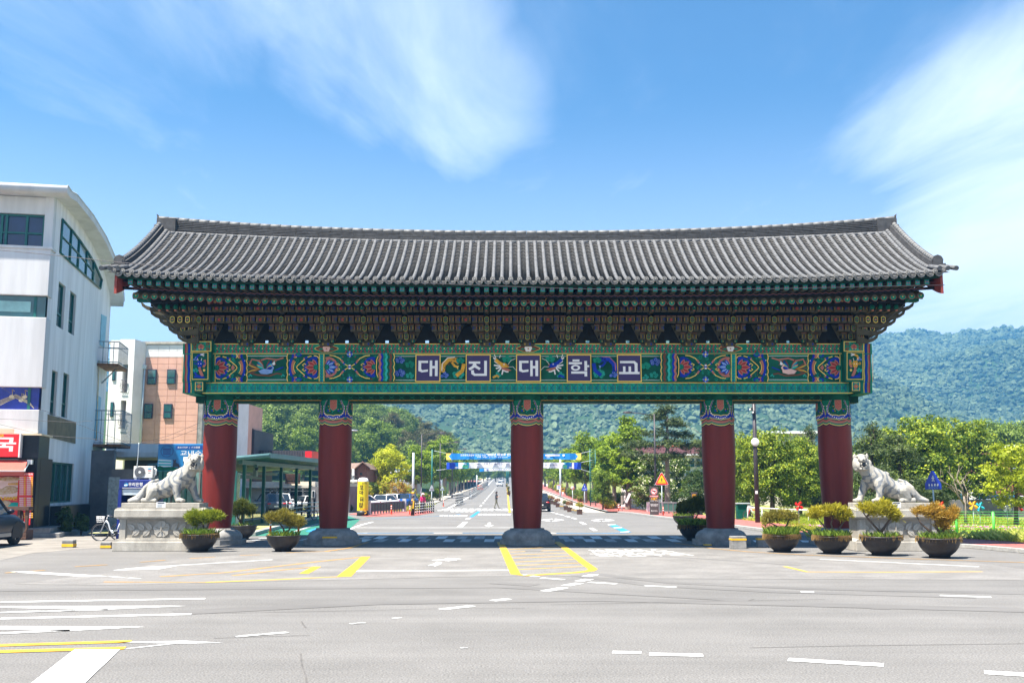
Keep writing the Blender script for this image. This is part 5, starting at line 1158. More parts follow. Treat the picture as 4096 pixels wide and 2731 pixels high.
# white stair bay with two loggias
b=MB(); 
def wb(px0,px1,py0,py1): b.bx(ax0(px0),ax0(px1),AY-1.6,AY-.25,az(py1),az(py0),'pale_tile')
wb(500,558,1368,1467); wb(500,515,1467,1830); wb(533.5,558,1467,1830) if False else wb(536,558,1467,1830); wb(462,500,1372,1830); wb(515,536,1577,1608); wb(515,536,1718,1830); b.build('stair_bay',ap)
b=MB(); b.add([(ax0(558),AY-1.6,az(1830)),(ax0(579),AY-.2,az(1830)),(ax0(579),AY-.2,az(1372)),(ax0(558),AY-1.6,az(1368))],[(0,1,2,3)],'pale_tile'); b.build('angled_wall',ap)
for py0,py1 in((1467,1577),(1608,1718)):
    l=apb('loggia',473,536,py0,py1,AY-.6,AY-.5,'loggia') if False else apb('loggia',515,536,py0,py1,AY-.6,AY-.5,'loggia')
    r=MB(); x0,x1=ax0(470),ax0(536); x0=ax0(512)
    z0_,z1_=az(py1-3),az(py0+62)
    r.tube([(x0,AY-1.7,z0_),(x1,AY-1.7,z0_)],.03,'iron_rail',4); r.tube([(x0,AY-1.7,z1_),(x1,AY-1.7,z1_)],.03,'iron_rail',4)
    for k in range(3):
        cxx=x0+(x1-x0)*(k+.5)/3; r.tube([(cxx+.16*math.cos(a)*(1-a/16),AY-1.7,(z0_+z1_)/2+.34*math.sin(a)*(1-a/16)) for a in np.linspace(0,10,22)],.014,'iron_rail',4)
    r.build('railing',l)
for px in (486,): 
    for py0,py1 in((1465,1530),(1615,1672)): f=apb('window',418+58,418+70,py0,py1,AY-1.68,AY-1.601,'frame_navy'); apb('pane',478,486,py0+3,py1-3,AY-1.70,AY-1.681,'glass_teal',f)
b=MB(); b.cyl((ax0(575),AY-.45,az(1810)),(ax0(581),AY-.45,az(1470)),.07,'steel_pale',n=6); b.box((ax0(580),AY-.45,az(1470)),(.3,.25,.3),'steel_pale'); b.build('drain_pipe',ap)
b=MB(); b.bx(ax0(797),ax0(815),AY-.2,AY+.31,az(1830),az(1380),'granite_dark'); b.build('corner_wall',ap)
w2=thing('apartment_wing','greyish pink side wing of flats showing behind the first red column','building',(0,0,0)); b=MB(); b.bx(P(815,1600,95)[0],P(958,1600,95)[0],95,104,0,P(900,1604,95)[1],'pink_tile'); wb_=b.build('wall',w2)
for k in range(8): 
    zz=P(950,1625+k*27,94.9)[1]; b=MB(); b.bx(P(925,1600,95)[0],P(957.5,1600,95)[0],94.93,94.995,zz-.27,zz+.27,'pink_tile'); b.build('wall_panel',w2)
b=MB(); x0=P(940,1700,94)[0]; x1=P(957,1700,94)[0]
for zz in np.linspace(P(940,1703,94)[1],P(940,1685,94)[1],4): b.tube([(x0,94,zz),(x1+.2,94,zz)],.03,'iron_rail',4)
b.build('railing',w2)
# dark grey building behind the shelter with an orange panel
dk=thing('dark_clad_building','dark grey metal clad building with an orange panel behind the bus shelter','building',(0,0,0)); mat('dark_clad',(.045,.045,.06),.6,.15,2); mat('orange_panel',(.65,.10,.02),.6,.1)
DY=100.; dx=lambda px,Y=DY:P(px,1900,Y)[0]; dz_=lambda py,Y=DY:P(1000,py,Y)[1]
b=MB(); b.bx(dx(900),dx(1012),DY,DY+8,0,dz_(1718),'dark_clad'); b.build('wall',dk)
for k in range(13): x=dx(938+k*5.6); b=MB(); b.bx(x-.05,x+.05,DY-.06,DY-.001,dz_(1760),dz_(1713),'dark_clad'); b.build('cladding_rib',dk)
b=MB(); b.bx(dx(975),dx(990),DY-.1,DY-.002,dz_(1815),dz_(1768),'orange_panel'); b.build('orange_panel',dk); b=MB(); b.bx(dx(975),dx(991),DY-.1,DY-.002,dz_(1766),dz_(1752),'white'); wf=b.build('window',dk); b=MB(); b.bx(dx(977),dx(989),DY-.12,DY-.101,dz_(1764),dz_(1754),'glass_dark'); b.build('pane',wf)
b=MB(); b.bx(dx(1005),dx(1230),DY+2,DY+8,dz_(1875),dz_(1798),'dark_clad'); lw=b.build('low_wing',dk)
for k in range(20): x=dx(1012+k*11); b=MB(); b.bx(x-.04,x+.04,DY+1.95,DY+1.999,dz_(1870),dz_(1799),'iron_rail'); b.build('cladding_rib',dk)
b=MB(); b.bx(dx(1214),dx(1240),DY+.5,DY+2,dz_(1850),dz_(1803),'sign_red'); b.add([(dx(1240),DY+.5,dz_(1803)),(dx(1255),DY+4,dz_(1803)),(dx(1252),DY+4,dz_(1845)),(dx(1240),DY+.5,dz_(1850))],[(0,3,2,1)],'sign_red'); b.build('red_sign',dk)
# pale restaurant with a brown signboard
rs=thing('restaurant','pale single storey restaurant with white framed glass front and brown signboard','building',(0,0,0)); RY=96.
mat('restaurant_wall',(.55,.50,.42),.7,.1); b=MB(); b.bx(dx(920,RY),dx(1262,RY),RY,RY+6,0,dz_(1925,RY),'restaurant_wall'); b.build('wall',rs); b=MB(); b.bx(dx(920,RY),dx(1250,RY),RY-1,RY+.0,dz_(1950,RY),dz_(1940,RY),'restaurant_wall'); b.build('cornice',rs)
b=MB(); b.bx(dx(1152,RY),dx(1210,RY),RY-1.1,RY-.95,dz_(1934,RY),dz_(1895,RY),'timber_brown'); sb=b.build('signboard',rs)
for k in range(5): zz=dz_(1899+k*5,RY); b=MB(); b.bx(dx(1152,RY),dx(1210,RY),RY-1.14,RY-1.101,zz-.03,zz+.03,'timber_brown'); b.build('slat',sb)
for k in range(7):
    px=1060+k*26; b=MB(); b.bx(dx(px,RY),dx(px+24,RY),RY-.12,RY-.05,.2,dz_(1952,RY),'white'); f=b.build('window',rs); b=MB(); b.bx(dx(px+2,RY),dx(px+22,RY),RY-.15,RY-.121,dz_(2000,RY),dz_(1964,RY),'glass_dark'); b.bx(dx(px+2,RY),dx(px+22,RY),RY-.15,RY-.121,dz_(1961,RY),dz_(1954,RY),'glass_dark'); b.build('pane',f)
gb=thing('grey_shed','slate grey shed with a white framed window behind the second red column','shed',(0,0,0)); b=MB(); b.bx(dx(1244,92),dx(1400,92),92,97,0,dz_(1945,92),'concrete_grey'); b.build('wall',gb); b=MB(); b.bx(dx(1250,92),dx(1262,92),91.9,91.99,dz_(1990,92),dz_(1961,92),'white'); f=b.build('window',gb); b=MB(); b.bx(dx(1252,92),dx(1260,92),91.87,91.899,dz_(1988,92),dz_(1963,92),'glass_dark'); b.build('pane',f)
# brick house with gable roof
bh=thing('brick_house','small brown brick house with a shingled gable roof and outside railing','house',(0,0,0)); mat('brown_brick',(.20,.10,.075),.85,.25,6,b=.3,bs=30); mat('shingle',(.20,.135,.105),.85,.25,5); HYb=118.
hx=lambda px,Y=HYb:P(px,1900,Y)[0]; hzz=lambda py,Y=HYb:P(1400,py,Y)[1]
b=MB(); b.ext([(hx(1430),hzz(1925)),(hx(1468),hzz(1925)),(hx(1468),hzz(1872)),(hx(1452),hzz(1852)),(hx(1430),hzz(1874))],'y',HYb,HYb+9,'brown_brick'); b.build('gable_wall',bh); b=MB(); b.bx(hx(1370),hx(1430),HYb+1.5,HYb+9,-.1,hzz(1874),'brown_brick'); b.build('wall',bh)
b=MB(); b.add([(hx(1366),HYb-.4,hzz(1876)),(hx(1422),HYb-.4,hzz(1876)),(hx(1453),HYb+2.,hzz(1847)),(hx(1376),HYb+4.5,hzz(1848))],[(0,1,2,3)],'shingle')
b.add([(hx(1421),HYb-.5,hzz(1878)),(hx(1452),HYb-.5,hzz(1848)),(hx(1452),HYb+9,hzz(1848)),(hx(1421),HYb+9,hzz(1878))],[(0,1,2,3)],'shingle'); b.add([(hx(1452),HYb-.5,hzz(1848)),(hx(1481),HYb-.5,hzz(1876)),(hx(1481),HYb+9,hzz(1876)),(hx(1452),HYb+9,hzz(1848))],[(0,1,2,3)],'shingle')
b.tube([(hx(1421),HYb-.52,hzz(1878)),(hx(1452),HYb-.52,hzz(1848)),(hx(1481),HYb-.52,hzz(1876))],.12,'timber_brown',4); b.build('roof',bh)
b=MB(); b.bx(hx(1440),hx(1449),HYb-.06,HYb-.002,hzz(1899),hzz(1891),'glass_dark'); b.build('window',bh)
b=MB(); b.bx(hx(1368),hx(1432),HYb-.6,HYb+1.5,hzz(1927),hzz(1918),'white'); b.build('terrace',bh); b=MB()
for k in range(14): x=hx(1368+k*4.6); b.cyl((x,HYb-.55,hzz(1918)),(x,HYb-.55,hzz(1903)),.025,'dark_pole',n=4)
b.tube([(hx(1368),HYb-.55,hzz(1903)),(hx(1430),HYb-.55,hzz(1903))],.04,'dark_pole',4); b.build('railing',bh); b=MB(); b.cyl((hx(1415),HYb-.4,0),(hx(1415),HYb-.4,hzz(1876)),.14,'white',n=8); b.build('post',bh)
rw=thing('grey_site_wall','plain grey boarded wall behind the parked white sedan','wall',(0,0,0)); mat('site_grey',(.17,.165,.16),.8,.1,1); b=MB(); b.bx(hx(1340,104),hx(1432,104),104,104.4,0,hzz(1931,104),'site_grey'); b.build('boards',rw)
gh=thing('vinyl_greenhouse','long grey vinyl covered greenhouse with blue ridge behind the yellow tree','greenhouse',(0,0,0)); mat('vinyl_grey',(.33,.36,.37),.5,.15,1); mat('vinyl_white',(.70,.70,.69),.5,.1); GHY=150.
b=MB(); gx0,gx1=P(1520,1900,GHY)[0],P(1650,1900,GHY)[0]; b.bx(gx0,gx1,GHY,GHY+14,0,P(1600,1895,GHY)[1],'vinyl_grey'); b.build('wall',gh); b=MB(); z0=P(1600,1895,GHY)[1]; z1=P(1600,1877,GHY)[1]; b.ext([(GHY-.3,z0),(GHY+1,z0+(z1-z0)*.6),(GHY+7,z1),(GHY+13,z0+(z1-z0)*.6),(GHY+14.3,z0)],'x',gx0,gx1,'vinyl_white',True); b.bx(gx0,gx1,GHY+6,GHY+8,z1,z1+.2,'logo_blue'); b.build('roof',gh)
for k in range(9): x=gx0+(gx1-gx0)*k/8; b=MB(); b.cyl((x,GHY-.05,0),(x,GHY-.05,z0),.05,'steel',n=5); b.build('post',gh)
# ---------- buildings on the right
rb_=thing('campus_building','white two storey building with red roof behind the dogwood and pine','building',(0,0,0)); BY=105.; mat('roof_red',(.075,.022,.02),.7,.2,2); bx_=lambda px,Y=BY:P(px,1850,Y)[0]; bz=lambda py,Y=BY:P(2600,py,Y)[1]
b=MB(); b.bx(bx_(2525),bx_(2900),BY,BY+10,0,bz(1822),'pale_tile'); b.build('wall',rb_); b=MB(); b.bx(bx_(2520),bx_(2905),BY-.8,BY+.5,bz(1822),bz(1815),'white'); b.add([(bx_(2530),BY-.8,bz(1815)),(bx_(2905),BY-.8,bz(1815)),(bx_(2890),BY+5,bz(1780)),(bx_(2545),BY+5,bz(1780))],[(0,1,2,3)],'roof_red'); b.build('roof',rb_)
b=MB(); b.bx(bx_(2640),bx_(2900),BY+6,BY+12,bz(1800),bz(1775),'dark_clad'); b.bx(bx_(2640),bx_(2900),BY+5.9,BY+6.2,bz(1775),bz(1772),'orange_panel'); b.build('roof_house',rb_)
for i in range(9):
    for py0,py1 in((1832,1869),(1885,1905),(1918,1950)):
        px=2530+i*42; b=MB(); b.bx(bx_(px),bx_(px+38),BY-.12,BY-.002,bz(py1),bz(py0),'white'); f=b.build('window',rb_)
        for k in range(2): b=MB(); b.bx(bx_(px+2+k*18),bx_(px+18+k*18),BY-.15,BY-.121,bz(py1-2),bz(py0+2),'glass_teal'); b.build('pane',f)
r3=thing('pale_apartments','cream flat roofed apartments mostly hidden by the big leafy tree','building',(0,0,0)); b=MB(); b.bx(P(3095,1750,120)[0],P(3260,1750,120)[0],120,130,0,P(3100,1735,120)[1],'restaurant_wall'); b.build('wall',r3); b=MB(); b.bx(P(3085,1750,120)[0],P(3270,1750,120)[0],119,131,P(3100,1735,120)[1],P(3100,1725,120)[1],'white'); b.build('roof',r3); 
for k in range(5): b=MB(); x0=P(3105+k*30,1750,119.9)[0]; b.bx(x0,x0+.6,119.85,119.99,P(3100,1765,120)[1],P(3100,1742,120)[1],'parapet_green'); b.build('window',r3)
r4=thing('brick_flats','red brick flats with green tiled roof at the far edge of the meadow','building',(0,0,0)); Y4=92.; q4=lambda px,py:P(px,py,Y4); mat('red_brick',(.26,.09,.065),.85,.2,6,b=.3,bs=30)
b=MB(); b.bx(q4(3985,1900)[0],q4(4300,1900)[0],Y4,Y4+10,0,q4(4000,1796)[1],'red_brick'); b.build('wall',r4); b=MB(); b.add([(q4(4010,1796)[0],Y4-.5,q4(4010,1797)[1]),(q4(4300,1796)[0],Y4-.5,q4(4300,1797)[1]),(q4(4290,1775)[0],Y4+4,q4(4290,1772)[1]),(q4(4032,1775)[0],Y4+4,q4(4032,1772)[1])],[(0,1,2,3)],'parapet_green'); b.bx(q4(4008,1800)[0],q4(4300,1800)[0],Y4-.6,Y4,q4(4000,1799)[1],q4(4000,1795)[1],'white'); b.build('roof',r4)
for i in range(3):
    for py0,py1 in((1800,1822),(1855,1875),(1905,1925)):
        x0=q4(4035+i*50,1800)[0]; b=MB(); b.bx(x0,x0+.85,Y4-.1,Y4-.002,q4(4000,py1)[1],q4(4000,py0)[1],'frame_navy'); f=b.build('window',r4); b=MB(); b.bx(x0+.05,x0+.8,Y4-.13,Y4-.101,q4(4000,py1-2)[1],q4(4000,py0+2)[1],'glass_teal'); b.build('pane',f)
        if py0>1830: b=MB(); b.bx(x0-.1,x0+1.0,Y4-.9,Y4-.15,q4(4000,py1+6)[1],q4(4000,py1+4)[1],'steel_pale'); [b.cyl((x0-.1+k*.1,Y4-.88,q4(4000,py1+4)[1]),(x0-.1+k*.1,Y4-.88,q4(4000,py1-6)[1]),.015,'steel_pale',n=4) for k in range(12)]; b.build('balcony',r4)
r5=thing('white_house','white rendered house with a pale garage beside the brick flats','house',(0,0,0)); b=MB(); b.bx(q4(3860,1900)[0],q4(3982,1900)[0],Y4+1,Y4+9,0,q4(3900,1905)[1],'pale_tile'); b.build('wall',r5); b=MB(); b.bx(q4(3950,1900)[0],q4(3975,1900)[0],Y4+.9,Y4+.99,q4(3950,1918)[1],q4(3950,1900)[1],'glass_teal'); b.build('window',r5)
b=MB(); b.add([(q4(3960,1770)[0],Y4+12,q4(3960,1770)[1]),(q4(3998,1770)[0],Y4+12,q4(3998,1770)[1]),(q4(3985,1749)[0],Y4+14,q4(3985,1749)[1]),(q4(3968,1749)[0],Y4+14,q4(3968,1749)[1])],[(0,1,2,3)],'roof_red'); b.bx(q4(3962,1800)[0],q4(3996,1800)[0],Y4+12.2,Y4+15,0,q4(3962,1770)[1],'pale_tile'); b.build('rear_gable',r5)
rt=thing('roadside_wall','low grey concrete wall with blue posts beyond the meadow','wall',(0,0,0)); WY=80.; b=MB(); b.bx(P(3800,2000,WY)[0],P(4400,2000,WY)[0],WY,WY+.3,-.1,P(3900,1998,WY)[1],'concrete_grey'); b.build('wall',rt,bev=.02)
for px in(3850,3922,3988,4062): b=MB(); x=P(px,2000,WY)[0]; b.cyl((x,WY+.15,P(px,1998,WY)[1]),(x,WY+.15,P(px,1962,WY)[1]),.05,'logo_blue',n=7); b.build('post',rt)
# ---------- sculpting by merging soft volumes into one skin
def skin(name,b,vox,m,smooth=6,par=None):
    me=b.mesh('tmp'); o=link('tmp',me); r=o.modifiers.new('r','REMESH'); r.mode='VOXEL'; r.voxel_size=vox; r.use_smooth_shade=True
    if smooth: s=o.modifiers.new('s','SMOOTH'); s.iterations=smooth; s.factor=.5
    ev=bpy.data.meshes.new_from_object(o.evaluated_get(bpy.context.evaluated_depsgraph_get())); bpy.data.objects.remove(o); ev.name=name
    ev.materials.clear()
    for k in (m if isinstance(m,list) else [m]): ev.materials.append(MATS[k])
    return ev
def cap(b,p,q,r0,r1,m='white',k=6):
    p=Vector(p);q=Vector(q)
    for i in range(k+1): t=i/k; b.ell(p.lerp(q,t),r0+(r1-r0)*t,m,9,6)
def coords(me): a=np.zeros(len(me.vertices)*3); me.vertices.foreach_get('co',a); return a.reshape(-1,3)
def setattr_v(me,v): at=me.attributes.new('v','FLOAT','POINT'); at.data.foreach_set('value',v.astype(np.float32))
# ---------- pedestals with carved hibiscus panels, and the two stone tigers
PY=36.4; pz=lambda py:P(700,py,PY)[1]
leafb=MB(); L_=[(0,0),(.05,.07),(.13,.10),(.22,.09),(.31,.03),(.36,0),(.31,-.03),(.22,-.09),(.13,-.10),(.05,-.07)]; leafb.ext(L_,'y',-.035,.0,'granite'); leafb.tube([(0,-.037,0),(.34,-.037,0)],.006,'granite_panel',4)
leafm=leafb.mesh('leaf')
fl=MB()
for i in range(5):
    a=R(90+72*i); d=Vector((math.cos(a),math.sin(a))); n=Vector((-d.y,d.x)); pts=[d*u+n*w for u,w in((.02,.02),(.10,.12),(.20,.15),(.27,.10),(.285,0),(.27,-.10),(.20,-.15),(.10,-.12),(.02,-.02))]
    fl.ext([(p.x,p.y) for p in pts],'y',-.05+.004*i,0,'granite'); fl.tube([(d.x*.05,-.052,d.y*.05),(d.x*.24,-.05,d.y*.24)],.008,'granite_panel',4)
for k in range(6): fl.ell((0,-.06,-.10+.035*k),.022,'granite',7,5)
flm=fl.mesh('hibiscus')
def pedestal(xc,label,s):
    p=thing('stone_pedestal',label,'pedestal',(xc,PY+.0,0))
    z=[0,pz(2166),pz(2156),pz(2077),pz(2070),pz(2037),pz(2029.5),pz(2011)]
    def blk(n,w,y0,y1,z0,z1,m='granite',bev=.02,par=p): b=MB(); b.bx(-w/2,w/2,y0,y1,z0,z1,m); return b.build(n,par,bev=bev)
    blk('base_block',3.12,-.0,1.45,0,z[1],'granite',.02); b=MB(); b.ext([(-1.56,z[1]),(1.56,z[1]),(1.48,z[2]),(-1.48,z[2])],'y',.05,1.4,'granite'); b.build('base_chamfer',p)
    d=blk('carved_panel',2.74,.17,1.28,z[2],z[3],'granite_panel',.0)
    for sx in(-1,1): blk('corner_post',.22,.12,.34,z[2],z[3],'granite',.01).location.x=sx*1.27
    b=MB(); b.bx(-1.14,1.14,.13,.17,z[2],z[2]+.05,'granite'); b.build('panel_sill',p)
    blk('moulding',2.86,.10,1.35,z[3],z[3]+.03,'granite_dark',0); blk('moulding',2.98,.06,1.4,z[3]+.03,z[4],'granite',0); blk('cap_block',3.1,.0,1.46,z[4],z[5],'granite',.03)
    b=MB(); b.ext([(-1.55,z[5]),(1.55,z[5]),(1.46,z[6]),(-1.46,z[6])],'y',.06,1.4,'granite'); b.build('cap_chamfer',p); blk('plinth',2.76,.2,1.26,z[6],z[7],'granite',.015)
    b=MB(); b.bx(-.16,.16,.10,.125,z[6]-.04,z[7]+.03,'white'); pl_=b.build('label_plate',p,(s*.05,0,0)); b=MB(); b.bx(-.12,.12,.095,.0995,z[7]-.02,z[7]+.012,'frame_navy')
    for k in range(3): b.bx(-.13,.05,.095,.0995,z[7]-.07-.035*k,z[7]-.06-.035*k,'steel'); 
    b.build('plate_print',pl_)
    zm=(z[2]+z[3])/2; f=link('hibiscus_carving',flm,d,(.10*s,.17,zm+.01)); st=MB()
    for sx in(-1,1):
        pts=[(sx*(.28+.13*i)+.1*s,.155,zm-.03+.04*math.sin(i*.9)) for i in range(7)]; st.tube(pts,.014,'granite',5)
        for i,(u,a) in enumerate(((.36,.9),(.42,-.75),(.62,.75),(.78,-.7),(.95,.65),(.72,1.0))):
            if i==5: continue
            o=link('leaf',leafm,d,mtx=Matrix.Translation((sx*u+.1*s,.17,zm-.02))@Matrix.Rotation(-(a if sx>0 else math.pi-a),4,'Y')@Matrix.Diagonal((.93,1,.93,1)))
    st.build('stem_carving',d); return z[7]
ptop=pedestal(GX-13.0,'granite pedestal with carved hibiscus panel by the bank kiosk and white bicycle',1); pedestal(GX+12.97,'granite pedestal with carved hibiscus panel standing beside the meadow and pavement',-1)
M=bpy.data.materials.new('tiger_stone'); MATS['tiger_stone']=M; M.use_nodes=True; t_=M.node_tree; p_=t_.nodes['Principled BSDF']; p_.inputs['Roughness'].default_value=.8; p_.inputs['Specular IOR Level'].default_value=.25
a_=t_.nodes.new('ShaderNodeAttribute'); a_.attribute_name='v'; r_=t_.nodes.new('ShaderNodeValToRGB'); r_.color_ramp.elements[0].position=.3; r_.color_ramp.elements[1].position=.7; r_.color_ramp.elements[0].color=(.42,.40,.355,1); r_.color_ramp.elements[1].color=(.20,.215,.235,1)
n_=t_.nodes.new('ShaderNodeTexNoise'); n_.inputs['Scale'].default_value=45; m_=t_.nodes.new('ShaderNodeMix'); m_.data_type='RGBA'; m_.blend_type='MULTIPLY'; m_.inputs[0].default_value=.35; t_.links.new(a_.outputs['Fac'],r_.inputs[0]); t_.links.new(r_.outputs[0],m_.inputs[6]); t_.links.new(n_.outputs[0],m_.inputs[7]); t_.links.new(m_.outputs[2],p_.inputs['Base Color'])
mat('mouth_grey',(.05,.05,.052),.8,.15)
KS=.002562
def tiger(xc,label,mir):
    t=thing('stone_tiger',label,'statue',(xc,PY+.73,ptop)); sx=-1 if mir else 1
    Q=lambda cx_,cy_,y=0:((cx_-760)*KS*sx,y*KS,(805-cy_)*KS)
    b=MB()
    def C(a,c,r0,r1,k=7): cap(b,Q(*a),Q(*c),r0*KS,r1*KS,'white',k)
    def E(a,rx,ry_,rz_,m='white',rot=None): b.ell(Q(*a),(rx*KS,ry_*KS,rz_*KS),m,12,8,rot)
    C((590,650,0),(760,610,0),125,132); C((760,610,0),(935,490,0),132,150); C((935,490,0),(1030,420,-5),150,128); C((1030,420,-5),(1130,290,-20),122,98)
    E((600,665,-75),120,80,138); E((600,665,75),110,80,130); E((830,420,0),70,60,50); E((640,600,-95),70,60,75)
    C((630,640,-120),(575,740,-140),82,50); C((500,772,-140),(640,772,-150),36,34); E((665,772,-155),30,48,33); C((640,640,110),(600,740,120),80,50)
    C((520,650,0),(390,740,-20),100,55); C((390,740,-20),(265,778,-30),52,27)
    T=[(300,778,-70,28),(430,762,-120,32),(482,690,-130,33),(502,600,-120,30),(570,522,-70,26),(650,492,-40,20)]
    for u,v in zip(T,T[1:]): C(u[:3],v[:3],u[3],v[3],8)
    E((940,540,-100),88,70,105); C((945,560,-105),(950,655,-125),75,56); C((950,655,-125),(975,760,-130),54,46); E((1010,772,-150),62,58,33)
    E((1065,530,75),85,65,95); C((1080,550,85),(1125,650,90),70,52); C((1125,650,90),(1165,755,80),50,44); E((1205,772,60),58,56,32)
    for x0,y0,q in((1048,-150,-135),(1240,60,75)):
        for k in range(4): E((x0,776,y0-45+k*30),24,15,26)
    for k in range(4): E((676,778,-190+k*24),20,12,24)
    # head, turned towards the road
    E((1155,250,-45),98,95,92); E((1178,205,-120),58,52,45); E((1182,222,-160),42,34,30); E((1168,340,-118),58,52,22); E((1120,300,-100),40,40,62); E((1215,296,-95),38,40,60)
    E((1062,285,-45),44,55,80); E((1085,340,-55),46,50,40); E((1250,275,-30),34,55,88); E((1225,345,-40),46,45,30); E((1170,165,-60),70,60,36)
    for ex,ey in((1076,172,),(1250,176)): E((ex,ey-4,-20),26,18,38); E((ex-3,ey-36,-22),12,10,22)
    E((1135,192,-130),20,16,14); E((1216,192,-130),18,16,14)
    me=skin('stone_tiger',b,.0165,'tiger_stone',4); v=coords(me); x=v[:,0]*sx/KS+760; y=v[:,1]/KS; z=805-v[:,2]/KS
    u=x*.93+(z-500)*-.28; ph=(u+26*np.sin(z/47+x/90)+14*np.sin(z/19+y/30+mir*2))/88*2*np.pi
    s_=np.clip(.5+1.6*(np.cos(ph)-.30+.25*np.sin(z/31+x/23)),0,1)
    hd=np.hypot(x-1150,(z-265)*1.0); s_*=np.clip((hd-140)/25,0,1); s_*=np.clip((z-210)/10,0,1); s_*=np.clip((740-z)/30,0,1); hind=(x<690)&(z>560); s_=np.where(hind,s_*.25,s_)
    tail=(x<530)&(z>480); ts=np.clip(.5+2*np.cos((x*.7+z)/33),0,1)*(y<-60); s_=np.where(tail,np.maximum(s_*.3,ts*.55),s_)
    brow=(hd<120)&(z<185)&(y<20); s_=np.where(brow,np.clip(.2+np.cos(x/7),0,1)*.6,s_)
    setattr_v(me,s_); o=link('body',me,t)
    m=MB()
    m.ell(Q(1170,284,-136),(50*KS,34*KS,36*KS),'mouth_grey',12,8); mo=m.build('mouth',t); f=MB()
    for fx,fz,d in((1140,258,38),(1206,258,38),(1146,322,-28),(1200,322,-28)): f.cyl(Q(fx,fz,-168),Q(fx,fz+d,-170),12*KS,'granite',2*KS,n=7)
    f.build('fang',mo,kind='stuff'); n=MB(); n.ell(Q(1168,318,-140),(26*KS,30*KS,9*KS),'granite',8,5); n.build('tongue',mo)
    e=MB(); 
    for ex in(1133,1213): e.ell(Q(ex,198,-143),(17*KS,9*KS,8*KS),'mouth_grey',8,5)
    e.ell(Q(1183,212,-190),(16*KS,8*KS,9*KS),'mouth_grey',8,5); e.build('face_detail',t,kind='stuff'); return t
tiger(GX-13.0,'roaring stone tiger seated in front of the bus stop billboard',False); tiger(GX+12.97,'roaring stone tiger seated before the leafy trees and meadow',True)
# ---------- small concrete blocks with a yellow band
def block(px,py,wpx,hpx,label,col=None,deep=False):
    x,y=G(px,py); s=y/F*1.0; w=wpx*s; h=hpx*s*1.0
    t=thing('concrete_block',label,'bollard',(x,y+w*.4,0),random.uniform(-.08,.08),'low concrete blocks with yellow bands'); b=MB(); b.box((0,0,h*.5),(w,w*.8,h),'granite_dark',top=.98); b.build('block',t,bev=.015)
    b=MB(); zb,zt_=(.14*h,.50*h) if h<.30 else (.68*h,.83*h); b.bx(-w/2-.004,w/2+.004,-w*.4-.004,w*.4+.004,zb,zt_,'yellow_paint'); b.build('yellow_band',t)
    if h<.30: b=MB(); b.bx(-w/2-.003,w/2+.003,-w*.4-.003,w*.4+.003,.66*h,.70*h,'black'); b.build('groove',t)
for a in [(268,2190,44,30,'low stone block with yellow band on the pale apron before the shop steps'),(420,2194,40,26,'low stone block with yellow band in front of the white bicycle'),(1316,2181,56,42,'square concrete block with yellow band before the second column from the bus stop'),(1381,2178,34,16,'flat low yellow banded block at the edge of the second column base'),(2022,2174,28,13,'flat low yellow banded block left of the middle column base'),(2207,2176,29,14,'flat low yellow banded block right of the middle column base'),(2957,2194,58,48,'square concrete block with yellow band before the fourth column base'),(3052,2188,40,42,'concrete block half hidden behind the sparse bonsai pot'),(2790,2153,36,24,'concrete block beside the dark bonsai pot and fourth column'),(2832,2182,28,12,'flat low yellow banded block in front of the fourth column base'),(2779,2173,15,12,'tiny yellow banded block below the dark bonsai pot'),(1330,2166,14,14,'tiny yellow banded block behind the second column base')]: block(*a)
for px,py,lab in [(2293,2051,'pale yellow topped block between two planter boxes, nearer pair left one'),(2303,2054,'pale yellow topped block touching the first planter box'),(2245,2036,'pale yellow topped block by the second planter box'),(2252,2037,'pale yellow topped block between second planter and third tree box'),(1804,1998,'dark yellow topped block at the cycle path start')]: block(px,py,12,17,lab)
# ---------- bowl pots with bonsai pines
mat('pot_black',(.028,.024,.024),.45,.25,6,b=.1,bs=30); mat('soil',(.10,.07,.045),.95,.3,8); mat('bark',(.10,.07,.05),.9,.35,9,b=.4,bs=18); mat('bark_pale',(.24,.20,.16),.9,.3,9,b=.3,bs=18)
def lm(n,c1,c2,tr=.3,r=.5):
    M=leafmat(n,'000000','000000',tr,r); e=[x for x in M.node_tree.nodes if x.type=='VALTORGB'][0].color_ramp.elements; e[0].color=(*c1,1); e[1].color=(*c2,1); return M
lm('needles_green',(.10,.15,.012),(.38,.42,.035)); lm('needles_olive',(.15,.145,.025),(.40,.34,.06)); lm('needles_gold',(.20,.20,.015),(.58,.50,.04)); lm('needles_orange',(.26,.17,.025),(.60,.38,.06)); lm('needles_dark',(.04,.07,.012),(.19,.21,.035)); lm('needles_red',(.16,.06,.03),(.38,.19,.08))
lm('grass_blade',(.09,.16,.02),(.30,.42,.05),.35); lm('grass_dry',(.22,.15,.06),(.42,.28,.12),.3)
def leafarr(P0,N0,l,w,rg,fold=.0):
    "quads: centre points, normals -> verts, faces"
    n=len(P0); a=rg.normal(size=(n,3)); a-=N0*(a*N0).sum(1,keepdims=True); a/=np.linalg.norm(a,axis=1,keepdims=True)+1e-9; c=np.cross(N0,a)
    ll=(l*rg.uniform(.7,1.3,n))[:,None]; ww=(w*rg.uniform(.7,1.3,n))[:,None]
    V=np.stack([P0-a*ll*.5,P0+c*ww*.5-a*ll*.05,P0+a*ll*.5,P0-c*ww*.5-a*ll*.05],1).reshape(-1,3); return V
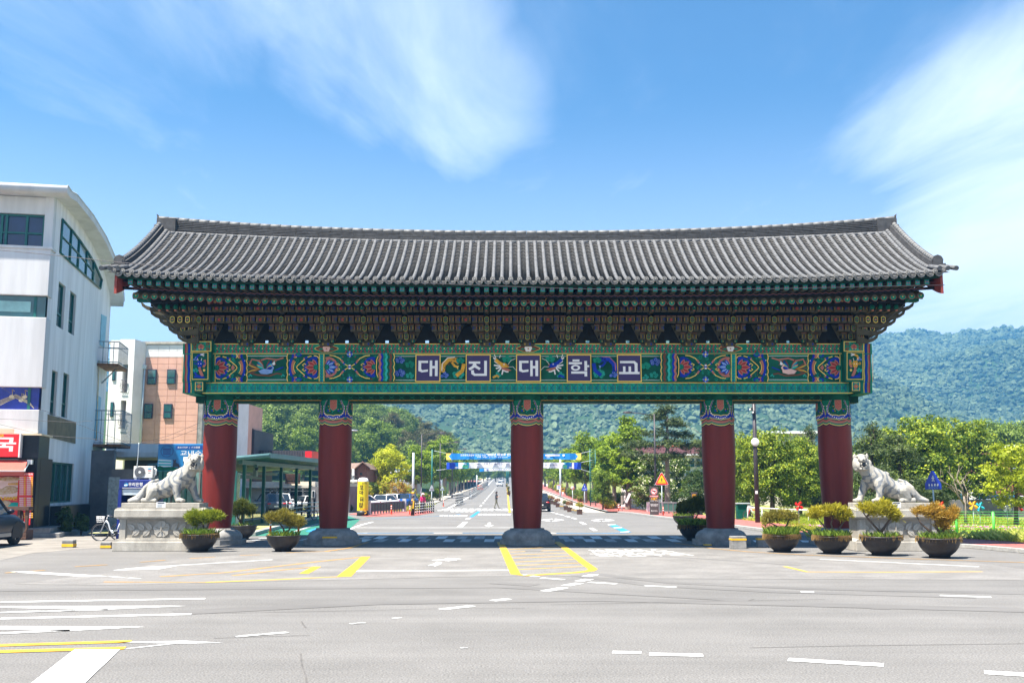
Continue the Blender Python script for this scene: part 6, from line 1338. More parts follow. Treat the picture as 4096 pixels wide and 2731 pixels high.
def leafmesh(name,V,v,mats,mi=None):
    n=len(V)//4; me=bpy.data.meshes.new(name); me.vertices.add(4*n); me.vertices.foreach_set('co',V.astype(np.float32).ravel()); me.loops.add(4*n); me.loops.foreach_set('vertex_index',np.arange(4*n,dtype=np.int32)); me.polygons.add(n); me.polygons.foreach_set('loop_start',np.arange(0,4*n,4,dtype=np.int32)); me.polygons.foreach_set('loop_total',np.full(n,4,dtype=np.int32))
    for k in mats: me.materials.append(MATS[k])
    if mi is not None: me.polygons.foreach_set('material_index',mi.astype(np.int32))
    me.update(); setattr_v(me,np.repeat(v,4)); return me
def unit(a): return a/(np.linalg.norm(a,axis=1,keepdims=True)+1e-9)
def clumps(lobes,ncl,kl,sp,sd,shell=.55):
    "points gathered in clumps inside ellipsoid lobes; returns points, outward directions, clump value"
    rg=np.random.default_rng(sd); w=np.array([a[3]*a[4]*a[5] for a in lobes])**.67; w/=w.sum(); idx=rg.choice(len(lobes),ncl,p=w); L=np.array(lobes)[idx]
    d=unit(rg.normal(size=(ncl,3))); r=(shell+(1-shell)*rg.uniform(0,1,(ncl,1))**.6); c=L[:,:3]+d*L[:,3:6]*r
    sps=sp*rg.uniform(.6,1.3,(ncl,1,1)); pts=c[:,None,:]+rg.normal(size=(ncl,kl,3))*sps*np.array([1,1,.75]); out=unit(d*.8+np.array([0,0,.35]))
    outs=np.repeat(out[:,None,:],kl,1); vals=np.repeat(rg.uniform(0,1,(ncl,1)),kl,1)
    return pts.reshape(-1,3),unit(outs.reshape(-1,3)+rg.normal(size=(ncl*kl,3))*.55),vals.ravel(),rg
def crownmesh(name,lobes,ncl,kl,sp,l,w,sd,mats,shell=.55,extra=None):
    p,n,v,rg=clumps(lobes,ncl,kl,sp,sd,shell); V=leafarr(p,n,l,w,rg); val=np.clip(v*.55+rg.uniform(0,.45,len(v)),0,1); mi=None
    if len(mats)>1: mi=(rg.uniform(0,1,len(v))<extra*(n[:,2]>.25)).astype(int)
    return leafmesh(name,V,val,mats,mi)
def grassmesh(name,pts,h,w,sd,m,lean=.35,dirs=None):
    rg=np.random.default_rng(sd); n=len(pts); ln=rg.normal(size=(n,2))*lean; a=np.arctan2(ln[:,1],ln[:,0])+np.pi/2
    if dirs is not None: ln=ln*.4+dirs
    hh=(h*rg.uniform(.5,1.2,n)); c=np.stack([np.cos(a),np.sin(a),0*a],1)*w/2; tip=pts+np.stack([ln[:,0]*hh,ln[:,1]*hh,hh],1); mid=pts+np.stack([ln[:,0]*hh*.35,ln[:,1]*hh*.35,hh*.6],1)
    V=np.stack([pts-c,pts+c,tip,mid-c*.8],1).reshape(-1,3); return leafmesh(name,V,np.clip(rg.uniform(0,1,n),0,1),[m])
potb=MB(); potb.lathe([(.0,.02),(.30,.0),(.30,.07),(.33,.09),(.45,.19),(.54,.31),(.595,.44),(.615,.54),(.645,.55),(.65,.585),(.62,.59),(.60,.56),(.58,.50)],'pot_black',44); potm=potb.mesh('pot')
soilb=MB(); soilb.lathe([(0,.54),(.3,.535),(.585,.51)],'soil',28); soilm=soilb.mesh('soil')
def bonsai(px,py,wpx,label,lobes,trunks,mat_,ncl=150,grass=.0,dry=0,sd=1,name='potted_pine'):
    x,y=G(px,py); s=wpx*(y+.3)/F/1.30; t=thing(name,label,'potted tree',(x,y+.3*s,0),0,'bonsai pines in black bowl pots'); t.scale=(s,s,s); lobes=[(a*.8,c_,z+.04,q*.74,w_*.74,h_*.9) for a,c_,z,q,w_,h_ in lobes]; link('pot',potm,t,rz=sd); link('soil',soilm,t)
    b=MB()
    for pts in trunks:
        k=len(pts); b.tube([(a,c_,z) for a,c_,z in pts],[.055*(1-.72*i/(k-1))+.0 for i in range(k)],'bark',7)
    r=random.Random(sd)
    for lo in lobes:
        root=min((p for tr in trunks for p in tr[1:]),key=lambda p:(p[0]-lo[0])**2+(p[2]-lo[2])**2)
        for k in range(3):
            e=(lo[0]+r.uniform(-.6,.6)*lo[3],lo[1]+r.uniform(-.6,.6)*lo[4],lo[2]+r.uniform(-.2,.5)*lo[5]); m_=tuple((a+c_)/2+r.uniform(-.05,.05) for a,c_ in zip(root,e)); b.tube([root,m_,e],[.022,.016,.007],'bark',5)
    b.build('trunk',t)
    p,n,v,rg=clumps(lobes,ncl,34,.052,sd,.15); d=unit(n+np.array([0,0,.5])); N0=unit(np.cross(d,rg.normal(size=d.shape)))
    ll=rg.uniform(.07,.13,len(p))[:,None]; c=np.cross(N0,d)*.011; V=np.stack([p-c,p+c,p+d*ll+c*.3,p+d*ll-c*.3],1).reshape(-1,3)
    link('foliage',leafmesh('foliage',V,np.clip(v*.6+rg.uniform(0,.4,len(v)),0,1),[mat_]),t)
    if grass:
        n_=int(1500*grass); a=rg.uniform(0,6.283,n_); q=.57*np.sqrt(rg.uniform(0,1,n_)); pts=np.stack([q*np.cos(a),q*np.sin(a),np.full(n_,.53)],1); o=link('grass',grassmesh('grass',pts,.18+.16*grass,.014,sd,'grass_blade'),t)
    if dry:
        n_=int(700*dry); a=rg.uniform(0,6.283,n_); pts=np.stack([.56*np.cos(a),.56*np.sin(a),np.full(n_,.60)],1); dr_=np.stack([np.cos(a),np.sin(a)],1); rg2=np.random.default_rng(sd+9)
        hh=rg2.uniform(.08,.22,n_); tip=pts+np.stack([np.cos(a)*.11,np.sin(a)*.11,-hh+.04],1); mid=pts+np.stack([np.cos(a)*.085,np.sin(a)*.085,.04+0*a],1); c=np.stack([-np.sin(a),np.cos(a),0*a],1)*.008
        V=np.stack([pts-c,pts+c,tip,mid],1).reshape(-1,3); link('dry_grass',leafmesh('dry_grass',V,rg2.uniform(0,1,n_),['grass_dry']),t)
bonsai(785,2208,150,'bowl pot with flat spreading lime green bonsai before the carved pedestal and column',[(-.28,0,1.16,.36,.3,.2),(.2,0,1.14,.36,.3,.2),(.62,.05,1.18,.32,.25,.15),(-.3,.1,.95,.18,.2,.12)],[[(.12,0,.54),(.14,0,.72),(.10,.02,.9),(.0,0,1.08)],[(.13,0,.66),(.26,-.02,.82),(.34,0,1.05)]],'needles_green',190,.45,.35,1)
bonsai(1125,2206,138,'bowl pot with wide olive bonsai standing between first and second columns',[(-.5,0,1.2,.34,.3,.16),(0,0,1.26,.48,.38,.22),(.35,0,1.06,.4,.3,.22),(.72,0,1.02,.22,.2,.18)],[[(.05,0,.54),(.04,0,.7),(-.04,0,.86),(-.2,0,1.08)],[(.05,0,.66),(.2,0,.78),(.3,0,.98)]],'needles_olive',230,.25,0,2)
bonsai(958,2158,122,'shaded bowl pot with dark bonsai behind the first column by the shelter',[(-.1,0,1.3,.48,.4,.32),(.3,0,1.2,.35,.3,.25),(-.3,0,1.05,.2,.2,.16)],[[(-.02,0,.54),(-.03,0,.75),(.02,0,.95),(.05,0,1.2)],[(-.03,0,.72),(-.2,0,.92)]],'needles_dark',210,.05,0,3)
bonsai(3138,2209,146,'bowl pot with sparse wiry bonsai over thick green grass, by fourth column',[(-.45,0,1.16,.3,.3,.2),(0,0,1.22,.5,.4,.2),(.45,0,1.14,.28,.3,.18),(-.62,0,.98,.16,.18,.12)],[[(.0,0,.54),(.05,0,.74),(-.18,0,.9),(-.4,0,1.02)],[(.05,0,.72),(.2,0,.92),(.28,0,1.12)]],'needles_olive',105,1.0,1.0,4)
bonsai(3340,2216,150,'bowl pot with flat topped golden bonsai on bare forked stems before fifth column',[(-.5,0,1.36,.4,.34,.16),(.1,0,1.42,.5,.4,.18),(.55,0,1.28,.34,.3,.2),(-.72,.1,1.24,.2,.2,.12)],[[(.05,0,.54),(-.05,0,.7),(-.3,0,1.0),(-.5,0,1.25)],[(.04,0,.54),(.06,0,.8),(.0,0,1.0),(.1,0,1.25)],[(.1,0,.54),(.25,0,.8),(.5,0,1.15)]],'needles_gold',230,.55,.8,5)
bonsai(3541,2223,164,'bowl pot with broad yellow green bonsai directly before the tiger pedestal',[(-.5,0,1.42,.3,.28,.13),(-.1,0,1.36,.42,.36,.22),(.3,0,1.36,.42,.34,.2),(.62,0,1.18,.2,.2,.14),(.2,0,1.5,.2,.2,.12)],[[(.0,0,.54),(-.02,0,.72),(-.18,0,.9),(-.42,0,1.18),(-.55,0,1.36)],[(.0,0,.7),(.12,0,.85),(.3,0,1.1),(.4,0,1.3)]],'needles_gold',220,.2,.1,6)
bonsai(3776,2233,171,'bowl pot with ragged orange bonsai at the meadow edge, last in row',[(-.6,0,1.33,.26,.24,.13),(-.15,0,1.28,.36,.3,.2),(.4,0,1.18,.38,.3,.18),(-.05,0,1.46,.2,.2,.12),(.25,0,.92,.3,.26,.12),(.62,0,1.3,.15,.2,.14)],[[(.05,0,.54),(-.2,0,.74),(-.5,0,1.0),(-.62,0,1.22)],[(.1,0,.54),(.1,0,.75),(.25,0,.95),(.45,0,1.12)],[(.1,0,.6),(-.05,0,.9),(-.1,0,1.2)]],'needles_orange',165,.35,.1,7)
bonsai(2782,2162,126,'bowl pot with dense dark green bonsai left of the fourth column',[(-.2,0,1.32,.55,.4,.3),(.35,0,1.4,.4,.35,.28),(-.62,0,1.22,.25,.25,.2),(.1,0,1.55,.35,.3,.16)],[[(.0,0,.54),(.02,0,.8),(-.1,0,1.1)],[(.02,0,.75),(.2,0,1.1)]],'needles_dark',260,1.0,.8,8)
bonsai(2738,2103,88,'small black bowl pot peeking out behind the dark green bonsai',[(.1,0,.9,.35,.3,.2)],[[(.0,0,.54),(.05,0,.8)]],'needles_red',60,.3,0,9)
# ---------- bus shelter, billboard
mat('shelter_green',(.012,.115,.10),.45,.12); mat('shelter_under',(.008,.13,.10),.5,.1); mat('shelter_edge',(.10,.20,.21),.4,.1); mat('board_blue',(.012,.17,.42),.35,.1,1.5); mat('board_navy',(.01,.06,.25),.4,.1); mat('board_pale',(.10,.33,.58),.4,.15,2); mat('booth_glass',(.10,.20,.19),.12,.3,1.2,sp=.8)
A1=Vector(G(970,2100,.16)); A5=Vector(G(1237,2068,.16)); ax_=(A5-A1).normalized(); nx_=Vector((ax_.y,-ax_.x)); 
shl=thing('bus_shelter','long green steel bus shelter with corrugated canopy between the first two columns','bus shelter',(A1.x,A1.y,.16),math.atan2(ax_.y,ax_.x))
SL=(A5-A1).length; ztop=P(1105,1862,(A1.y*.6+A5.y*.4))[1]-.16; ztop=P(975,1858,A1.y)[1]-.16
for k in range(5):
    b=MB(); b.box((SL*k/4,0,ztop/2),(.17,.17,ztop),'shelter_green'); b.build('post',shl)
    b=MB(); b.box((SL*k/4,4.2,ztop/2-.3),(.14,.14,ztop-.6),'shelter_green'); b.build('post',shl)
b=MB(); b.box((SL/2,0,ztop+.12),(SL+1.6,.22,.24),'shelter_edge'); b.build('front_beam',shl); b=MB(); b.box((SL/2,4.2,ztop-.5),(SL+1.6,.2,.24),'shelter_green'); b.box((SL/2,2.6,ztop-.32),(SL+1.6,.14,.16),'shelter_green'); b.box((SL/2,3.4,ztop-.6),(SL+1.6,.1,.12),'shelter_green'); b.build('rear_beam',shl,kind='stuff')
slope=lambda y:ztop+.26-(y)*.085
cn=MB(); n=int((SL+2.6)/.2)
for i in range(n):
    x0=-1.5+i*.2; h=.04 if i%2 else 0
    cn.add([(x0,-1.75,slope(-1.75)+h),(x0+.2,-1.75,slope(-1.75)+h),(x0+.2,4.8,slope(4.8)+h),(x0,4.8,slope(4.8)+h)],[(0,1,2,3)],'shelter_under'); cn.add([(x0+.2,-1.75,slope(-1.75)+h),(x0+.2,4.8,slope(4.8)+h),(x0+.2,4.8,slope(4.8)+.04-h),(x0+.2,-1.75,slope(-1.75)+.04-h)],[(0,1,2,3)],'shelter_under')
cn.add([(-1.5,-1.75,slope(-1.75)+.1),(-1.5+n*.2,-1.75,slope(-1.75)+.1),(-1.5+n*.2,4.8,slope(4.8)+.1),(-1.5,4.8,slope(4.8)+.1)],[(0,1,2,3)],'shelter_green'); cn.build('canopy',shl)
x1=-1.5+n*.2
f=MB(); f.box(((x1-1.5)/2,-1.8,slope(-1.75)+.05),(x1+1.5,.08,.26),'shelter_edge'); f.tube([(-1.52,-1.8,slope(-1.8)+.05),(-1.52,4.8,slope(4.8)+.05)],.12,'shelter_edge',4); f.tube([(x1,-1.8,slope(-1.8)+.05),(x1,4.8,slope(4.8)+.05)],.12,'shelter_edge',4); f.build('fascia',shl)
b=MB(); b.box((1.6,-.15,ztop-.05),(.16,.2,.2),'shelter_edge'); b.ell((1.6,-.2,ztop-.18),.1,'black',10,7); b.build('camera_dome',shl)
for x in(-.2,SL*.45): b=MB(); b.box((x,1.4,ztop-.35),(.35,.2,.45),'parapet_green'); b.build('lamp',shl)
b=MB(); b.box((0,-.095,1.32),(.13,.01,.22),'white'); b.box((0,-.095,1.06),(.13,.01,.22),'white'); b.build('sticker',shl)
gl=MB(); gl.bx(-1.4,SL*.6,4.35,4.4,.1,2.6,'booth_glass'); gb_=gl.build('rear_glazing',shl)
for k in range(9): b=MB(); x=-1.4+(SL*.6+1.4)*k/8; b.bx(x-.05,x+.05,4.24,4.34,.0,2.65,'steel'); b.build('glazing_bar',gb_)
for k,(x,m) in enumerate(((0.2,'white'),(1.8,'pale_reflection'),(3.0,'menu_pink'),(4.4,'white'))): b=MB(); b.bx(x,x+.7,4.31,4.335,1.0,2.0,m); b.build('notice',gb_)
def rail(name,label,p0,p1,h,nb,z=.16,m='steel',cat='railing'):
    a=Vector(p0);c=Vector(p1); l=(c-a).length; t=thing(name,label,cat,(a.x,a.y,z),math.atan2(c.y-a.y,c.x-a.x)); 
    for zz in(h,.14): b=MB(); b.tube([(0,0,zz),(l,0,zz)],.03,m,6); b.build('rail',t)
    sb=MB(); sb.cyl((0,0,.14),(0,0,h),.014,m,n=5); sm=sb.mesh('baluster'); pb=MB(); pb.cyl((0,0,0),(0,0,h+.02),.035,m,n=6); pm=pb.mesh('post')
    for k in range(nb): link('baluster',sm,t,(l*(k+.5)/nb,0,0))
    for k in range(4): link('post',pm,t,(l*k/3,0,0))
pA=A1+ax_*.6+nx_*-1.2; pB=A1+ax_*8.5+nx_*-1.2
rail('queue_railing','grey queue railing with upright bars under the green shelter',pA,pB,1.1,46); 
pA=A1+ax_*-.4+nx_*-1.6; rail('queue_railing','short grey railing behind the shaded bonsai pot',pA+nx_*-2,pA,1.1,14)
pC=Vector(G(1290,2063,.16)); 
BB=50.; bd_=thing('billboard','blue bus stop billboard with campus picture and white lettering','billboard',(0,0,0)); bx0,bz0=P(628,1883,BB); bx1,bz1=P(942,1774,BB)
b=MB(); b.bx(bx0,bx1,BB,BB+.25,bz0,bz1,'board_blue'); bo=b.build('board',bd_,bev=.02)
def bq(px,py): return P(px,py,BB)
def bp_(name,pts,m,par=bo,d=.006): b=MB(); b.ext([bq(*q) for q in pts],'y',BB-d,BB-.0005-(.004 if d>.007 else 0),m); return b.build(name,par)
bp_('title_panel',[(702,1782),(940,1782),(940,1797),(702,1797)],'board_navy'); x,z=bq(745,1789); txt('BUS STOP  |  バス搭乗','lettering',bo,(bq(756,1789)[0],BB-.008,z),bq(800,1789)[0]-bq(711,1789)[0],.11,'white')
x,z=bq(772,1811); txt('교내순환','lettering',bo,(x+.08,BB-.004,z),bq(826,1800)[0]-bq(713,1800)[0],.24,'white',bold=.005); x,z=bq(770,1842); txt('탑승장','lettering',bo,(x+.25,BB-.004,z),1.4,.42,'white',bold=.04)
bp_('picture',[(630,1862),(632,1832),(690,1838),(690,1870),(720,1876),(720,1881),(630,1881)],'board_pale'); 
for k in range(5): bp_('picture',[(634,1838+k*6),(684,1841+k*5.5),(684,1843+k*5.5),(634,1841+k*6)],'white' if k%2==0 else 'dan_aqua',d=.009)
bp_('picture',[(630,1866),(640,1862),(655,1868),(690,1866),(720,1872),(720,1881),(630,1881)],'dan_deep',d=.010); bp_('picture',[(690,1868),(694,1846),(690,1836),(697,1840),(705,1836),(703,1848),(716,1856),(721,1876),(714,1876),(712,1866),(700,1866)],'frame_navy',d=.012)
b=MB(); c=bq(668,1804); 
for r0 in(.30,): b.tube([(c[0]+r0*math.cos(a),BB-.004,c[1]+r0*.9*math.sin(a)) for a in np.linspace(0,6.283,24)],.012,'board_navy',4)
b.bx(c[0]-.2,c[0]+.2,BB-.006,BB-.0005,c[1]+.08,c[1]+.14,'board_navy'); b.bx(c[0]-.18,c[0]+.18,BB-.006,BB-.0005,c[1]-.16,c[1]-.12,'board_navy')
for k in range(6): b.bx(c[0]-.17+k*.06,c[0]-.14+k*.06,BB-.006,BB-.0005,c[1]-.12,c[1]+.08,'board_navy')
b.build('seal',bo,kind='stuff')
for px in(640,660,938): x=P(px,1900,BB)[0]; b=MB(); b.bx(x-.09,x+.09,BB+.05,BB+.2,0,bz0,'shelter_green'); b.build('post',bd_)
bt=thing('waiting_booth','teal framed glass waiting booth under the blue billboard','booth',(0,0,0)); b=MB(); b.bx(P(664,1900,51)[0],P(930,1900,51)[0],51,52.5,.1,P(700,1888,51)[1],'booth_glass'); g_=b.build('glazing',bt)
for px in(668,690,705,722,745,775,800): x=P(px,1900,50.95)[0]; b=MB(); b.bx(x-.04,x+.04,50.9,50.99,0,P(700,1886,51)[1],'shelter_green' if px%2 else 'concrete_grey'); b.build('mullion',g_)
for px,py in((680,1990),(699,1985),(712,1980)): x,z=P(px,py,50.9); b=MB(); b.bx(x-.12,x+.12,50.96,50.995,z-.35,z+.1,'pale_reflection'); b.build('notice',g_)
# fence of black posts with pale rings
def ringfence(name,label,p0,p1,n,h,z=.02,nr=4,slant=0,ring='white',group='black posted pedestrian fences'):
    a=Vector((*p0,0));c=Vector((*p1,0)); l=(c-a).length; z=z if isinstance(z,tuple) else (z,z); t=thing(name,label,'fence',(a.x,a.y,z[0]),math.atan2(c.y-a.y,c.x-a.x),group); t.rotation_euler.y=-math.atan2(z[1]-z[0],l); pb=MB(); pb.cyl((0,0,0),(0,0,h),.06,'black',n=8); pb.ell((0,0,h),.07,'black',8,5)
    for k in range(nr): pb.cyl((0,0,h*(.18+.22*k)-.025),(0,0,h*(.18+.22*k)+.025),.066,ring,n=8)
    pm=pb.mesh('post')
    for k in range(n): link('post',pm,t,(l*k/max(1,n-1),0,0))
    for k in range(nr): b=MB(); b.tube([(0,0,h*(.18+.22*k)),(l,0,h*(.18+.22*k))],.025,'steel_pale',5); b.build('rail',t)
    return t
ringfence('pedestrian_fence','black posted fence with white rings beside the woman in pink',G(1663,2056),G(1734,2047),9,1.0)
ringfence('pedestrian_fence','black posted fence at the end of the green bus lane',G(1150,2082,.16),G(1300,2060,.16),7,1.2,.16)
g1=GR(1824,2024); g2=GR(1851,2012); ringfence('pedestrian_fence','short black guard fence at the mouth of the campus road',g1[:2],g2[:2],6,1.35,.0,5)
g1=GR(1877,1996); g2=GR(1952,1942); ringfence('pedestrian_fence','long black guard fence climbing along the campus road',g1[:2],g2[:2],26,1.3,(g1.z,g2.z),4)
yb=thing('striped_pole_base','leaning black and yellow guard post at the fence end','post',(*G(1650,2061),0)); b=MB(); b.cyl((0,0,0),(.12,0,1.35),.16,'black',.10,n=10); b.build('post',yb); b=MB(); b.box((.07,-.13,.85),(.10,.06,.6),'yellow_paint',ry=.09); b.build('reflector',yb)
def bridgerail(label,p0,p1,n,h,loc_z=.05):
    a=Vector(p0);c=Vector(p1); l=(c-a).length; t=thing('bridge_railing',label,'railing',(a.x,a.y,loc_z),math.atan2(c.y-a.y,c.x-a.x),'green panelled bridge railings'); mat('rail_panel',(.035,.095,.075),.6,.2,2)
    b=MB(); b.bx(0,l,-.05,.05,h-.10,h,'concrete_grey'); b.build('top_rail',t); b=MB(); b.bx(0,l,-.04,.04,.22,.30,'concrete_grey'); b.build('bottom_rail',t)
    pm=MB(); pm.bx(.02,l/n-.02,-.02,.02,.30,h-.10,'rail_panel'); pm=pm.mesh('panel'); sm=MB(); sm.bx(-.03,.03,-.06,.06,0,h-.1,'concrete_grey'); sm=sm.mesh('stanchion')
    for k in range(n): link('panel',pm,t,(l*k/n,0,0))
    for k in range(n+1): link('stanchion',sm,t,(l*k/n,0,0))
    for x in(0,l): b=MB(); b.box((x,0,h*.6),(.3,.3,h*1.2),'steel_pale'); b.build('end_pillar',t)
bridgerail('green panelled bridge railing before the parked cars and yellow balloon',G(1474,2061),G(1617,2046),13,.95)
bridgerail('green panelled bridge railing behind the dark no parking sign',G(2636,2058),G(2800,2064),8,1.0)
# orange delineators
dlb=MB(); dlb.cyl((0,0,0),(0,0,.05),.12,'orange_plastic',n=12); dlb.cyl((0,0,.05),(0,0,.78),.05,'orange_plastic',.04,n=10); dlb.cyl((0,0,.45),(0,0,.53),.054,'reflective',n=10); dlb.cyl((0,0,.62),(0,0,.70),.052,'reflective',n=10); dlm=dlb.mesh('delineator_post')
for px,py,lab in [(1081,2141,'orange delineator post with white bands left behind the olive bonsai'),(1193,2147,'orange delineator post with white bands by the second column base'),(1565,2058,'orange delineator post on red paving by the bridge railing'),(1639,2059,'orange delineator post next to the black and yellow guard post'),(1774,2025,'orange delineator post by the grassy verge and cycle path'),(2475,2051,'orange delineator post on the red pavement corner by the hedge'),(2653,2068,'orange delineator post beside the yellow warning sign pole'),(1888,1966,'small far orange delineator on the footpath by lamp posts'),(1898,1962,'farther small orange delineator on the footpath')]:
    p=GR(px,py); o=link('delineator_post',dlm,None,p); tag(o,lab,'traffic post','orange delineator posts')
bar_=thing('orange_barrier','orange plastic barrier by the far guard fence','barrier',GR(1921,1958)); b=MB(); b.box((0,0,.55),(1.5,.5,1.1),'orange_plastic',top=.8); b.build('body',bar_,bev=.05); b=MB(); b.box((0,-.24,.7),(1.2,.06,.25),'reflective'); b.build('reflective_strip',bar_)
# ---------- inflatable advertising column
mat('balloon_yellow',(.85,.66,.015),.4,.06); mat('ink_brown',(.05,.025,.015),.6,0); mat('ink_red',(.6,.05,.03),.6,0)
BYy=G(1450,2062)[1]; sc=BYy/F; bw=43*sc/2; bhz=lambda py:P(1450,py,BYy)[1]
bal=thing('inflatable_column','tall yellow inflatable advertising column with brown Korean lettering','inflatable sign',(*G(1450,2062),0)); b=MB(); b.lathe([(bw*1.02,bhz(2041)),(bw,bhz(2030)),(bw,bhz(1925))],'balloon_yellow',28); b.lathe([(bw,bhz(1925)),(bw*.95,bhz(1918)),(bw*.75,bhz(1912.5)),(bw*.4,bhz(1910)),(0,bhz(1909.5))],'white',28); bb=b.build('tube',bal); b=MB(); b.lathe([(0,0),(bw*1.08,0),(bw*1.04,bhz(2041)),(0,bhz(2041))],'black',28); b.build('base',bal); b=MB(); b.tube([(bw*.55+.12*math.cos(a),-bw*.9,bhz(2048)+.1*math.sin(a)) for a in np.linspace(0,6.28,12)],.03,'yellow_paint',5); b.build('handle',bal)
for s,py,w_,h_,m in(('꼬',1948.5,.33,.33,'ink_brown'),('마',1969,.36,.33,'ink_brown'),('김',1993,.33,.35,'ink_brown'),('밥',2018,.36,.42,'ink_brown')): txt(s,'lettering',bb,(-.08,-bw-.012,bhz(py)),w_,h_,m,bold=.03)
txt('스야','lettering',bb,(.14,-bw-.012,bhz(1932)),.42,.2,'ink_brown',bold=.01); txt("민'",'lettering',bb,(-.26,-bw-.004,bhz(1929)),.24,.28,'ink_red',bold=.01); txt('542-0355','lettering',bb,(.05,-bw-.012,bhz(2036)),.66,.13,'ink_red',bold=.01)
# ---------- street lamps, poles and wires
def lamp(px,ybase,ytop,arm,label,z0=None,Y=None):
    p=GR(px,ybase) if Y is None else Vector((P(px,ybase,Y)[0],Y,hz_(Y))); s=p.y; zt=P(px,ytop,s)[1]-p.z; t=thing('street_lamp',label,'street lamp',p,0,'black street lamps along the campus road'); b=MB(); b.cyl((0,0,0),(0,0,zt),.10,'dark_pole',.06,n=8); b.cyl((0,0,0),(0,0,.5),.17,'dark_pole',.13,n=8); b.build('pole',t); d=1 if arm>0 else -1
    L=abs(arm)*s/F; b=MB(); b.tube([(0,0,zt-.15),(d*L*.5,0,zt+.05),(d*L*.8,0,zt+.12)],.04,'dark_pole',6); b.build('arm',t); b=MB(); b.ell((d*L*.9,0,zt+.14),(L*.17,.2,.10),'dark_pole',10,6); b.ell((d*L*.9,0,zt+.08),(L*.13,.15,.05),'steel',8,5); b.build('lamp_head',t)
for a in [(1684,2013,1735,90,'black street lamp nearest the yellow tree, arm over the ginkgos'),(1759,2005,1772,72,'second black street lamp along the ginkgo pavement'),(1808,1990,1798,56,'third black street lamp along the ginkgo pavement'),(1844,1969,1812,40,'fourth black street lamp along the ginkgo pavement'),(1867,1955,1822,30,'fifth black street lamp along the ginkgo pavement'),(1888,1948,1830,24,'farthest black street lamp along the ginkgo pavement'),(2386,1988,1748,-84,'black street lamp behind the green ladder mast'),(2300,1972,1792,-62,'black street lamp behind the speed limit sign'),(2248,1960,1806,-46,'black street lamp behind the pale camera pole')]: lamp(*a)
lamp(2624,2024,1655,-118,'tall black street lamp beside the pine tree',Y=88)
bl_=thing('street_lamp','grey lamp head reaching out past the second red column','street lamp',(P(1345,1900,95)[0],95,0)); zt=P(1380,1722,95)[1]; b=MB(); b.cyl((0,0,0),(0,0,zt),.10,'dark_pole',.06,n=8); b.build('pole',bl_); b=MB(); b.tube([(0,0,zt-.2),(.7,0,zt)],.04,'dark_pole',6); b.build('arm',bl_); b=MB(); b.ell((1.35,0,zt+.02),(.62,.2,.09),'steel',10,6); b.build('lamp_head',bl_)
def pole(px,ybase,ytop,r,m,label,name='steel_pole',lean=0):
    p=GR(px,ybase); zt=P(px,ytop,p.y)[1]-p.z; t=thing(name,label,'pole',p); b=MB(); b.cyl((0,0,0),(lean,0,zt),r,m,r*.8,n=9); b.build('pole',t); return t,zt
t,zt=pole(1651,2040,1810,.13,'steel_pale','pale blue steel pole with striped foot by the blue hatchback'); b=MB()
for k in range(5): b.cyl((0,0,.5+k*.36),(0,0,.68+k*.36),.14,'yellow_paint' if k%2 else 'black',n=9)
b.build('striped_sleeve',t)
t,zt=pole(1765,1985,1880,.22,'steel_pale','thick pale steel pole among the ginkgo trunks'); t,zt=pole(1907,1958,1900,.18,'steel_pale','pale pole near the far guard fence')
t,zt=pole(2242,1989,1830,.17,'steel_pale','tall pale camera pole on the red pavement by the planters')
bar2=thing('banner_mast','green ladder shaped mast holding the banner ropes','mast',(P(2372,1975,115)[0],115,.1)); zt=P(2372,1798,115)[1]
for s in(-.3,.3): b=MB(); b.cyl((s,0,0),(s,0,zt),.06,'dan_green' if False else 'shelter_green',n=6); b.build('upright',bar2)
rm=MB(); rm.cyl((-.3,0,0),(.3,0,0),.03,'shelter_green',n=5); rm=rm.mesh('rung')
for k in range(22): link('rung',rm,bar2,(0,0,.3+k*(zt-.4)/21))
t=thing('banner_mast','slim green mast between the ginkgos on the far side of the road','mast',(P(1727,1975,115)[0],115,.1)); b=MB(); b.cyl((0,0,0),(0,0,P(1727,1800,115)[1]),.09,'shelter_green',n=7); b.build('upright',t)
for px in(2027,2033): t,zt=pole(px,1934,1868,.22,'shelter_green','far green banner pole on the median, %s one'%('outer' if px==2027 else 'inner'),'banner_pole')
# banners
mat('ban_blue',(.012,.22,.60),.6,.05); mat('ban_yellow',(.82,.56,.10),.6,.05); mat('ban_cyan',(.03,.45,.62),.6,.1); mat('ban_deep',(.01,.06,.5),.6,.08); mat('ban_lime',(.15,.60,.28),.6,.1); mat('ban_white',(.78,.80,.84),.6,.03); mat('ink_navy',(.02,.03,.18),.6,0)
def banner(label,Y,px0,px1,yl,ym,hpx,m):
    t=thing('road_banner',label,'banner',(0,0,0),0,'cloth banners hung across the campus road'); b=MB(); K=24; top=[]
    def fz(px,o): u=(px-px0)/(px1-px0)*2-1; return yl+(ym-yl)*(1-u*u)+o*(1-.22*(1-u*u))
    def pt(px,o): x,z=P(px,fz(px,o),Y); return Vector((x,Y+.12*math.sin(px*.11),z))
    def strip(x0,x1,o0,o1,m,d=0,slant=(0,0),name=None,par=None,k=8):
        b=MB()
        for i in range(k):
            u0,u1=i/k,(i+1)/k; q=[(x0+slant[0]*0+(x1-x0)*u0,o0),(x0+(x1-x0)*u1,o0),(x0+(x1-x0)*u1,o1),(x0+(x1-x0)*u0,o1)]
            b.add([pt(*w)-Vector((0,d,0)) for w in q[::-1]],[(0,1,2,3)],m); 
            if d==0: b.add([pt(*w)+Vector((0,.012,0)) for w in q],[(0,1,2,3)],m)
        return b.build(name,par)
    cl=strip(px0,px1,0,hpx,m,0,name='cloth',par=t,k=K); return t,cl,pt,strip
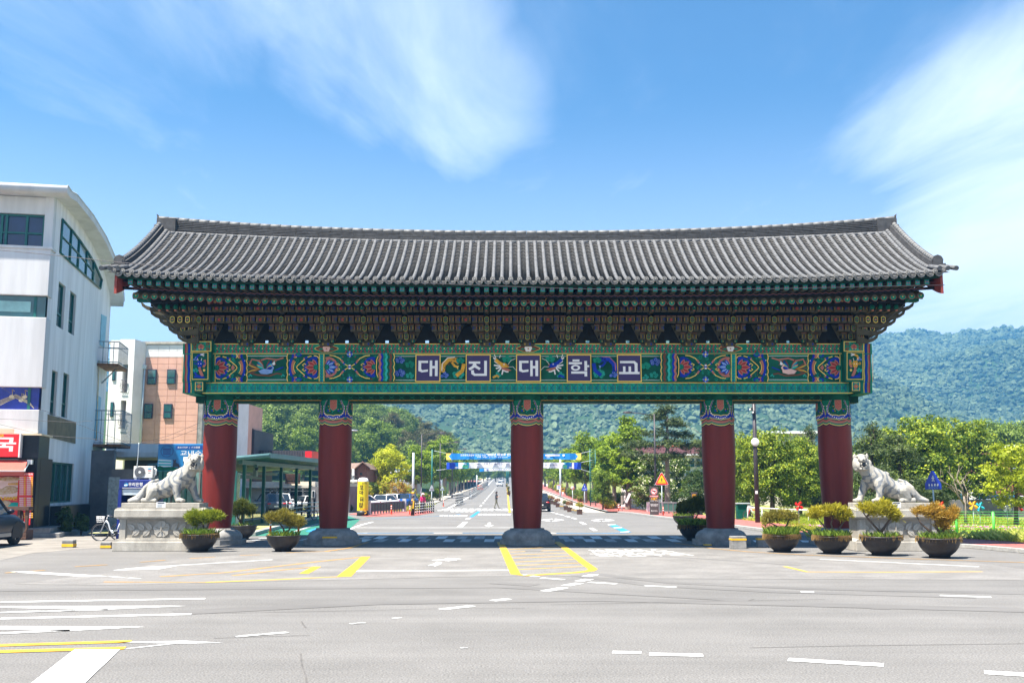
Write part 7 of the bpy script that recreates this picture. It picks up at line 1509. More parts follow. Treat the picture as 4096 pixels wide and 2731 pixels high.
t,cl,pt,sp_=banner('blue event banner with yellow arrow ends, upper one',113,1785,2324,1812,1814,27,'ban_blue')
for x0,x1,a in((1785,1806,1),(2302,2324,-1)):
    b=MB(); e=x0 if a>0 else x1; i_=x1 if a>0 else x0; b.add([pt(e,0)-Vector((0,.02,0)),pt(i_,0)-Vector((0,.02,0)),pt((e+i_*3)/4 if False else i_-a*10,13)-Vector((0,.02,0)),pt(i_,27)-Vector((0,.02,0)),pt(e,27)-Vector((0,.02,0))],[(0,1,2,3,4) if a<0 else (4,3,2,1,0)],'ban_yellow'); b.build('yellow_end',cl)
def btxt(s,px0,px1,o,h,m,bold=.0):
    a,c=pt(px0,o),pt(px1,o); txt(s,'lettering',cl,((a.x+c.x)/2,min(a.y,c.y)-.14,(a.z+c.z)/2),c.x-a.x,h,m,bold=bold)
btxt('문화체육관광부 장관상 수상',1842,1943,8,.24,'white',.01); btxt('"2023년 제 21회 전국',1946,2050,5,.30,'white',.05); btxt('주최 · 주관 : 한국대학 교수협의회',1908,2030,17,.13,'white',.02); sp_(2180,2258,4,12,'ban_white',.05,name='white_strip',par=cl); btxt('예술관',2186,2200,18,.13,'white',.02)
t,cl,pt,sp_=banner('white and blue anniversary banner with seal, lower one',113.4,1786,2324,1849,1849,27,'ban_white')
for x0,x1,m,o0,o1 in((1786,1828,'ban_deep',0,27),(1822,1850,'ban_blue',0,27),(1846,1876,'ban_cyan',0,27),(1840,1872,'ban_lime',12,24),(2284,2324,'ban_deep',0,27),(2262,2288,'ban_blue',0,27),(2236,2264,'ban_cyan',0,27),(2240,2268,'ban_lime',12,24)): sp_(x0,x1,o0,o1,m,.03+.01*(m=='ban_lime'),name='printed_shape',par=cl,k=4)
for x0,x1,o0,o1 in((1850,1866,3,9),(1820,1830,18,25),(2244,2260,3,9),(2276,2288,18,25)): sp_(x0,x1,o0,o1,'ban_white',.05,name='printed_shape',par=cl,k=2)
btxt('대진대학교 개교',1938,2056,7,.28,'ink_navy',-.0); sp_(1902,1918,6,8,'ink_navy',.03,name='seal',par=cl,k=1); 
b=MB(); c=pt(1910,13)-Vector((0,.1,0)); b.tube([c+Vector((.26*math.cos(a),0,.26*math.sin(a))) for a in np.linspace(3.4,6.0,12)],.015,'ink_navy',4); b.build('seal',cl); btxt('도서관 6층 국제회의장',2180,2228,13,.16,'ink_navy',.01); btxt('11:00',2210,2226,5,.12,'ink_navy',.02)
t,cl,pt,sp_=banner('small far white banner below the anniversary banner',190,1918,2110,1873,1872,13,'ban_white'); sp_(1918,1936,0,13,'ban_blue',.04,name='printed_shape',par=cl,k=3); btxt('大眞科技學院 兩岸 交流',1962,2048,6,.24,'ink_navy',.02)
b=MB(); c=pt(1950,6)-Vector((0,.1,0)); b.ell(c,(.22,.02,.22),'logo_blue',10,6); b.ell(c-Vector((0,.02,0)),(.1,.02,.1),'sign_red',8,5); b.build('seal',cl)
def wire(label,pts,r=.012,name='cable'):
    b=MB(); out=[]; pts=[Vector(p) for p in pts]
    for a,c in zip(pts,pts[1:]):
        for k in range(6): out.append(a.lerp(c,k/6))
    out.append(pts[-1]); b.tube(out,r,'dark_pole' if r<.016 else 'steel_pale',5); o=b.build(name); tag(o,label,'cable'); return o
WYc=33.5
wire('thin pale overhead cable sagging across the whole gate roof',[(*[P(a,c,WYc)[0]],WYc,P(a,c,WYc)[1]) for a,c in((-300,992),(0,1001),(240,1023),(480,1050),(800,1078),(1100,1100),(1500,1124),(1900,1141),(2300,1155),(2700,1159),(3100,1155),(3500,1146),(3778,1140))],.011)
for lab,q,Yw in (('rope from the upper banner to the green ladder mast',((2324,1812),(2365,1803)),113.5),('rope from the lower banner to the green ladder mast',((2324,1849),(2368,1840)),113.6),('lower rope from the banner corner to the ladder mast',((2324,1876),(2362,1888)),113.7),('rope from the upper banner into the ginkgo row',((1785,1812),(1736,1802)),113.5),('rope from the lower banner corner into the ginkgo row',((1786,1876),(1745,1880)),113.6)):
    wire(lab,[(P(*a,Yw)[0],Yw,P(*a,Yw)[1]) for a in q],.02,'banner_rope')
for lab,q,Yw in (('cable sagging from the shop front to the lower balcony',((0,1545),(100,1610),(250,1672),(400,1730),(520,1775)),41),('cable along the white building below the tan board',((-50,1672),(150,1682),(300,1688),(370,1682)),42),('low cable from the shop fascia towards the apartments',((-50,1685),(180,1740),(330,1752),(480,1762),(640,1772)),41.5),('thin cable rising from the annex to the first column',((560,1774),(680,1740),(800,1690)),44),('second thin cable rising from the annex to the first column',((560,1774),(690,1752),(800,1710)),44.2)):
    wire(lab,[(P(*a,Yw)[0],Yw,P(*a,Yw)[1]) for a in q],.007)
b=wire('dark cable dropping from the canopy to the fan unit',[(P(556,1770,43.7)[0],43.7,P(556,1770,43.7)[1]),(P(553,1820,43.7)[0],43.7,P(553,1820,43.7)[1]),(P(548,1866,43.7)[0],43.7,P(548,1866,43.7)[1])],.016)
# lamp post with loudspeaker behind the fourth column
lpY=62.; xb,zb0=P(3030,2060,lpY); sp=thing('speaker_pole','tall black post carrying a round white loudspeaker and spotlights','lamp post',(xb,lpY,0)); zt=P(3010,1560,lpY)[1]
b=MB(); b.cyl((0,0,0),(0,0,zt),.155,'dark_pole',.105,n=12); b.build('pole',sp); z=P(3017,1768,lpY)[1]
b=MB(); b.lathe([(0,0),(.20,.0),(.24,.02),(.245,.06),(.2,.14),(.1,.25)],'white',20); b.xf(Matrix.Translation((-.02,-.17,z))@Matrix.Rotation(R(90),4,'X')@Matrix.Rotation(R(0),4,'X')@Matrix.Diagonal((1,1,-1,1))); b.build('loudspeaker',sp)
for dx,py in((-.26,1638),(-.10,1650)): b=MB(); zz=P(3000,py,lpY)[1]; b.cyl((dx,-.2,zz),(dx+.12,-.05,zz+.08),.09,'black',.06,n=8); b.ell((dx-.02,-.22,zz-.01),.06,'reflective',8,5); b.build('spotlight',sp)
b=MB(); zz=P(3025,1968,lpY)[1]; b.box((-.05,-.16,zz),(.14,.02,.18),'white'); b.build('sticker',sp)
# ---------- road signs
mat('sign_blue',(.012,.045,.42),.4,.05); mat('sign_ybg',(.85,.58,.01),.4,.03); mat('sign_rred',(.70,.025,.02),.4,.03); mat('sign_dark',(.075,.065,.062),.5,.08); mat('sign_orange',(.85,.42,.02),.5,.03)
def walker(b,x,y,z,s,m):
    "walking pictogram"
    b.ext([(x+.055*s*math.cos(a),z+.40*s+.055*s*math.sin(a)) for a in np.linspace(0,6.28,9)[:-1]],'y',y-.004,y-.0005,m)
    for pts in([(-.05,.33),(.05,.33),(.06,.12),(-.05,.12)],[(-.05,.33),(-.16,.16),(-.12,.14),(-.03,.25)],[(.05,.33),(.15,.19),(.12,.16),(.03,.25)],[(-.05,.13),(.02,.13),(-.06,-.12),(-.12,-.12)],[(.0,.13),(.06,.13),(.14,-.12),(.08,-.12)]): b.ext([(x+u*s,z+w*s) for u,w in pts],'y',y-.004,y-.0005,m)
def tri(c,w,h,cut=.0):
    if cut: return [(c[0]-w/2,c[1]-h*.5),(c[0]+w/2,c[1]-h*.5),(c[0]+w/2,c[1]-h*.5+cut),(c[0]+w*.08,c[1]+h/2),(c[0]-w*.08,c[1]+h/2),(c[0]-w/2,c[1]-h*.5+cut)]
    k=.07; return [(c[0]-w/2+w*k,c[1]-h/2),(c[0]+w/2-w*k,c[1]-h/2),(c[0]+w/2,c[1]-h/2+h*k),(c[0]+w*k*.7,c[1]+h/2),(c[0]-w*k*.7,c[1]+h/2),(c[0]-w/2,c[1]-h/2+h*k)]
def crossing_sign(label,px,ybase,ytop,wpx,hpx,kind,Y=None,z0=0,rz=0):
    y=Y or G(px,ybase)[1]; x=P(px,ybase,y)[0]; s=y/F; t=thing('road_sign',label,'road sign',(x,y,hz_(y)+z0),rz); zt=P(px,ytop,y)[1]-hz_(y)-z0; w=wpx*s;h=hpx*s; c=(0,zt-h/2)
    b=MB(); b.cyl((0,.05,0),(0,.05,zt-h*.2),.035,'steel_pale',n=8); b.build('pole',t)
    if kind=='blue':
        b=MB(); b.ext(tri(c,w,h,h*.30),'y',0,.015,'sign_blue'); pl=b.build('plate',t); b=MB(); walker(b,0,-.001,c[1]+h*.0,w*.62,'white')
        for k in range(4): xx=(-.3+.17*k)*w; b.ext([(xx,c[1]-h*.32),(xx+.10*w,c[1]-h*.32),(xx+.13*w*(.6 if k<2 else 1.0)-.02*w,c[1]-h*.19),(xx+.03*w,c[1]-h*.19)],'y',-.005,-.001,'white')
        b.build('pictogram',pl,kind='stuff'); txt('횡단보도','lettering',pl,(0,-.001,c[1]-h*.41),w*.62,h*.09,'dan_sky',bold=.02)
    elif kind=='warn':
        b=MB(); b.ext(tri(c,w*1.06,h*1.06),'y',.004,.02,'white'); pl=b.build('plate',t); b=MB(); b.ext(tri(c,w,h),'y',-.002,.0035,'sign_rred'); b.ext(tri((0,c[1]-h*.045),w*.70,h*.68),'y',-.006,-.0025,'sign_ybg'); b.build('face',pl); b=MB(); walker(b,0,-.007,c[1]-h*.16,w*.5,'black')
        for k in range(4): xx=(-.28+.16*k)*w; b.ext([(xx,c[1]-h*.34),(xx+.08*w,c[1]-h*.34),(xx+.10*w,c[1]-h*.28),(xx+.02*w,c[1]-h*.28)],'y',-.011,-.0075,'black')
        b.build('pictogram',pl,kind='stuff')
    else:
        b=MB(); b.ext(tri(c,w,h),'y',0,.015,'steel_pale'); pl=b.build('plate',t); b=MB(); b.bx(-w*.35,w*.35,-.04,-.001,c[1]-h*.15,c[1]-h*.08,'steel'); b.bx(-.02,.02,-.05,-.0405,c[1]-h*.5,c[1]+h*.3,'steel'); b.build('stiffener',pl)
    return t
crossing_sign('blue pedestrian crossing sign beside the tiger statue and meadow',3745,2150,1883,64,72,'blue',Y=46)
crossing_sign('blue pedestrian crossing sign by the planter boxes',2339,2033,1934,22,27,'blue')
crossing_sign('yellow and red triangular pedestrian warning sign near the pine',2650,2068,1891,50,46,'warn')
crossing_sign('grey back of a triangular sign behind the woman in pink',1726,2018,1939,20,23,'back',Y=98); crossing_sign('smaller grey back of a triangular sign among the ginkgos',1769,2000,1944,17,16,'back',Y=122)
t=crossing_sign('narrow blue sign seen edge on beside the striped pole',1684,2020,1946,6,26,'back',Y=97); 
def panel_sign(name,label,px,ytop,ybot,wpx,Y=None,m='sign_dark',post=None,hbase=0):
    y=Y or G(px,ybot)[1]; x=P(px,ybot,y)[0]; s=y/F; w=wpx*s; zt=P(px,ytop,y)[1]-hz_(y); zb=P(px,ybot,y)[1]-hz_(y); t=thing(name,label,'sign',(x,y,hz_(y))); b=MB(); b.bx(-w/2,w/2,0,.12,max(zb,.0),zt,m); pl=b.build('panel',t,bev=.01)
    if post is not None: b=MB(); b.cyl((post*w,.06,0),(post*w,.06,zb),.05,'steel',n=7); b.build('post',t)
    return t,pl,w,zt,zb,(lambda py:P(px,py,y)[1]-hz_(y))
t,pl,w,zt,zb,zz=panel_sign('parking_notice','dark grey upright notice with a no parking roundel and Korean lettering',2618,1946,2066,35)
b=MB(); 
for r,m,d in((.36,'white',.0),(.34,'sign_rred',.003),(.27,'white',.006)): b.ext([(r*w*1.02*math.cos(a),zz(1965)+r*w*1.02*math.sin(a)) for a in np.linspace(0,6.283,25)[:-1]],'y',-.003-d,-.0005-d,m)
b.ext([(-.22*w,zz(1965)-.03*w),(.22*w,zz(1965)-.03*w),(.22*w,zz(1965)+.05*w),(.1*w,zz(1965)+.13*w),(-.1*w,zz(1965)+.13*w),(-.22*w,zz(1965)+.04*w)],'y',-.0125,-.0100,'sign_dark'); b.ext([(-.24*w,zz(1965)+.20*w),(-.19*w,zz(1965)+.25*w),(.24*w,zz(1965)-.20*w),(.19*w,zz(1965)-.25*w)],'y',-.0165,-.0135,'sign_rred'); b.bx(-.48*w,.48*w,-.004,-.0005,zz(1987),zz(1980.5),'sign_rred'); b.build('roundel',pl,kind='stuff')
txt('주·정차금지','lettering',pl,(0,-.006,zz(1984)),w*.88,.12,'white',bold=.02); txt('스쿨존','lettering',pl,(0,-.002,zz(1994)),w*.74,.19,'sign_orange',bold=.03); txt('AM 08:00 ~ PM 8:00','lettering',pl,(0,-.002,zz(2002)),w*.9,.06,'white',bold=.01); txt('학생들의 안전을 위해\n협조 부탁드립니다.','lettering',pl,(0,-.002,zz(2019)),w*.88,.20,'white',bold=.015); txt('대진대학교','lettering',pl,(.08*w,-.002,zz(2042)),w*.55,.09,'white',bold=.01)
b=MB(); b.tube([(-.3*w+.05*math.cos(a),-.003,zz(2042)+.05*math.sin(a)) for a in np.linspace(0,6.28,10)],.008,'white',4); b.build('emblem',pl)
t,pl,w,zt,zb,zz=panel_sign('shuttle_sign','small yellow lettered shuttle sign beside the dark green bush',2779,1968,2016,24,Y=72,post=0); b=MB(); b.bx(-.44*w,.44*w,-.004,-.0005,zz(1998),zz(1972),'frame_navy'); b.build('face',pl); txt('셔틀버스\n정류구간','lettering',pl,(0,-.006,zz(1985)),w*.8,.36,'sign_orange',bold=.04)
b=MB(); b.ext([(.16*w*math.cos(a),zz(2006)+.16*w*math.sin(a)) for a in np.linspace(0,6.28,13)[:-1]],'y',-.004,-.0005,'white'); b.build('white_disc',pl)
t,pl,w,zt,zb,zz=panel_sign('speed_display','black speed display showing orange 24 behind the pale camera pole',2252,1951,1966,14,m='sign_orange',post=0,Y=140); b=MB(); b.bx(-.42*w,.42*w,-.004,-.0005,zz(1965),zz(1952),'black'); b.build('screen',pl); txt('24','lettering',pl,(.0,-.006,zz(1961)),w*.62,.26,'sign_orange',bold=.02)
t,pl,w,zt,zb,zz=panel_sign('white_notice','white notice board with blue lettering left of the camera pole',2235,1938,1957,15,m='white',post=.3,Y=145); txt('주차\n안내','lettering',pl,(0,-.002,zz(1948)),w*.6,.45,'sign_blue',bold=.04); b=MB(); b.bx(-.45*w,.45*w,-.004,-.0005,zz(1940.5),zz(1938.5),'sign_rred'); b.build('header',pl)
ss=thing('speed_limit_sign','round red rimmed 50 speed limit sign over the hedge','road sign',(P(2290,1951,118)[0],118,.1)); zc=P(2290,1951,118)[1]-.1; b=MB(); b.cyl((0,.05,0),(0,.05,zc),.035,'steel_pale',n=7); b.build('pole',ss); b=MB(); b.lathe([(0,0),(.215,0),(.215,.02)],'white',20); b.lathe([(.155,-.004),(.20,-.004)],'sign_rred',20); b.xf(Matrix.Translation((0,0,zc))@Matrix.Rotation(R(-90),4,'X')); pl=b.build('plate',ss); txt('50','lettering',pl,(0,-.008,zc),.22,.16,'black',bold=.01)
t,pl,w,zt,zb,zz=panel_sign('utility_cabinet','small white utility cabinet behind the dark notice panel',2594,2007,2052,13,m='white',Y=90)
t,pl,w,zt,zb,zz=panel_sign('weathered_notice','tilted weathered wooden notice beside a white board in the hedge',2488,1982,2018,7,m='granite_panel',post=0,Y=93); b=MB(); b.box((.55,.02,(zt+zb)/2+.2),(.22,.05,.9),'white',ry=.45); b.build('white_board',pl)
# planter boxes with little red bonsai
pbx=MB(); pbx.box((0,0,.36),(.86,.86,.66),'timber_brown',top=1.04); pbm_=pbx.mesh('box'); pr=MB()
for s in(-1,1): pr.bx(-.48,.48,s*.42-.04,s*.42+.04,.66,.74,'timber_brown'); pr.bx(s*.42-.04,s*.42+.04,-.38,.38,.66,.74,'timber_brown'); pr.bx(s*.34-.06,s*.34+.06,-.4,.4,.0,.04,'timber_brown')
prm=pr.mesh('rim')
def planter(px,py,lab,m,big,sd):
    p=GR(px,py); t=thing('planter_box',lab,'planter',(p.x,p.y+.2,p.z),0,'brown planter boxes along the pavement'); t.scale=(.5,.5,.56); link('box',pbm_,t); link('rim',prm,t)
    if big:
        b=MB(); b.tube([(0,0,.65),(.03,0,.9),(-.02,0,1.2)],[.05,.04,.03],'bark',6); b.build('trunk',t); link('foliage',crownmesh('foliage',[(0,0,1.45,.62,.5,.34),(.3,0,1.3,.4,.4,.2),(-.3,0,1.35,.4,.4,.25)],70,22,.09,.13,.05,sd,[m]),t)
    else: link('foliage',crownmesh('foliage',[(0,0,.74,.38,.38,.12)],30,20,.06,.1,.05,sd,['grass_blade']),t)
for i,(a,c,lab,m,bg_) in enumerate([(2319,2057,'nearest planter box with spiky yellow green bonsai','needles_gold',1),(2279,2047,'planter box with bushy copper red bonsai','needles_red',1),(2264,2040,'planter box with dark green bonsai behind the copper one','needles_dark',1),(2231,2028,'planter box with round reddish bonsai, fourth along','needles_red',1),(2221,2019,'low planted brown box with pale sprouts only, fifth along','needles_red',0),(2210,2016,'planter box with small reddish bonsai, sixth along','needles_red',1),(2202,2013,'planter box with olive bonsai far along the row','needles_olive',1),(2194,2009,'second last planter box with olive bonsai','needles_olive',1),(2188,2007,'last planter box beside the dark car mirror','needles_olive',1)]): planter(a,c,lab,m,bg_,40+i)
# pinwheels in the meadow
def pinwheel(px,py,c,lab):
    y=56.; x,z=P(px,py,y); t=thing('pinwheel',lab,'pinwheel',(x,y,0),random.uniform(-.3,.3),'garden pinwheels in the meadow'); b=MB(); b.cyl((0,.03,0),(0,.03,z),.018,'steel_pale',n=5); b.build('stick',t)
    for k in range(4):
        a=k*math.pi/2+.5; d=Vector((math.cos(a),0,math.sin(a))); n_=Vector((-d.z,0,d.x)); v=MB(); C_=Vector((0,0,z)); v.add([C_+Vector((0,-.03,0)),C_+d*.26+n_*.02,C_+d*.22+n_*.17+Vector((0,-.06,0)),C_+d*.06+n_*.14+Vector((0,.01,0))],[(0,1,2,3)],c); v.build('vane',t)
for a in [(3195,2022,'sign_rred','red pinwheel above the sparse bonsai and white rail'),(3763,2022,'sign_rred','small red pinwheel next to the tiger plinth'),(3892,2020,'sign_orange','orange pinwheel beside the blue pinwheel'),(3919,2024,'ban_cyan','blue pinwheel beside the orange pinwheel'),(4028,2028,'white','white pinwheel near the young yellow tree'),(4073,2030,'sign_rred','red pinwheel beyond the white pinwheel')]: pinwheel(*a)
# ---------- people
mat('skin',(.42,.24,.17),.6,.05); mat('hair',(.015,.012,.010),.5,.1); mat('shirt_dark',(.035,.037,.045),.8,.1); mat('trousers_olive',(.16,.15,.10),.85,.15); mat('pink_jacket',(.72,.035,.17),.7,.1); mat('hat_pink',(.75,.35,.38),.7,.1); mat('trousers_dark',(.02,.022,.04),.85,.1); mat('mint_jacket',(.22,.58,.45),.7,.1); mat('shoe',(.04,.035,.035),.6,.1)
def person(label,loc,rz,hgt,lean,legs,arms,tops,hat=None,hairlong=False):
    "one skinned figure facing +x: pose given by joint positions for a 1.72 m body"
    t=thing('person',label,'person',loc,rz); s=hgt/1.72; t.scale=(s,s,s); b=MB(); hip=Vector((0,0,.92)); ch=Vector((lean*.55,0,1.30)); nk=Vector((lean*.9,0,1.48)); hd=Vector((lean*1.15+.01,0,1.615))
    cap(b,hip,ch,.135,.150); 
    for y in(-.07,.07): cap(b,hip+Vector((0,y,0)),ch+Vector((0,y*1.35,.04)),.105,.10)
    cap(b,ch+Vector((0,0,.06)),nk,.11,.055); cap(b,nk,hd,.052,.06); b.ell(hd,(.095,.075,.118),'white',12,8); b.ell(hd+Vector((.09,0,-.015)),(.02,.014,.02),'white',7,5)
    for i,(kn,an) in enumerate(legs):
        y=-.09 if i==0 else .09; h=hip+Vector((0,y,-.03)); k=Vector((kn[0],y,kn[1])); a=Vector((an[0],y,an[1])); cap(b,h,k,.092,.062); cap(b,k,a,.062,.042); b.ell(a+Vector((.06,0,-.035)),(.125,.045,.045),'white',10,6)
    for i,(el,wr) in enumerate(arms):
        y=-.2 if i==0 else .2; sh=ch+Vector((lean*.2,y*.93,.12)); e=Vector((sh.x+el[0],y*1.12,sh.z+el[1])); w=Vector((e.x+wr[0],y*(1.12-wr[2]),e.z+wr[1])); cap(b,sh,e,.058,.045); cap(b,e,w,.045,.032); d=(w-e).normalized(); b.ell(w+d*.05,.045,'white',8,6)
        for q in range(4): cap(b,w+d*.06+Vector((0,-.03+.02*q,0)),w+d*(.125-.01*abs(q-1))+Vector((0,-.03+.02*q,-.015)),.011,.009,k=2)
    me=skin('body',b,.017,[tops[0],tops[1],'skin','shoe'],4); n=len(me.polygons); c=np.zeros(n*3); me.polygons.foreach_get('center',c); c=c.reshape(-1,3); mi=np.where(c[:,2]<.95,1,0); mi=np.where(c[:,2]<.085,3,mi); hx_=np.hypot(c[:,0]-hd.x,c[:,2]-hd.z); mi=np.where((c[:,2]>nk.z+.015)&(np.abs(c[:,1])<.1),2,mi)
    for i,(el,wr) in enumerate(arms):
        y=-.2 if i==0 else .2; sh=ch+Vector((lean*.2,y*.93,.12)); e=Vector((sh.x+el[0],y*1.12,sh.z+el[1])); w=Vector((e.x+wr[0],y*(1.12-wr[2]),e.z+wr[1])); pt_=e.lerp(w,.1 if tops[2] else .85); d=(w-e).normalized(); rel=c-np.array(pt_); al=rel@np.array(d); rad=np.linalg.norm(rel-al[:,None]*np.array(d),axis=1); mi=np.where((al>0)&(rad<.075)&(al<.45),2,mi)
    me.polygons.foreach_set('material_index',mi.astype(np.int32)); link('body',me,t)
    h=MB(); h.ell(hd+Vector((-.018,0,.03)),(.105,.088,.112),'hair',12,8)
    if hairlong: h.ell(hd+Vector((-.06,0,-.03)),(.075,.08,.11),'hair',10,7)
    h.build('hair',t); e=MB()
    for y in(-.03,.03): e.ell(hd+Vector((.088,y,.012)),(.008,.012,.008),'hair',6,4)
    e.ell(hd+Vector((.088,0,-.055)),(.006,.022,.006),'hat_pink',6,4); e.build('face_detail',t,kind='stuff')
    if hat: b=MB(); b.lathe([(.20,.02),(.12,.055),(.115,.11),(.08,.15),(0,.16)],hat,16,hd); b.build('hat',t)
    return t
q=GR(1985,2033); person('man in dark shirt and olive trousers walking across the campus road, looking at phone',q,R(0),1.78,.03,[((.10,.50),(.26,.10)),((-.06,.49),(-.20,.10))],[((-.02,-.27),(.24,.06,.3)),((-.03,-.28),(.06,-.24,0))],('shirt_dark','trousers_olive',True),hairlong=True)
ph=MB(); ph.box((0,0,0),(.02,.08,.15),'black'); tag(ph.build('phone',None,(q.x+.42,q.y-.16,q.z+1.27)),'dark phone held by the walking man','phone')
q=Vector((*G(1690,2052),.03)); person('woman in pink jacket and pale pink sun hat behind the ringed fence',q,R(-75),1.66,.10,[((.05,.50),(.08,.09)),((-.02,.49),(-.08,.09))],[((.04,-.27),(.14,-.18,.1)),((.04,-.27),(.14,-.18,.1))],('pink_jacket','trousers_dark',False),hat='hat_pink')
q=Vector((P(945,1980,A1.y+2.5)[0],A1.y+2.5)); person('man in black jacket holding up a phone at the bus shelter',(q.x,q.y,.16),R(20),1.75,.02,[((.02,.49),(.02,.09)),((.0,.49),(-.03,.09))],[((.05,-.26),(.22,.14,.2)),((.0,-.28),(.03,-.24,0))],('shirt_dark','trousers_dark',False))
q=Vector((P(976,1980,A1.y+4.5)[0],A1.y+4.5)); person('woman in mint jacket waiting at the bus shelter',(q.x,q.y,.16),R(190),1.58,.03,[((.02,.49),(.02,.09)),((.0,.49),(-.03,.09))],[((.04,-.26),(.16,-.10,.4)),((.04,-.26),(.16,-.10,.4))],('mint_jacket','trousers_dark',False),hairlong=True)
q=GR(1910,1950); person('distant figure in dark clothes on the footpath by the far guard fence',q,R(-90),1.7,.02,[((.06,.5),(.1,.09)),((-.03,.49),(-.12,.09))],[((0,-.28),(.05,-.24,0)),((0,-.28),(.05,-.24,0))],('shirt_dark','trousers_dark',False))
# ---------- vehicles
for n_,c in(('car_white',(.74,.75,.76)),('car_blue',(.012,.07,.27)),('car_navy',(.005,.009,.024)),('car_black',(.012,.013,.016)),('car_silver',(.45,.49,.53)),('car_grey',(.10,.11,.13)),('car_red',(.35,.02,.02))): mat(n_,c,.4,.03,1,coat=.15,sp=.3)
mat('lamp_red',(.45,.012,.012),.2,.05); mat('lamp_clear',(.62,.66,.70),.12,.1); mat('plate',(.75,.75,.72),.5,0); mat('trim_black',(.02,.02,.022),.6,.1); mat('alloy',(.40,.41,.43),.3,.1,m=.7)
_cars={}
def car_proto(style,paint):
    Lc,Wc,Hh,hood,belt,roof=dict(sedan=(4.8,1.85,1.46,1.3,.92,(-.75,-.35,1.05,1.95)),hatch=(4.1,1.78,1.50,.95,.96,(-.9,-.3,1.45,1.85)),suv=(4.6,1.88,1.68,1.1,1.04,(-1.0,-.35,1.65,2.1)),van=(5.0,1.95,1.95,.6,1.15,(-1.75,-1.15,2.2,2.4)))[style]
    h=Lc/2; w=Wc/2; parts=[]; st=[]
    prof=[(-h,.42,.62),(-h+.12,.28,.78),(-h+.45,.22,.86),(-h+hood*.8,.2,belt-.04),(-h+hood+.25,.2,belt),(0,.2,belt),(h-1.0,.2,belt+.02),(h-.35,.24,belt-.02 if style=='sedan' else belt+.02),(h-.1,.32,belt-.08),(h,.45,belt-.2)]
    b=MB(); rows=[]
    for i,(x,z0,z1) in enumerate(prof):
        e=.80 if i in(0,len(prof)-1) else (.93 if i in(1,len(prof)-2) else 1.0); zm=z0+(z1-z0)*.55
        half=[(w*.86*e,z0),(w*.97*e,z0+.10),(w*1.0*e,zm),(w*.97*e,z1-.10),(w*.88*e,z1-.01)]; rows.append([(x,y,z) for y,z in half]+[(x,0,z1+.03*(1 if 0<i<len(prof)-1 else 0))]+[(x,-y,z) for y,z in half[::-1]])
    k=len(rows[0]); b.add([v for r in rows for v in r],[(i*k+j,(i+1)*k+j,(i+1)*k+j+1,i*k+j+1) for i in range(len(rows)-1) for j in range(k-1)],paint,True)
    b.add(rows[0],[tuple(range(k))],paint); b.add(rows[-1],[tuple(range(k))[::-1]],paint); b.box((0,0,.28),(Lc*.86,Wc*.84,.14),'trim_black')
    a0,a1,a2,a3=roof; zb,zt=belt-.02,Hh
    ring=[(a0,w*.86,zb),(a1,w*.66,zt-.03),(a2,w*.64,zt-.04),(a3,w*.80,zb)]; mid=[((a1+a2)/2,w*.68,zt+.0)]
    def gq(p,m,d=0): b2.add(p,[tuple(range(len(p)))],m)
    b2=MB(); L=[(x,-y,z) for x,y,z in ring]; Rr=ring
    gq([L[0],L[1],Rr[1],Rr[0]][::-1],'glass_dark'); gq([L[3],L[2],Rr[2],Rr[3]],'glass_dark')
    gq([L[0],L[3],L[2],L[1]],'glass_dark'); gq([Rr[0],Rr[1],Rr[2],Rr[3]],'glass_dark')
    r=MB(); r.add([L[1],(mid[0][0],-mid[0][1],zt),L[2],(a2,0,zt-.01),((a1+a2)/2,0,zt+.03),(a1,0,zt)],[(0,5,4,1),(1,4,3,2)],paint,True); r.add([Rr[1],(mid[0][0],mid[0][1],zt),Rr[2],(a2,0,zt-.01),((a1+a2)/2,0,zt+.03),(a1,0,zt)],[(1,4,5,0),(2,3,4,1)],paint,True)
    for S_ in(L,Rr):
        for p,q in((S_[0],S_[1]),(S_[2],S_[3]),(S_[1],S_[2])): r.tube([p,q],.045,paint,5)
        m0=Vector(S_[0]).lerp(Vector(S_[3]),.48); m1=Vector(S_[1]).lerp(Vector(S_[2]),.40); r.tube([m0,m1],.035,'trim_black',4)
    parts=[('body',b,None),('window_glass',b2,None),('roof',r,None)]
    wx=(-h+.88,h-.92); wr=.33 if style!='suv' else .36
    for x in wx:
        for s in(-1,1):
            t=MB(); yo=s*(w-.02); t.lathe([(wr*.62,-.10),(wr*.93,-.11),(wr,-.07),(wr,.07),(wr*.93,.11),(wr*.62,.10)],'rubber',22); t.xf(Matrix.Translation((x,yo-s*.09,wr))@Matrix.Rotation(R(90),4,'X')); rim=MB()
            rim.lathe([(0,.03),(wr*.60,.02),(wr*.64,.07)],'trim_black',20)
            for q in range(5):
                an=q*1.2566; rim.box((wr*.34*math.cos(an),wr*.34*math.sin(an),.06),(wr*.6,wr*.13,.03),'alloy',rz=an)
            rim.lathe([(wr*.60,.07),(wr*.66,.085),(wr*.66,.05)],'alloy',20); rim.lathe([(0,.09),(wr*.12,.08)],'alloy',10); rim.xf(Matrix.Translation((x,yo-s*.09,wr))@Matrix.Rotation(R(90)*(-s),4,'X')); parts.append(('wheel',t,rim))
    ar=MB()
    for x in wx:
        for s in(-1,1): ar.ext([(x+(wr*1.16)*math.cos(a),wr+(wr*1.16)*math.sin(a)) for a in np.linspace(-.35,math.pi+.35,16)],'y',s*(w*.93),s*(w*1.004),'trim_black')
    parts.append(('wheel_arch',ar,'stuff'))
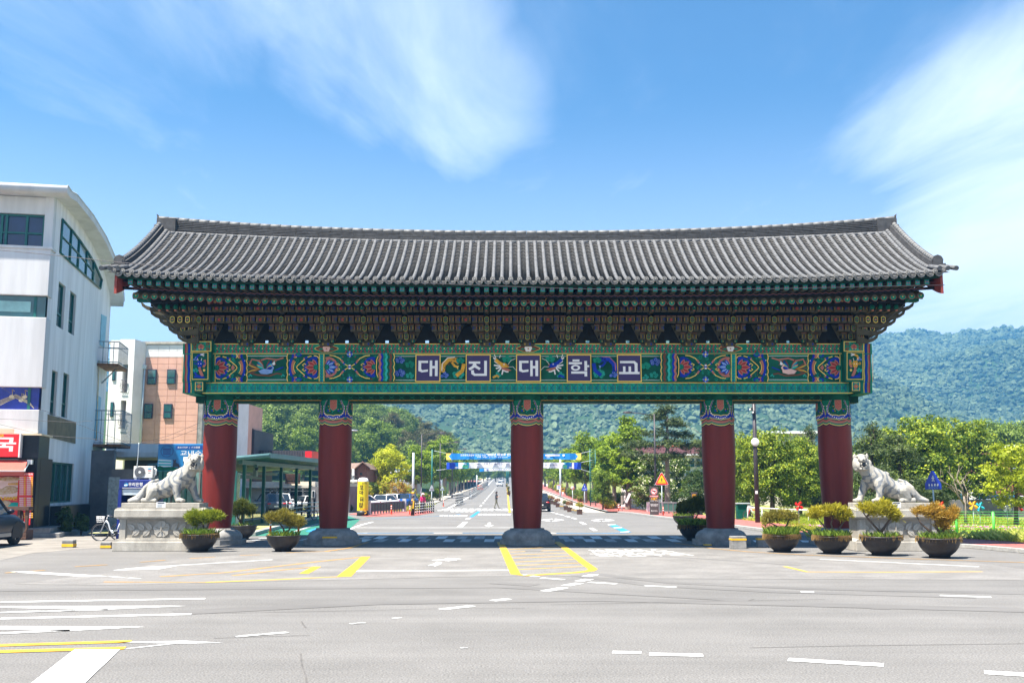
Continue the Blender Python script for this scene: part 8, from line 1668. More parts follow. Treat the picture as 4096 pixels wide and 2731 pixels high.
    for s in(-1,1):
        l=MB(); l.ell((-h+.16,s*w*.68,.70),(.16,.22,.07),'lamp_clear',10,6); parts.append(('headlight',l,None)); l=MB(); l.ell((h-.08,s*w*.68,.84),(.10,.20,.08),'lamp_red',10,6); parts.append(('tail_light',l,None)); m=MB(); m.ell((a0+.45,s*(w+.10),belt+.08),(.08,.12,.08),paint,9,6); parts.append(('mirror',m,None))
        d=MB()
        for x in(.15,1.05): d.box((x,s*w*1.0,belt-.16),(.18,.03,.03),'alloy')
        d.box((.2,s*w*1.0,.36),(2.2,.03,.12),'trim_black' if style!='suv' else 'alloy'); parts.append(('door_handle',d,'stuff'))
    g=MB(); g.box((-h+.03,0,.50),(.06,Wc*.55,.16),'trim_black'); g.box((-h-.004,0,.52),(.03,.44,.10),'plate'); g.ell((-h+.04,0,.66),(.05,.09,.05),'alloy',8,5); parts.append(('grille',g,'stuff')); g=MB(); g.box((h-.005,0,.62),(.03,.5,.11),'plate'); parts.append(('number_plate',g,None))
    return parts
def car(style,paint,label,loc,rz,group=None,name='parked_car',cat='car'):
    t=thing(name,label,cat,loc,rz,group); key=(style,paint)
    if key not in _cars: _cars[key]=[(n,b.mesh(n),(x.mesh('rim') if isinstance(x,MB) else x)) for n,b,x in car_proto(style,paint)]
    for n,me,x in _cars[key]:
        o=link(n,me,t)
        if x=='stuff': o['kind']='stuff'
        elif x is not None: link('rim',x,o)
    return t
x,y=G(66,2180); car('suv','car_navy','dark navy sport utility car parked before the red restaurant sign',(x-1.05,y-1.55,.02),R(-90+3)); [o for o in COL.objects if o.name.startswith('parked_car')][0].scale=(1.15,1.15,1.15)
def cg(px,py): p=GR(px,py); return (p.x,p.y,p.z)
PK='cars parked beyond the bridge railing'
for st,pa,px,py,rz_,lab in [('sedan','car_white',1432,2042,55,'white sedan mostly hidden by the yellow inflatable column'),('sedan','car_white',1530,2037,70,'white sedan with black roof glass facing the green bridge railing'),('hatch','car_white',1577,2030,-95,'small white hatchback parked between white sedan and blue car'),('hatch','car_blue',1622,2030,75,'bright blue hatchback parked by the striped pole'),('sedan','car_navy',1508,2022,-80,'dark sedan with red tail lights behind the white sedan'),('suv','car_navy',1505,2005,160,'dark blue car parked across the back under the yellow shrubs'),('suv','car_grey',1075,2052,-60,'grey blue estate car parked behind the shelter railing'),('suv','car_white',1122,2050,-75,'white car with red tail lights behind the second shelter post'),('sedan','car_black',1150,2047,-110,'dark car between two white cars behind the shelter'),('sedan','car_white',1212,2046,60,'white sedan facing out near the end of the shelter'),('hatch','car_white',1262,2044,50,'white car partly hidden by the second red column')]: car(st,pa,lab,cg(px,py),R(rz_+ (0 if True else 0)),PK)
for st,pa,px,py,rz_,lab in [('sedan','car_white',1999,1944,88,'white car driving towards the gate ahead of the silver one'),('sedan','car_silver',2005,1928,88,'silver blue car driving down the campus road'),('van','car_white',1955,1919,85,'white van coming down the far campus road')]: car(st,pa,lab,cg(px,py),R(rz_),None,'moving_car')
car('suv','car_black','dark car leaving on the inbound lane, half hidden by the middle column',cg(2160,2044),R(-90),None,'moving_car')
car('suv','car_navy','dark car parked behind the low grey roadside wall',(P(3960,1990,86)[0],86,-.0),R(-60))
car('hatch','car_white','white car parked at the far end of the roadside wall',(P(4090,1990,87)[0],87,0),R(10))
def truck(label,loc,rz,s=1.,boxed=True):
    t=thing('truck',label,'truck',loc,rz); t.scale=(s,s,s); b=MB(); b.box((-2.0,0,1.15),(1.5,1.75,1.5),'car_white',top=.9); b.build('cab',t,bev=.08); b=MB(); b.box((-2.66,0,1.45),(.12,1.5,.6),'glass_dark',ry=-.12); 
    for s_ in(-1,1): b.box((-2.0,s_*.83,1.45),(.8,.06,.5),'glass_dark')
    b.build('window_glass',t,kind='stuff'); b=MB(); b.box((.6,0,1.6) if boxed else (.6,0,.75),(3.6,1.9,1.9) if boxed else (3.6,1.9,.5),'white' if boxed else 'steel_pale'); b.build('cargo_box',t); b=MB(); b.box((0,0,.5),(5.2,.9,.2),'trim_black'); b.build('chassis',t)
    for x in(-1.9,1.2):
        for y in(-.85,.85): w=MB(); w.cyl((x,y-.11,.36),(x,y+.11,.36),.36,'rubber',n=16); w.cyl((x,y-.12,.36),(x,y+.12,.36),.2,'alloy',n=12); w.build('wheel',t)
    for y in(-.65,.65): l=MB(); l.box((-2.78,y,.75),(.06,.3,.14),'lamp_clear'); l.build('headlight',t)
truck('white box truck at the crest of the campus road',cg(1984,1913),R(86)); truck('white cab truck parked behind the big tree and roadside wall',(P(3895,1990,84)[0],84,.0),R(20),1.25,False)
# ---------- bicycles
mat('bike_white',(.62,.66,.70),.35,.05); mat('bike_navy',(.02,.05,.16),.35,.05); mat('bike_red',(.6,.03,.03),.35,.05); mat('saddle_white',(.6,.6,.6),.6,.05)
def bicycle(label,loc,rz,m,m2,step=True,basket=False,sc=1.):
    t=thing('bicycle',label,'bicycle',loc,rz); t.scale=(sc,sc,sc); r=.33
    for x in(-.53,.53):
        w=MB(); w.tube([(x+r*math.cos(a),0,r+r*math.sin(a)) for a in np.linspace(0,2*math.pi,29)[:-1]],.022,'rubber',6,closed=True); wo=w.build('wheel',t); b=MB(); b.tube([(x+(r-.03)*math.cos(a),0,r+(r-.03)*math.sin(a)) for a in np.linspace(0,2*math.pi,25)[:-1]],.010,'alloy',5,closed=True); b.build('rim',wo); b=MB()
        for k in range(14): a=k*math.pi/7; b.tube([(x,.0,r),(x+.3*math.cos(a),0,r+.3*math.sin(a))],.0025,'alloy',3,False)
        b.cyl((x,-.05,r),(x,.05,r),.022,'alloy',n=8); b.build('spokes',wo,kind='stuff')
    f=MB(); bb=(.05,0,.28); hd=(-.34,0,.78); ft=(-.53,0,r); se=(.20,0,.74); rx=(.53,0,r)
    if step: f.tube([hd,(-.25,0,.66),(-.18,0,.42),(-.08,0,.30),bb],.030,m,8); f.tube([(-.17,0,.42),(-.05,0,.37),(.08,0,.38)],.018,m,6)
    else: f.tube([hd,bb],.028,m,8); f.tube([(hd[0]+.02,0,hd[2]-.06),(se[0]-.02,0,se[2]-.08)],.026,m2,8)
    f.tube([bb,se],.022,m,8)
    for y in(-.05,.05): f.tube([bb,(rx[0],y,rx[2])],.013,m,6); f.tube([(.17,0,.66),(rx[0],y,rx[2])],.012,m,6); f.tube([hd,(-.40,y*.7,.66),(ft[0],y,ft[2])],.013,m2,6)
    f.build('frame',t); h=MB(); h.tube([hd,(-.30,0,.90)],.018,'alloy',6); h.tube([(-.14,-.27,.93),(-.26,-.20,.98),(-.30,0,.93),(-.26,.20,.98),(-.14,.27,.93)],.014,'alloy',6); 
    for y in(-.27,.27): h.tube([(-.14,y,.93),(-.03,y,.91)],.020,'black',6)
    h.build('handlebar',t); s=MB(); s.ell((.22,0,.84),(.15,.075,.035),'saddle_white' if step else 'black',10,6); s.cyl((.20,0,.72),(.22,0,.82),.014,'alloy',n=6); s.build('saddle',t); c=MB(); c.cyl((.05,-.07,.28),(.05,-.06,.28),.09,'black',n=14); c.tube([(.05,-.08,.28),(-.08,-.1,.18)],.012,'alloy',5); c.box((-.09,-.13,.17),(.09,.06,.02),'black'); c.tube([(.05,.08,.28),(.18,.1,.38)],.012,'alloy',5); c.box((.19,.13,.39),(.09,.06,.02),'black'); c.build('crank',t)
    if basket:
        k=MB(); 
        for z in(0,.07,.14,.21):
            q=.10+.03*z/.2; k.tube([(-.55-q,-.16,.72+z),(-.55+q,-.16,.72+z),(-.55+q,.16,.72+z),(-.55-q,.16,.72+z)],.008,'saddle_white',4,closed=True)
        for x in np.linspace(-.64,-.46,4):
            for y in(-.16,.16): k.cyl((x,y,.72),(x,y,.93),.006,'saddle_white',n=4)
        for y in np.linspace(-.16,.16,6):
            for x in(-.65,-.45): k.cyl((x,y,.72),(x,y,.93),.006,'saddle_white',n=4)
        k.bx(-.64,-.46,-.15,.15,.715,.722,'saddle_white'); k.build('basket',t)
    return t
x,y=G(455,2162); bicycle('white step through bicycle with wire basket beside the tiger pedestal',(x+.02,y,.0),R(8),'bike_white','bike_white',True,True,1.08)
bicycle('dark blue bicycle parked just behind the white basket bicycle',(x+.55,y+.55,0),R(4),'bike_navy','bike_navy',True,False,1.05)
x,y=G(3022,2085); bicycle('red and white mountain bicycle leaning in the grass by the white rail',(x,y,.05),R(12),'bike_white','bike_red',False,False,1.0)
bicycle('dark bicycle by the ringed fence at the green bus lane',(P(1237,2060,70)[0],70,.02),R(60),'bike_navy','car_black' if False else 'bike_navy',False,False,1.0)
wr_=thing('white_handrail','low white handrail along the flower meadow behind the sparse bonsai','railing',(0,0,0)); a=P(2990,2029,66); c=P(3300,2043,60); b=MB(); b.tube([(a[0],66,a[1]),(c[0],60,c[1])],.045,'white',6); b.build('rail',wr_)
for k in range(6): q=k/5; x=a[0]+(c[0]-a[0])*q; yy=66-6*q; b=MB(); b.cyl((x,yy,0),(x,yy,a[1]+(c[1]-a[1])*q),.03,'white',n=6); b.build('post',wr_)
mb2=thing('green_utility_box','dark green box with a pale meter beside the fourth column','utility box',(P(2968,2060,68)[0],68,0)); zt=P(2970,2014,68)[1]; b=MB(); b.bx(-.3,.35,0,.5,0,zt,'dan_deep'); b.bx(-.34,.55,-.1,.55,zt,zt+.06,'steel_pale'); b.build('box',mb2); b=MB(); b.bx(.36,.62,-.06,.1,zt-.5,zt-.08,'white'); b.bx(.42,.56,-.075,-.061,zt-.38,zt-.16,'parapet_green'); b.build('meter',mb2)
# meadow fence: lime posts and thin wires
mf=thing('meadow_fence','thin lime green wire fence with round posts across the flower meadow','fence',(0,0,0)); mat('lime_paint',(.12,.62,.10),.5,.05)
a=(P(3560,2070,47.5)[0],50.); c=(P(4230,2055,47)[0],46.); pos=[]
for px,pyt,pyb in((3826,2046,2095),(3975,2050,2105),(4160,2052,2112)): Yf=47.5; x=P(px,pyb,Yf)[0]; zt=P(px,pyt,Yf)[1]; b=MB(); b.cyl((x,Yf,0),(x,Yf,zt),.06,'lime_paint',n=8); b.ell((x,Yf,zt),.062,'lime_paint',8,5); b.build('post',mf); pos.append((x,Yf,zt))
for k in range(8): b=MB(); z=pos[0][2]*(1-k*.11); b.tube([(P(3660,2070,47.5)[0],47.5,z),(pos[-1][0]+1,47.5,z)],.007,'lime_paint',4); b.build('wire',mf)
# ---------- vegetation
lm('lf_ginkgo',(.08,.155,.010),(.36,.47,.025),.4); lm('lf_yellow',(.27,.33,.012),(.68,.68,.035),.45); lm('lf_mid',(.045,.095,.010),(.26,.36,.035),.35); lm('lf_deep',(.02,.05,.015),(.09,.15,.03),.3); lm('lf_hill',(.06,.11,.02),(.27,.36,.06),.3); lm('lf_pine',(.025,.05,.015),(.13,.17,.05),.25); lm('lf_brown',(.06,.07,.02),(.18,.16,.06),.25); lm('lf_lime',(.15,.22,.012),(.54,.58,.035),.4); lm('lf_orange',(.30,.15,.02),(.55,.33,.05),.4); lm('lf_dogwood',(.05,.10,.015),(.20,.28,.03),.35); lm('petal_white',(.50,.52,.28),(.78,.78,.58),.3); lm('petal_pink',(.45,.16,.35),(.70,.35,.58),.3); lm('lf_hedge',(.06,.12,.012),(.26,.34,.03),.35); lm('lf_rust',(.18,.08,.03),(.42,.20,.06),.3)
def lobes_round(r,z0,z1,n,sd,fat=.45):
    g=random.Random(sd); out=[]
    for i in range(n):
        t=(i+.5)/n; z=z0+(z1-z0)*t; rr=r*math.sin(math.pi*(.18+.74*t))**.8; a=i*2.4+g.uniform(-.4,.4); d=rr*g.uniform(.35,.7); q=r*fat*g.uniform(.75,1.15); out.append((d*math.cos(a),d*math.sin(a),z,q,q,q*.75))
    return out
TR={}
def treekind(key,lobes,ncl,kl,sp,l,w,sd,mats,trunk,bark_='bark',shell=.5,extra=None):
    cr=crownmesh('crown',lobes,ncl,kl,sp,l,w,sd,mats,shell,extra); b=MB(); (h0,r0,r1,lean)=trunk; top=Vector((lean,0,h0)); b.tube([(0,0,-.2),(0,0,.3),(lean*.4,0,h0*.5),top],[r0*1.25,r0,(r0+r1)/2,r1],bark_,9); g=random.Random(sd)
    for lo in lobes:
        s=Vector((lean*.5,0,h0*g.uniform(.5,.98))); e=Vector(lo[:3]); b.tube([s,s.lerp(e,.5)+Vector((g.uniform(-.2,.2),g.uniform(-.2,.2),.15)),e],[r1*.62,r1*.36,r1*.12],bark_,5)
    TR[key]=(cr,b.mesh('trunk'))
def tree(key,px,py,hpx,label,cat='tree',Y=None,H0=None,rz=0,group=None,sx=1.,name='tree',top=None):
    "stand a tree so that its foot is at (px,py) on the ground (or at distance Y) and it is as tall as in the survey"
    if Y is None: p=GR(px,py)
    else: p=Vector((P(px,1900,Y)[0],Y,hz_(Y) if abs(P(px,1900,Y)[0])<40 else 0))
    cr,tk=TR[key]; zt=P(px,top,p.y)[1]-p.z if top is not None else hpx*p.y/F; base=max(v.co.z for v in [max(cr.vertices,key=lambda v:v.co.z)]); s=zt/base; t=thing(name,label,cat,p,rz,group); t.scale=(s*sx,s*sx,s); link('crown',cr,t); link('trunk',tk,t); return t
GK=[(0,0,4.2,1.5,1.5,1.1),(.9,.3,5.2,1.2,1.2,.9),(-.9,-.3,5.6,1.3,1.3,1.),(.3,-.8,6.5,1.2,1.2,1.),(-.4,.8,7.2,1.1,1.1,.9),(.6,0,8.1,.95,.95,.8),(-.2,0,9.1,.75,.75,.9),(1.1,-.6,3.8,.9,.9,.6),(-1.2,.4,4.0,.9,.9,.6)]
treekind('ginkgo',GK,190,44,.22,.26,.2,1,['lf_ginkgo'],(7.5,.26,.10,.1),'bark_pale')
treekind('ginkgo_b',[(a+.2*math.sin(i*2),c,z*.95,q*1.1,q*1.1,s) for i,(a,c,z,q,_,s) in enumerate(GK)],180,44,.22,.26,.2,2,['lf_ginkgo'],(7,.28,.10,-.2),'bark_pale')
treekind('ginkgo_tall',[(0,0,3.2,1.2,1.2,1.),(.3,0,4.6,1.3,1.3,1.1),(-.3,.2,5.6,1.3,1.3,1.),(.1,0,7.4,1.15,1.15,1.),(.2,0,8.4,1.,1.,.9),(.1,0,9.3,.6,.6,.6)],200,44,.2,.25,.2,3,['lf_ginkgo'],(8,.27,.12,.2),'bark_pale')
treekind('yellow',lobes_round(3.,3.2,8.,12,4),180,44,.30,.28,.2,4,['lf_yellow'],(5.,.22,.10,.2)); treekind('round',lobes_round(3.4,2.6,8.6,13,5),230,44,.34,.30,.22,5,['lf_mid'],(5.,.28,.12,.1)); treekind('round_b',lobes_round(3.2,2.2,8.2,11,6,.5),220,44,.36,.32,.22,6,['lf_hill'],(4.5,.28,.12,-.2)); treekind('pinehill',lobes_round(2.6,4.5,8.5,9,7,.42),150,44,.24,.24,.12,7,['lf_brown'],(6.5,.22,.10,.2))
treekind('zelkova',[(a*1.05,c*.8,z,q*1.1,q,s*.8) for a,c,z,q,_,s in lobes_round(4.2,2.0,9.2,24,8,.36)],430,46,.30,.26,.17,8,['lf_mid','lf_lime'],(5.,.34,.16,.1),'bark',.5,.45)
treekind('dark',lobes_round(3.,.8,6.2,14,9,.42),240,46,.26,.20,.12,9,['lf_deep'],(3.5,.2,.1,.0)); treekind('dogwood',[(a,c,z,q*1.25,q,s*.45) for a,c,z,q,_,s in lobes_round(3.4,1.4,6.8,16,10,.42)],220,44,.22,.24,.2,10,['lf_dogwood','petal_white'],(4.5,.16,.08,-.1),'bark',.3,.34)
PN=[(0,0,9.6,.6,.6,.7),(-.55,.1,8.9,.75,.7,.45),(.6,0,8.3,.9,.8,.42),(-.9,0,7.3,1.2,1.,.45),(.9,.4,7.2,1.1,1.,.4),(-1.9,.2,6.3,1.3,1.1,.4),(1.6,-.3,6.3,1.4,1.1,.42),(0,-.5,6.3,1.3,1.1,.4),(-2.4,0,5.4,1.1,1.,.36),(2.6,.2,5.5,1.1,.9,.36),(.6,.8,5.3,1.3,1.,.4),(-.9,-.6,5.1,1.2,1.,.36),(3.2,.1,6.4,.8,.7,.3),(2.2,0,4.6,.9,.8,.3)]
treekind('pine',PN,270,46,.17,.26,.06,11,['lf_pine'],(8.9,.22,.06,.1),'bark_pale',.2); treekind('conifer',[(.5*math.sin(i*2.2)*(1-i/9),.5*math.cos(i*2.2)*(1-i/9),1.4+.75*i,1.5*(1-i/8.5),1.5*(1-i/8.5),.55) for i in range(8)],170,44,.18,.24,.06,12,['lf_pine'],(5.9,.16,.04,0)); treekind('young',[(a,c,z,q*.8,q*.8,s*.7) for a,c,z,q,_,s in lobes_round(2.6,1.7,6.2,15,13,.34)],120,36,.22,.22,.17,13,['lf_lime'],(4.2,.16,.08,.3)); treekind('autumn',lobes_round(2.,.8,3.8,9,14,.45),90,40,.22,.2,.14,14,['lf_lime','lf_orange'],(2.5,.09,.05,.1),'bark',.3,.4); treekind('orange',lobes_round(1.8,.8,3.6,8,15,.45),80,40,.22,.2,.14,15,['lf_orange','lf_lime'],(2.2,.08,.05,.1),'bark',.3,.35)
# ginkgo rows on both sides of the campus road
GG='ginkgo trees lining the campus road'
for i,(px,py,tp,lab) in enumerate([(1662,2003,1775,'broad ginkgo behind the striped steel pole, nearest of the left row'),(1779,1984,1738,'tall ginkgo with split trunk rising over the first banner end'),(1728,1994,1758,'ginkgo between the striped pole and second street lamp'),(1800,1982,1790,'ginkgo whose trunk stands just beside the third street lamp'),(1816,1976,1795,'ginkgo in the row beyond the third street lamp'),(1830,1971,1800,'slim trunked ginkgo beyond the third lamp, next along'),(1843,1967,1806,'ginkgo beside the fourth street lamp'),(1856,1962,1812,'ginkgo just past the fourth street lamp'),(1868,1957,1818,'ginkgo near the fifth street lamp'),(1880,1952,1824,'small looking ginkgo past the fifth street lamp'),(1892,1947,1830,'ginkgo before the far guard fence end'),(1905,1942,1838,'last distinct ginkgo of the left row')]):
    p=GR(px,py); tree(('ginkgo','ginkgo_b')[i%2],px,py,0,lab,top=tp,rz=i*1.7,group=GG,name='ginkgo_tree',sx=1.25 if i<3 else 1.05)
for i,(px,Yq,tp,lab,k) in enumerate([(2510,98,1655,'tall narrow ginkgo with bare leaning trunk next to the pine','ginkgo_tall'),(2455,104,1725,'bushy ginkgo directly right of the green ladder mast','ginkgo_b'),(2420,116,1735,'ginkgo close behind the green ladder mast','ginkgo'),(2340,128,1720,'broad ginkgo above the blue crossing sign','ginkgo'),(2372,140,1745,'ginkgo behind the blue crossing sign, further back','ginkgo_b'),(2300,150,1770,'ginkgo behind the speed limit sign','ginkgo'),(2270,175,1790,'ginkgo left of the speed limit sign','ginkgo_b'),(2240,200,1805,'ginkgo behind the pale camera pole','ginkgo'),(2215,240,1815,'far ginkgo past the speed display','ginkgo_b'),(2195,280,1822,'last ginkgo visible beside the middle column','ginkgo')]):
    tree(k,px,0,0,lab,Y=Yq,top=tp,rz=i*2.1,group=GG,name='ginkgo_tree',sx=1.15)
# single trees
tree('yellow',1552,0,0,'bright yellow green tree in front of the greenhouse','tree',Y=125,top=1770,name='broadleaf_tree',sx=1.05); tree('round_b',1500,0,0,'smaller green tree left of the bright yellow tree',Y=140,top=1838,name='broadleaf_tree')
for a in [('autumn',1462,118,1922,'young yellow maple beside the inflatable column'),('autumn',1530,120,1916,'yellow leaved shrubby maple above the white sedan'),('orange',1598,117,1920,'orange leaved maple above the blue hatchback'),('autumn',1632,119,1928,'pale yellow maple by the striped pole')]: tree(a[0],a[1],0,0,a[4],Y=a[2],top=a[3],name='maple_tree',rz=a[1])
tree('pine',2668,0,0,'big spreading pine tree behind the warning sign','pine',Y=90,top=1606,name='pine_tree',sx=1.42)
tree('dogwood',2600,0,0,'white flowering dogwood beside the pine, left of its trunk','tree',Y=96,top=1812,name='dogwood_tree'); tree('dogwood',2705,0,0,'white flowering dogwood in front of the red roofed building, right of pine','tree',Y=99,top=1815,name='dogwood_tree',rz=2)
tree('dark',2790,0,0,'dark green rounded tree left of the fourth column','tree',Y=80,top=1858,name='broadleaf_tree',sx=1.0)
tree('round',2410,0,0,'soft grey green tree between hedge and ginkgos','tree',Y=97,top=1868,name='broadleaf_tree',sx=.8)
tree('zelkova',3085,0,0,'large leafy tree behind the loudspeaker pole','tree',Y=72,top=1700,name='broadleaf_tree',sx=.92); tree('zelkova',3195,0,0,'leafy tree filling the gap before the fifth column','tree',Y=77,top=1735,name='broadleaf_tree',rz=2.2,sx=.85); tree('zelkova',2990,0,0,'leafy tree partly behind the fourth column','tree',Y=80,top=1720,name='broadleaf_tree',rz=4,sx=.8)
tree('conifer',3238,0,0,'thin pine top showing left of the fifth column','pine',Y=85,top=1690,name='pine_tree'); tree('conifer',3265,0,0,'dark pine beside the fifth column','pine',Y=80,top=1780,name='pine_tree',sx=1.2,rz=2)
tree('conifer',3490,0,0,'light green pine with pointed top above the tiger head','pine',Y=70,top=1680,name='pine_tree',sx=1.3); tree('conifer',3600,0,0,'soft grey green pine directly behind the right tiger back','pine',Y=66,top=1720,name='pine_tree',sx=1.75,rz=1.5)
tree('zelkova',3700,0,0,'great leafy tree behind the blue crossing sign','tree',Y=76,top=1650,name='broadleaf_tree',sx=1.12,rz=1); tree('zelkova',3860,0,0,'great leafy tree before the white truck','tree',Y=81,top=1662,name='broadleaf_tree',sx=1.05,rz=3); tree('zelkova',3560,0,0,'leafy tree between two pines above the tiger','tree',Y=84,top=1700,name='broadleaf_tree',rz=5,sx=1.)
tree('young',4050,0,0,'young yellow green tree in the meadow by the white pinwheel','tree',Y=54,top=1752,name='broadleaf_tree',sx=1.1); tree('young',4115,0,0,'second young tree at the edge of the meadow','tree',Y=60,top=1760,name='broadleaf_tree',rz=2)
tree('conifer',3745,0,0,'low bushy young pine between tiger plinth and crossing sign','pine',Y=60,top=1930,name='pine_tree',sx=2.2,rz=.6)
b=MB(); g=random.Random(5)
def twig(p,d,l,r,k):
    e=p+d*l; b.tube([p,p.lerp(e,.5)+Vector((g.uniform(-.05,.05),0,0)),e],[r,r*.8,r*.55],'bark_pale',5)
    if k: 
        for q in range(3): twig(p.lerp(e,.5+.25*q),Vector((d.x+g.uniform(-.9,.9),d.y+g.uniform(-.7,.7),d.z+g.uniform(-.2,.3))).normalized(),l*g.uniform(.5,.75),r*.5,k-1)
twig(Vector((0,0,0)),Vector((.0,0,1)),1.5,.09,3); bt=thing('bare_tree','small bare grey tree in the meadow beside the crossing sign','tree',(P(3860,2040,57)[0],57,0)); bo=b.build('trunk',bt); s=(P(3860,1850,57)[1])/max(v[2] for v in b.v); bt.scale=(s,s,s)
# bushes by the corner building, hedges
def bush(px,py,wpx,hpx,m,label,Y=None,name='bush',ncl=90,rz=0,l=.13):
    p=GR(px,py) if Y is None else Vector((P(px,1900,Y)[0],Y,hz_(Y))); s=p.y/F; w=wpx*s/2; h=hpx*s; g=random.Random(int(px)); lob=[(g.uniform(-.6,.6)*w,g.uniform(-.3,.3)*w,h*g.uniform(.35,.68),w*.5,w*.45,h*.32) for _ in range(7)]; t=thing(name,label,'bush',p,rz); link('foliage',crownmesh('foliage',lob,ncl,40,min(w,h)*.13,l,l*.6,int(px),m if isinstance(m,list) else [m],.35,.85),t); b=MB()
    for lo in lob[:4]: b.tube([(0,0,0),(lo[0]*.5,lo[1]*.5,lo[2]*.5),lo[:3]],[.03,.025,.012],'bark',5)
    b.build('stem',t)
for a in [(268,2120,60,120,'lf_deep','dark climbing shrub against the shop window wall',48),(338,2115,50,95,'lf_deep','dark leafy shrub by the concrete passage',48.5)]: bush(a[0],a[1],a[2],a[3],a[4],a[5],Y=a[6])
bush(590,1860,50,115,'lf_hedge','bright shrub between the kiosk and the billboard',Y=52); bush(1392,2045,40,40,'lf_deep','small dark shrub beside the inflatable column',Y=93)
HG='hedge bushes along the red pavement'
for i,(px,py,w,h,m,lab) in enumerate([(2575,2040,120,80,'lf_hedge','wide green hedge bush next to the dark notice panel'),(2470,2037,95,70,'lf_hedge','green hedge bush behind the weathered notice'),(2420,2028,75,72,['lf_rust','lf_hedge'],'rust red bush nearest the green ladder mast'),(2440,2040,70,45,['lf_orange','lf_hedge'],'low orange tipped bush at the kerb corner'),(2372,2012,85,62,'lf_hedge','green hedge bush under the green ladder mast'),(2345,2008,60,52,'lf_hedge','green hedge bush behind the blue crossing sign'),(2318,2000,60,50,'lf_hedge','green hedge bush left of the blue crossing sign'),(2325,2010,40,26,['lf_rust','lf_hedge'],'small reddish bush in front of the hedge'),(2292,1992,50,44,'lf_hedge','green hedge bush under the speed limit sign'),(2270,1984,40,38,['lf_rust','lf_hedge'],'mixed rust and green bush by the speed display'),(2236,1972,44,44,'lf_lime','bright lime bush behind the camera pole'),(2210,1962,40,42,'lf_lime','bright lime bush farthest along the pavement')]): bush(px,py,w,h,m,lab,ncl=110)
bush(1750,2002,110,58,'lf_hedge','leafy hedge bush behind the woman in pink',ncl=120); bush(1700,2012,60,40,'lf_hedge','low hedge bush near the striped pole')
for px,py,w,h,lab in [(2037,1985,18,30,'median shrub beside the middle column, nearest'),(2032,1965,14,24,'median shrub beyond the nearest one'),(2028,1950,12,18,'far median shrub by the banner poles')]: bush(px,py,w,h,['lf_rust','lf_hedge'],lab,ncl=40)
# meadow: ground sheet, grass blades, flower rows
mead=[G(*q,.03) for q in [(2956,2084),(3100,2100),(3310,2122),(3600,2145),(3867,2165),(4096,2182),(4420,2208)]]
sheet('meadow',mead+[(40,30),(60,74),(18,74)],'lawn',.03); sheet('verge',[G(2500,2046),G(2560,2047),G(2650,2051),G(2760,2059),(16.5,72),(28,100),(14.6,100),(14.4,93)],'lawn',.02)
rg=np.random.default_rng(3)
def scatter(poly,n):
    p=np.array(poly); lo,hi=p.min(0),p.max(0); out=[]
    while len(out)<n:
        q=rg.uniform(lo,hi); c=False; j=len(p)-1
        for i in range(len(p)):
            if (p[i][1]>q[1])!=(p[j][1]>q[1]) and q[0]<(p[j][0]-p[i][0])*(q[1]-p[i][1])/(p[j][1]-p[i][1])+p[i][0]: c=not c
            j=i
        if c: out.append(q)
    return np.array(out)
lm('gr_a',(.36,.42,.05),(.78,.78,.22),.5); lm('gr_b',(.26,.34,.03),(.58,.64,.08),.5)
near=[G(3480,2140),G(3867,2166),G(4096,2183),G(4300,2199),(23,42),(12.5,44)]
q=scatter(near,5200); o=link('tall_grass',grassmesh('grass',np.c_[q,np.full(len(q),.03)],.46,.05,2,'gr_a',.6),None,kind='stuff')
q=scatter([G(2960,2086),G(3310,2123),G(3480,2138),(13,50),(20,66),(15.5,66)],7000); link('meadow_grass',grassmesh('grass',np.c_[q,np.full(len(q),.03)],.26,.03,3,'gr_b',.6),None,kind='stuff')
q=scatter([(14,49),(28,47),(34,78),(18,78)],9000); link('meadow_grass',grassmesh('grass',np.c_[q,np.full(len(q),.03)],.32,.05,4,'gr_b',.4),None,kind='stuff')
q=scatter([(15,50.5),(27,49.5),(28,53),(15,54)],3500); P0=np.c_[q,rg.uniform(.12,.34,len(q))]; V=leafarr(P0,unit(rg.normal(size=P0.shape)*.4+np.array([0,0,1])),.12,.10,rg); link('flower_bed',leafmesh('flowers',V,rg.uniform(0,1,len(q)),['petal_pink','gr_b'],(rg.uniform(0,1,len(q))<.5).astype(int)),None,kind='stuff')
q=scatter([G(1662,2046),G(1722,2030),G(1775,2012),G(1792,2000),(-11.5,112),(-16,112),(-13,95)],2500); link('verge_grass',grassmesh('grass',np.c_[q,np.full(len(q),.02)],.3,.05,5,'gr_b',.4),None,kind='stuff'); sheet('verge',[G(1660,2048),G(1735,2030),G(1790,2004),(-12.4,112),(-26,112),(-18,92)],'lawn',.015)
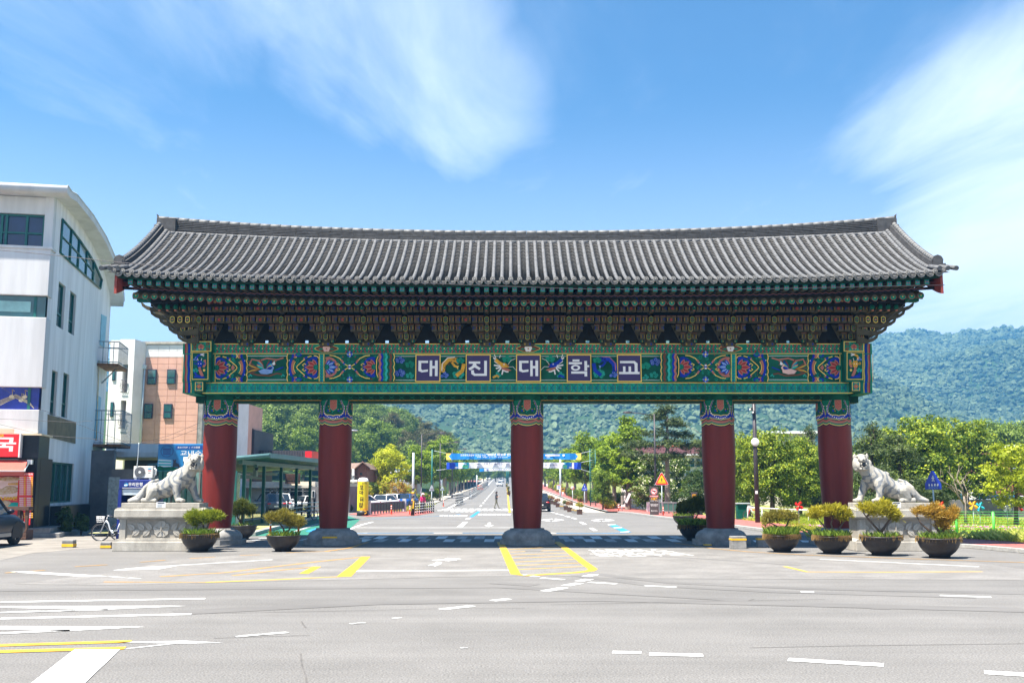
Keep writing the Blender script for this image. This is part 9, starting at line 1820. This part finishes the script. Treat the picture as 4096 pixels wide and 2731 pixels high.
# ---------- hills: terrain, wooded near hill, mountain forest
def vnoise(x,y,s,sd):
    r=np.random.default_rng(sd); T=r.uniform(0,1,(64,64)); X=x/s;Y=y/s; i=np.floor(X).astype(int);j=np.floor(Y).astype(int); u=X-i;v=Y-j; u=u*u*(3-2*u);v=v*v*(3-2*v); g=lambda a,c:T[a%64,c%64]
    return g(i,j)*(1-u)*(1-v)+g(i+1,j)*u*(1-v)+g(i,j+1)*(1-u)*v+g(i+1,j+1)*u*v
RX=[-900,-520,-330,-120,60,240,470,560,640,760,1100]; RZ=[150,165,178,190,196,200,206,222,219,228,236]
def zmt(x,y):
    "mountain: ridge at 1500 m with spurs running down towards the valley"
    ridge=np.interp(x*1500/np.maximum(y,400),RX,RZ); t=np.clip((y-620)/880,0,1.25); prof=np.where(t<=1,t**1.25,1-(t-1)*1.2)
    spur=(vnoise(x+.25*y,y,230,1)-.5)*150*np.sin(np.pi*np.clip(t,0,1))+(vnoise(x-.2*y,y,90,2)-.5)*30*np.sin(np.pi*np.clip(t,0,1))
    front=70*np.exp(-((x-95)/150)**2-((y-850)/190)**2)+22*np.exp(-((x+330)/170)**2-((y-800)/150)**2)
    return 10+ridge*prof*.985+spur*.8+front+(vnoise(x,y,30,3)-.5)*7*np.clip(t*6,0,1)-12*(t<=0)
xs_=np.linspace(-900,950,150); ys_=np.linspace(600,1800,90); XX,YY=np.meshgrid(xs_,ys_); ZZ=zmt(XX,YY); nx_g=len(xs_); me=bpy.data.meshes.new('mountain'); vs=np.stack([XX,YY,ZZ],-1).reshape(-1,3); me.from_pydata(vs.tolist(),[],[(j*nx_g+i,j*nx_g+i+1,(j+1)*nx_g+i+1,(j+1)*nx_g+i) for j in range(len(ys_)-1) for i in range(nx_g-1)]); mat('forest_floor',(.02,.05,.012),.95,.3,.02,obj=False); me.materials.append(MATS['forest_floor']); me.polygons.foreach_set('use_smooth',[True]*len(me.polygons)); link('mountain',me,None,kind='structure')
lm('lf_mountain',(.012,.040,.020),(.125,.175,.085),.1,.7); [x for x in MATS['lf_mountain'].node_tree.nodes if x.type=='ATTRIBUTE'][0].attribute_type='INSTANCER'
def far_crown(sd):
    "dented tree crown a metre in radius"
    r_=np.random.default_rng(sd); b=MB(); rings=((.8,-.1,8),(1.,.3,9),(.78,.7,8),(.42,1.0,6)); V=[]
    for R_,z,k in rings: V.append([(R_*q*math.cos(a),R_*q*math.sin(a),z+r_.uniform(-.18,.18)) for a,q in zip(np.arange(k)*2*np.pi/k+r_.uniform(0,1),r_.uniform(.55,1.3,k))])
    o=[0]; vs=[]
    for r in V: vs+=r; o.append(len(vs))
    vs.append((0,0,1.12)); fs=[]
    for a in range(3):
        ka,kc=len(V[a]),len(V[a+1]); 
        for i in range(max(ka,kc)):
            m=max(ka,kc); A=lambda t:o[a]+int(t*ka/m)%ka; C=lambda t:o[a+1]+int(t*kc/m)%kc
            f=[A(i),A(i+1),C(i+1),C(i)]; f=[q for n_,q in enumerate(f) if q not in f[:n_]]
            if len(f)>2: fs.append(tuple(f))
    fs+=[(o[3]+i,o[3]+(i+1)%len(V[3]),len(vs)-1) for i in range(len(V[3]))]; b.add(vs,fs,'lf_mountain',False); return b.mesh('far_crown')
def scatter_stuff(name,pts,s,v,me):
    "countless far crowns: one object, one crown per point"
    pm=bpy.data.meshes.new(name); pm.vertices.add(len(pts)); pm.vertices.foreach_set('co',pts.astype(np.float32).ravel()); setattr_v(pm,v); at=pm.attributes.new('s','FLOAT_VECTOR','POINT'); at.data.foreach_set('vector',s.astype(np.float32).ravel()); src=bpy.data.objects.new('far_crown',me); g=bpy.data.node_groups.new(name,'GeometryNodeTree'); g.interface.new_socket('Geometry',in_out='INPUT',socket_type='NodeSocketGeometry'); g.interface.new_socket('Geometry',in_out='OUTPUT',socket_type='NodeSocketGeometry'); N_=g.nodes.new; k=g.links.new
    gi=N_('NodeGroupInput'); go=N_('NodeGroupOutput'); ip=N_('GeometryNodeInstanceOnPoints'); oi=N_('GeometryNodeObjectInfo'); oi.inputs[0].default_value=src; na=N_('GeometryNodeInputNamedAttribute'); na.data_type='FLOAT_VECTOR'; na.inputs[0].default_value='s'; rv=N_('FunctionNodeRandomValue'); rv.data_type='FLOAT_VECTOR'; rv.inputs[0].default_value=(-.12,-.12,0); rv.inputs[1].default_value=(.12,.12,6.28)
    k(gi.outputs[0],ip.inputs['Points']); k(oi.outputs['Geometry'],ip.inputs['Instance']); k(na.outputs[0],ip.inputs['Scale']); k(rv.outputs[0],ip.inputs['Rotation']); k(ip.outputs[0],go.inputs[0]); o=link(name,pm,None,kind='stuff'); o.modifiers.new('scatter','NODES').node_group=g; return o
n=110000; y=np.sqrt(rg.uniform(610**2,1530**2,n)); x=rg.uniform(-1,1,n)*y*.55; z=zmt(x,y); rad=np.clip(np.exp(rg.normal(.85,.36,n)),1.5,5.2)*(.42+.5*y/1000); keep=vnoise(x+.3*z,y,26,12)+rg.normal(0,.12,n)>.13; x,y,z,rad=x[keep],y[keep],z[keep],rad[keep]; n=len(x); v=np.clip(-.12+.55*vnoise(x,y,140,6)+.35*vnoise(x,y,38,5)+.25*vnoise(x,y,330,9)+rg.normal(0,.24,n),0,1)
for q in range(3): scatter_stuff('mountain_forest',np.c_[x,y,z-.8][q::3],np.c_[rad,rad,rad*rg.uniform(.9,1.6,n)][q::3],v[q::3],far_crown(q))
# near wooded hill left of the road: leafy crowns in their hundreds
def zhill(x,y): return np.maximum(0,np.interp(x,[-260,-150,-95,-60,-28,-14],[30,30,26,22,11,4]))*np.clip((y-170)/90,0,1)
b=MB(); xs2=np.linspace(-320,-12,24); ys2=np.linspace(165,420,16); b.add([(X_,Y_,float(zhill(X_,Y_))-.3+hz_(Y_)*.3) for Y_ in ys2 for X_ in xs2],[(j*24+i,j*24+i+1,(j+1)*24+i+1,(j+1)*24+i) for j in range(15) for i in range(23)],'forest_floor',True); b.build('hill',kind='structure')
HGp='trees on the wooded hill'; kinds=['round','round_b','round_b','round']
g=random.Random(11); spots=[]
for i in range(400):
    px=g.uniform(900,1960); Yq=g.uniform(190,330); X_=P(px,1900,Yq)[0]
    if X_>-16-.02*(Yq-190) or any((X_-a)**2+(Yq-c)**2<46 for a,c in spots): continue
    spots.append((X_,Yq))
spots.sort(key=lambda s:s[1]); 
for i,(X_,Yq) in enumerate(spots[:95]):
    px=2048+F*X_/Yq; pine=1560<px<1800 and g.random()<.55 and Yq>215; k='pinehill' if pine else kinds[i%4]; cr,tk=TR[k]; s=g.uniform(.95,1.35); t=thing('pine_tree' if pine else 'broadleaf_tree','brownish pine in the wood on the hill above the parking lot' if pine else 'round green broadleaf tree in the wood on the hill above the parking lot','tree',(X_,Yq,float(zhill(X_,Yq))-.8+hz_(Yq)*.3),g.uniform(0,6),HGp+(' (pines)' if pine else '')); t.scale=(s,s,s); link('crown',cr,t); link('trunk',tk,t)
# woods beyond the flats on the far side and filling between the rows
for lab,gp,spots_ in [('leafy tree in the wood beyond the brick flats','trees beyond the brick flats',[(3935+i*29+(i%3)*8,128+(i%4)*7,1668+(i%3)*12) for i in range(8)]),('pale tree top showing just right of the pine, behind the fourth column','distant tree tops',[(2880,120,1760)]),('pale tree top showing behind the fifth column shaft','distant tree tops',[(3310,120,1748)]),('pale tree top between the fifth column and the pointed pine','distant tree tops',[(3420,110,1770)]),('dark green tree in the distant stand behind the banners','trees behind the banners',[(1935+i*16,430+(i%3)*40,1848+(i%3)*8) for i in range(7)]+[(2180+i*22,320,1800+(i%2)*10) for i in range(4)])]:
    for i,(px,Yq,tp) in enumerate(spots_): tree(('round_b','round')[i%2],px,0,0,lab,Y=Yq,top=tp,rz=i*1.3,group=gp,name='broadleaf_tree')
# the air between here and the mountain
hzm=bpy.data.materials.new('haze'); hzm.use_nodes=True; t_=hzm.node_tree; t_.nodes.clear(); o_=t_.nodes.new('ShaderNodeOutputMaterial'); v_=t_.nodes.new('ShaderNodeVolumePrincipled'); v_.inputs['Color'].default_value=(.15,.50,1,1); v_.inputs['Density'].default_value=.00043; v_.inputs['Anisotropy'].default_value=.25; t_.links.new(v_.outputs[0],o_.inputs['Volume']); MATS['haze']=hzm
b=MB(); b.bx(-1600,1600,-120,2700,-16,300,'haze'); b.build('haze',kind='stuff')
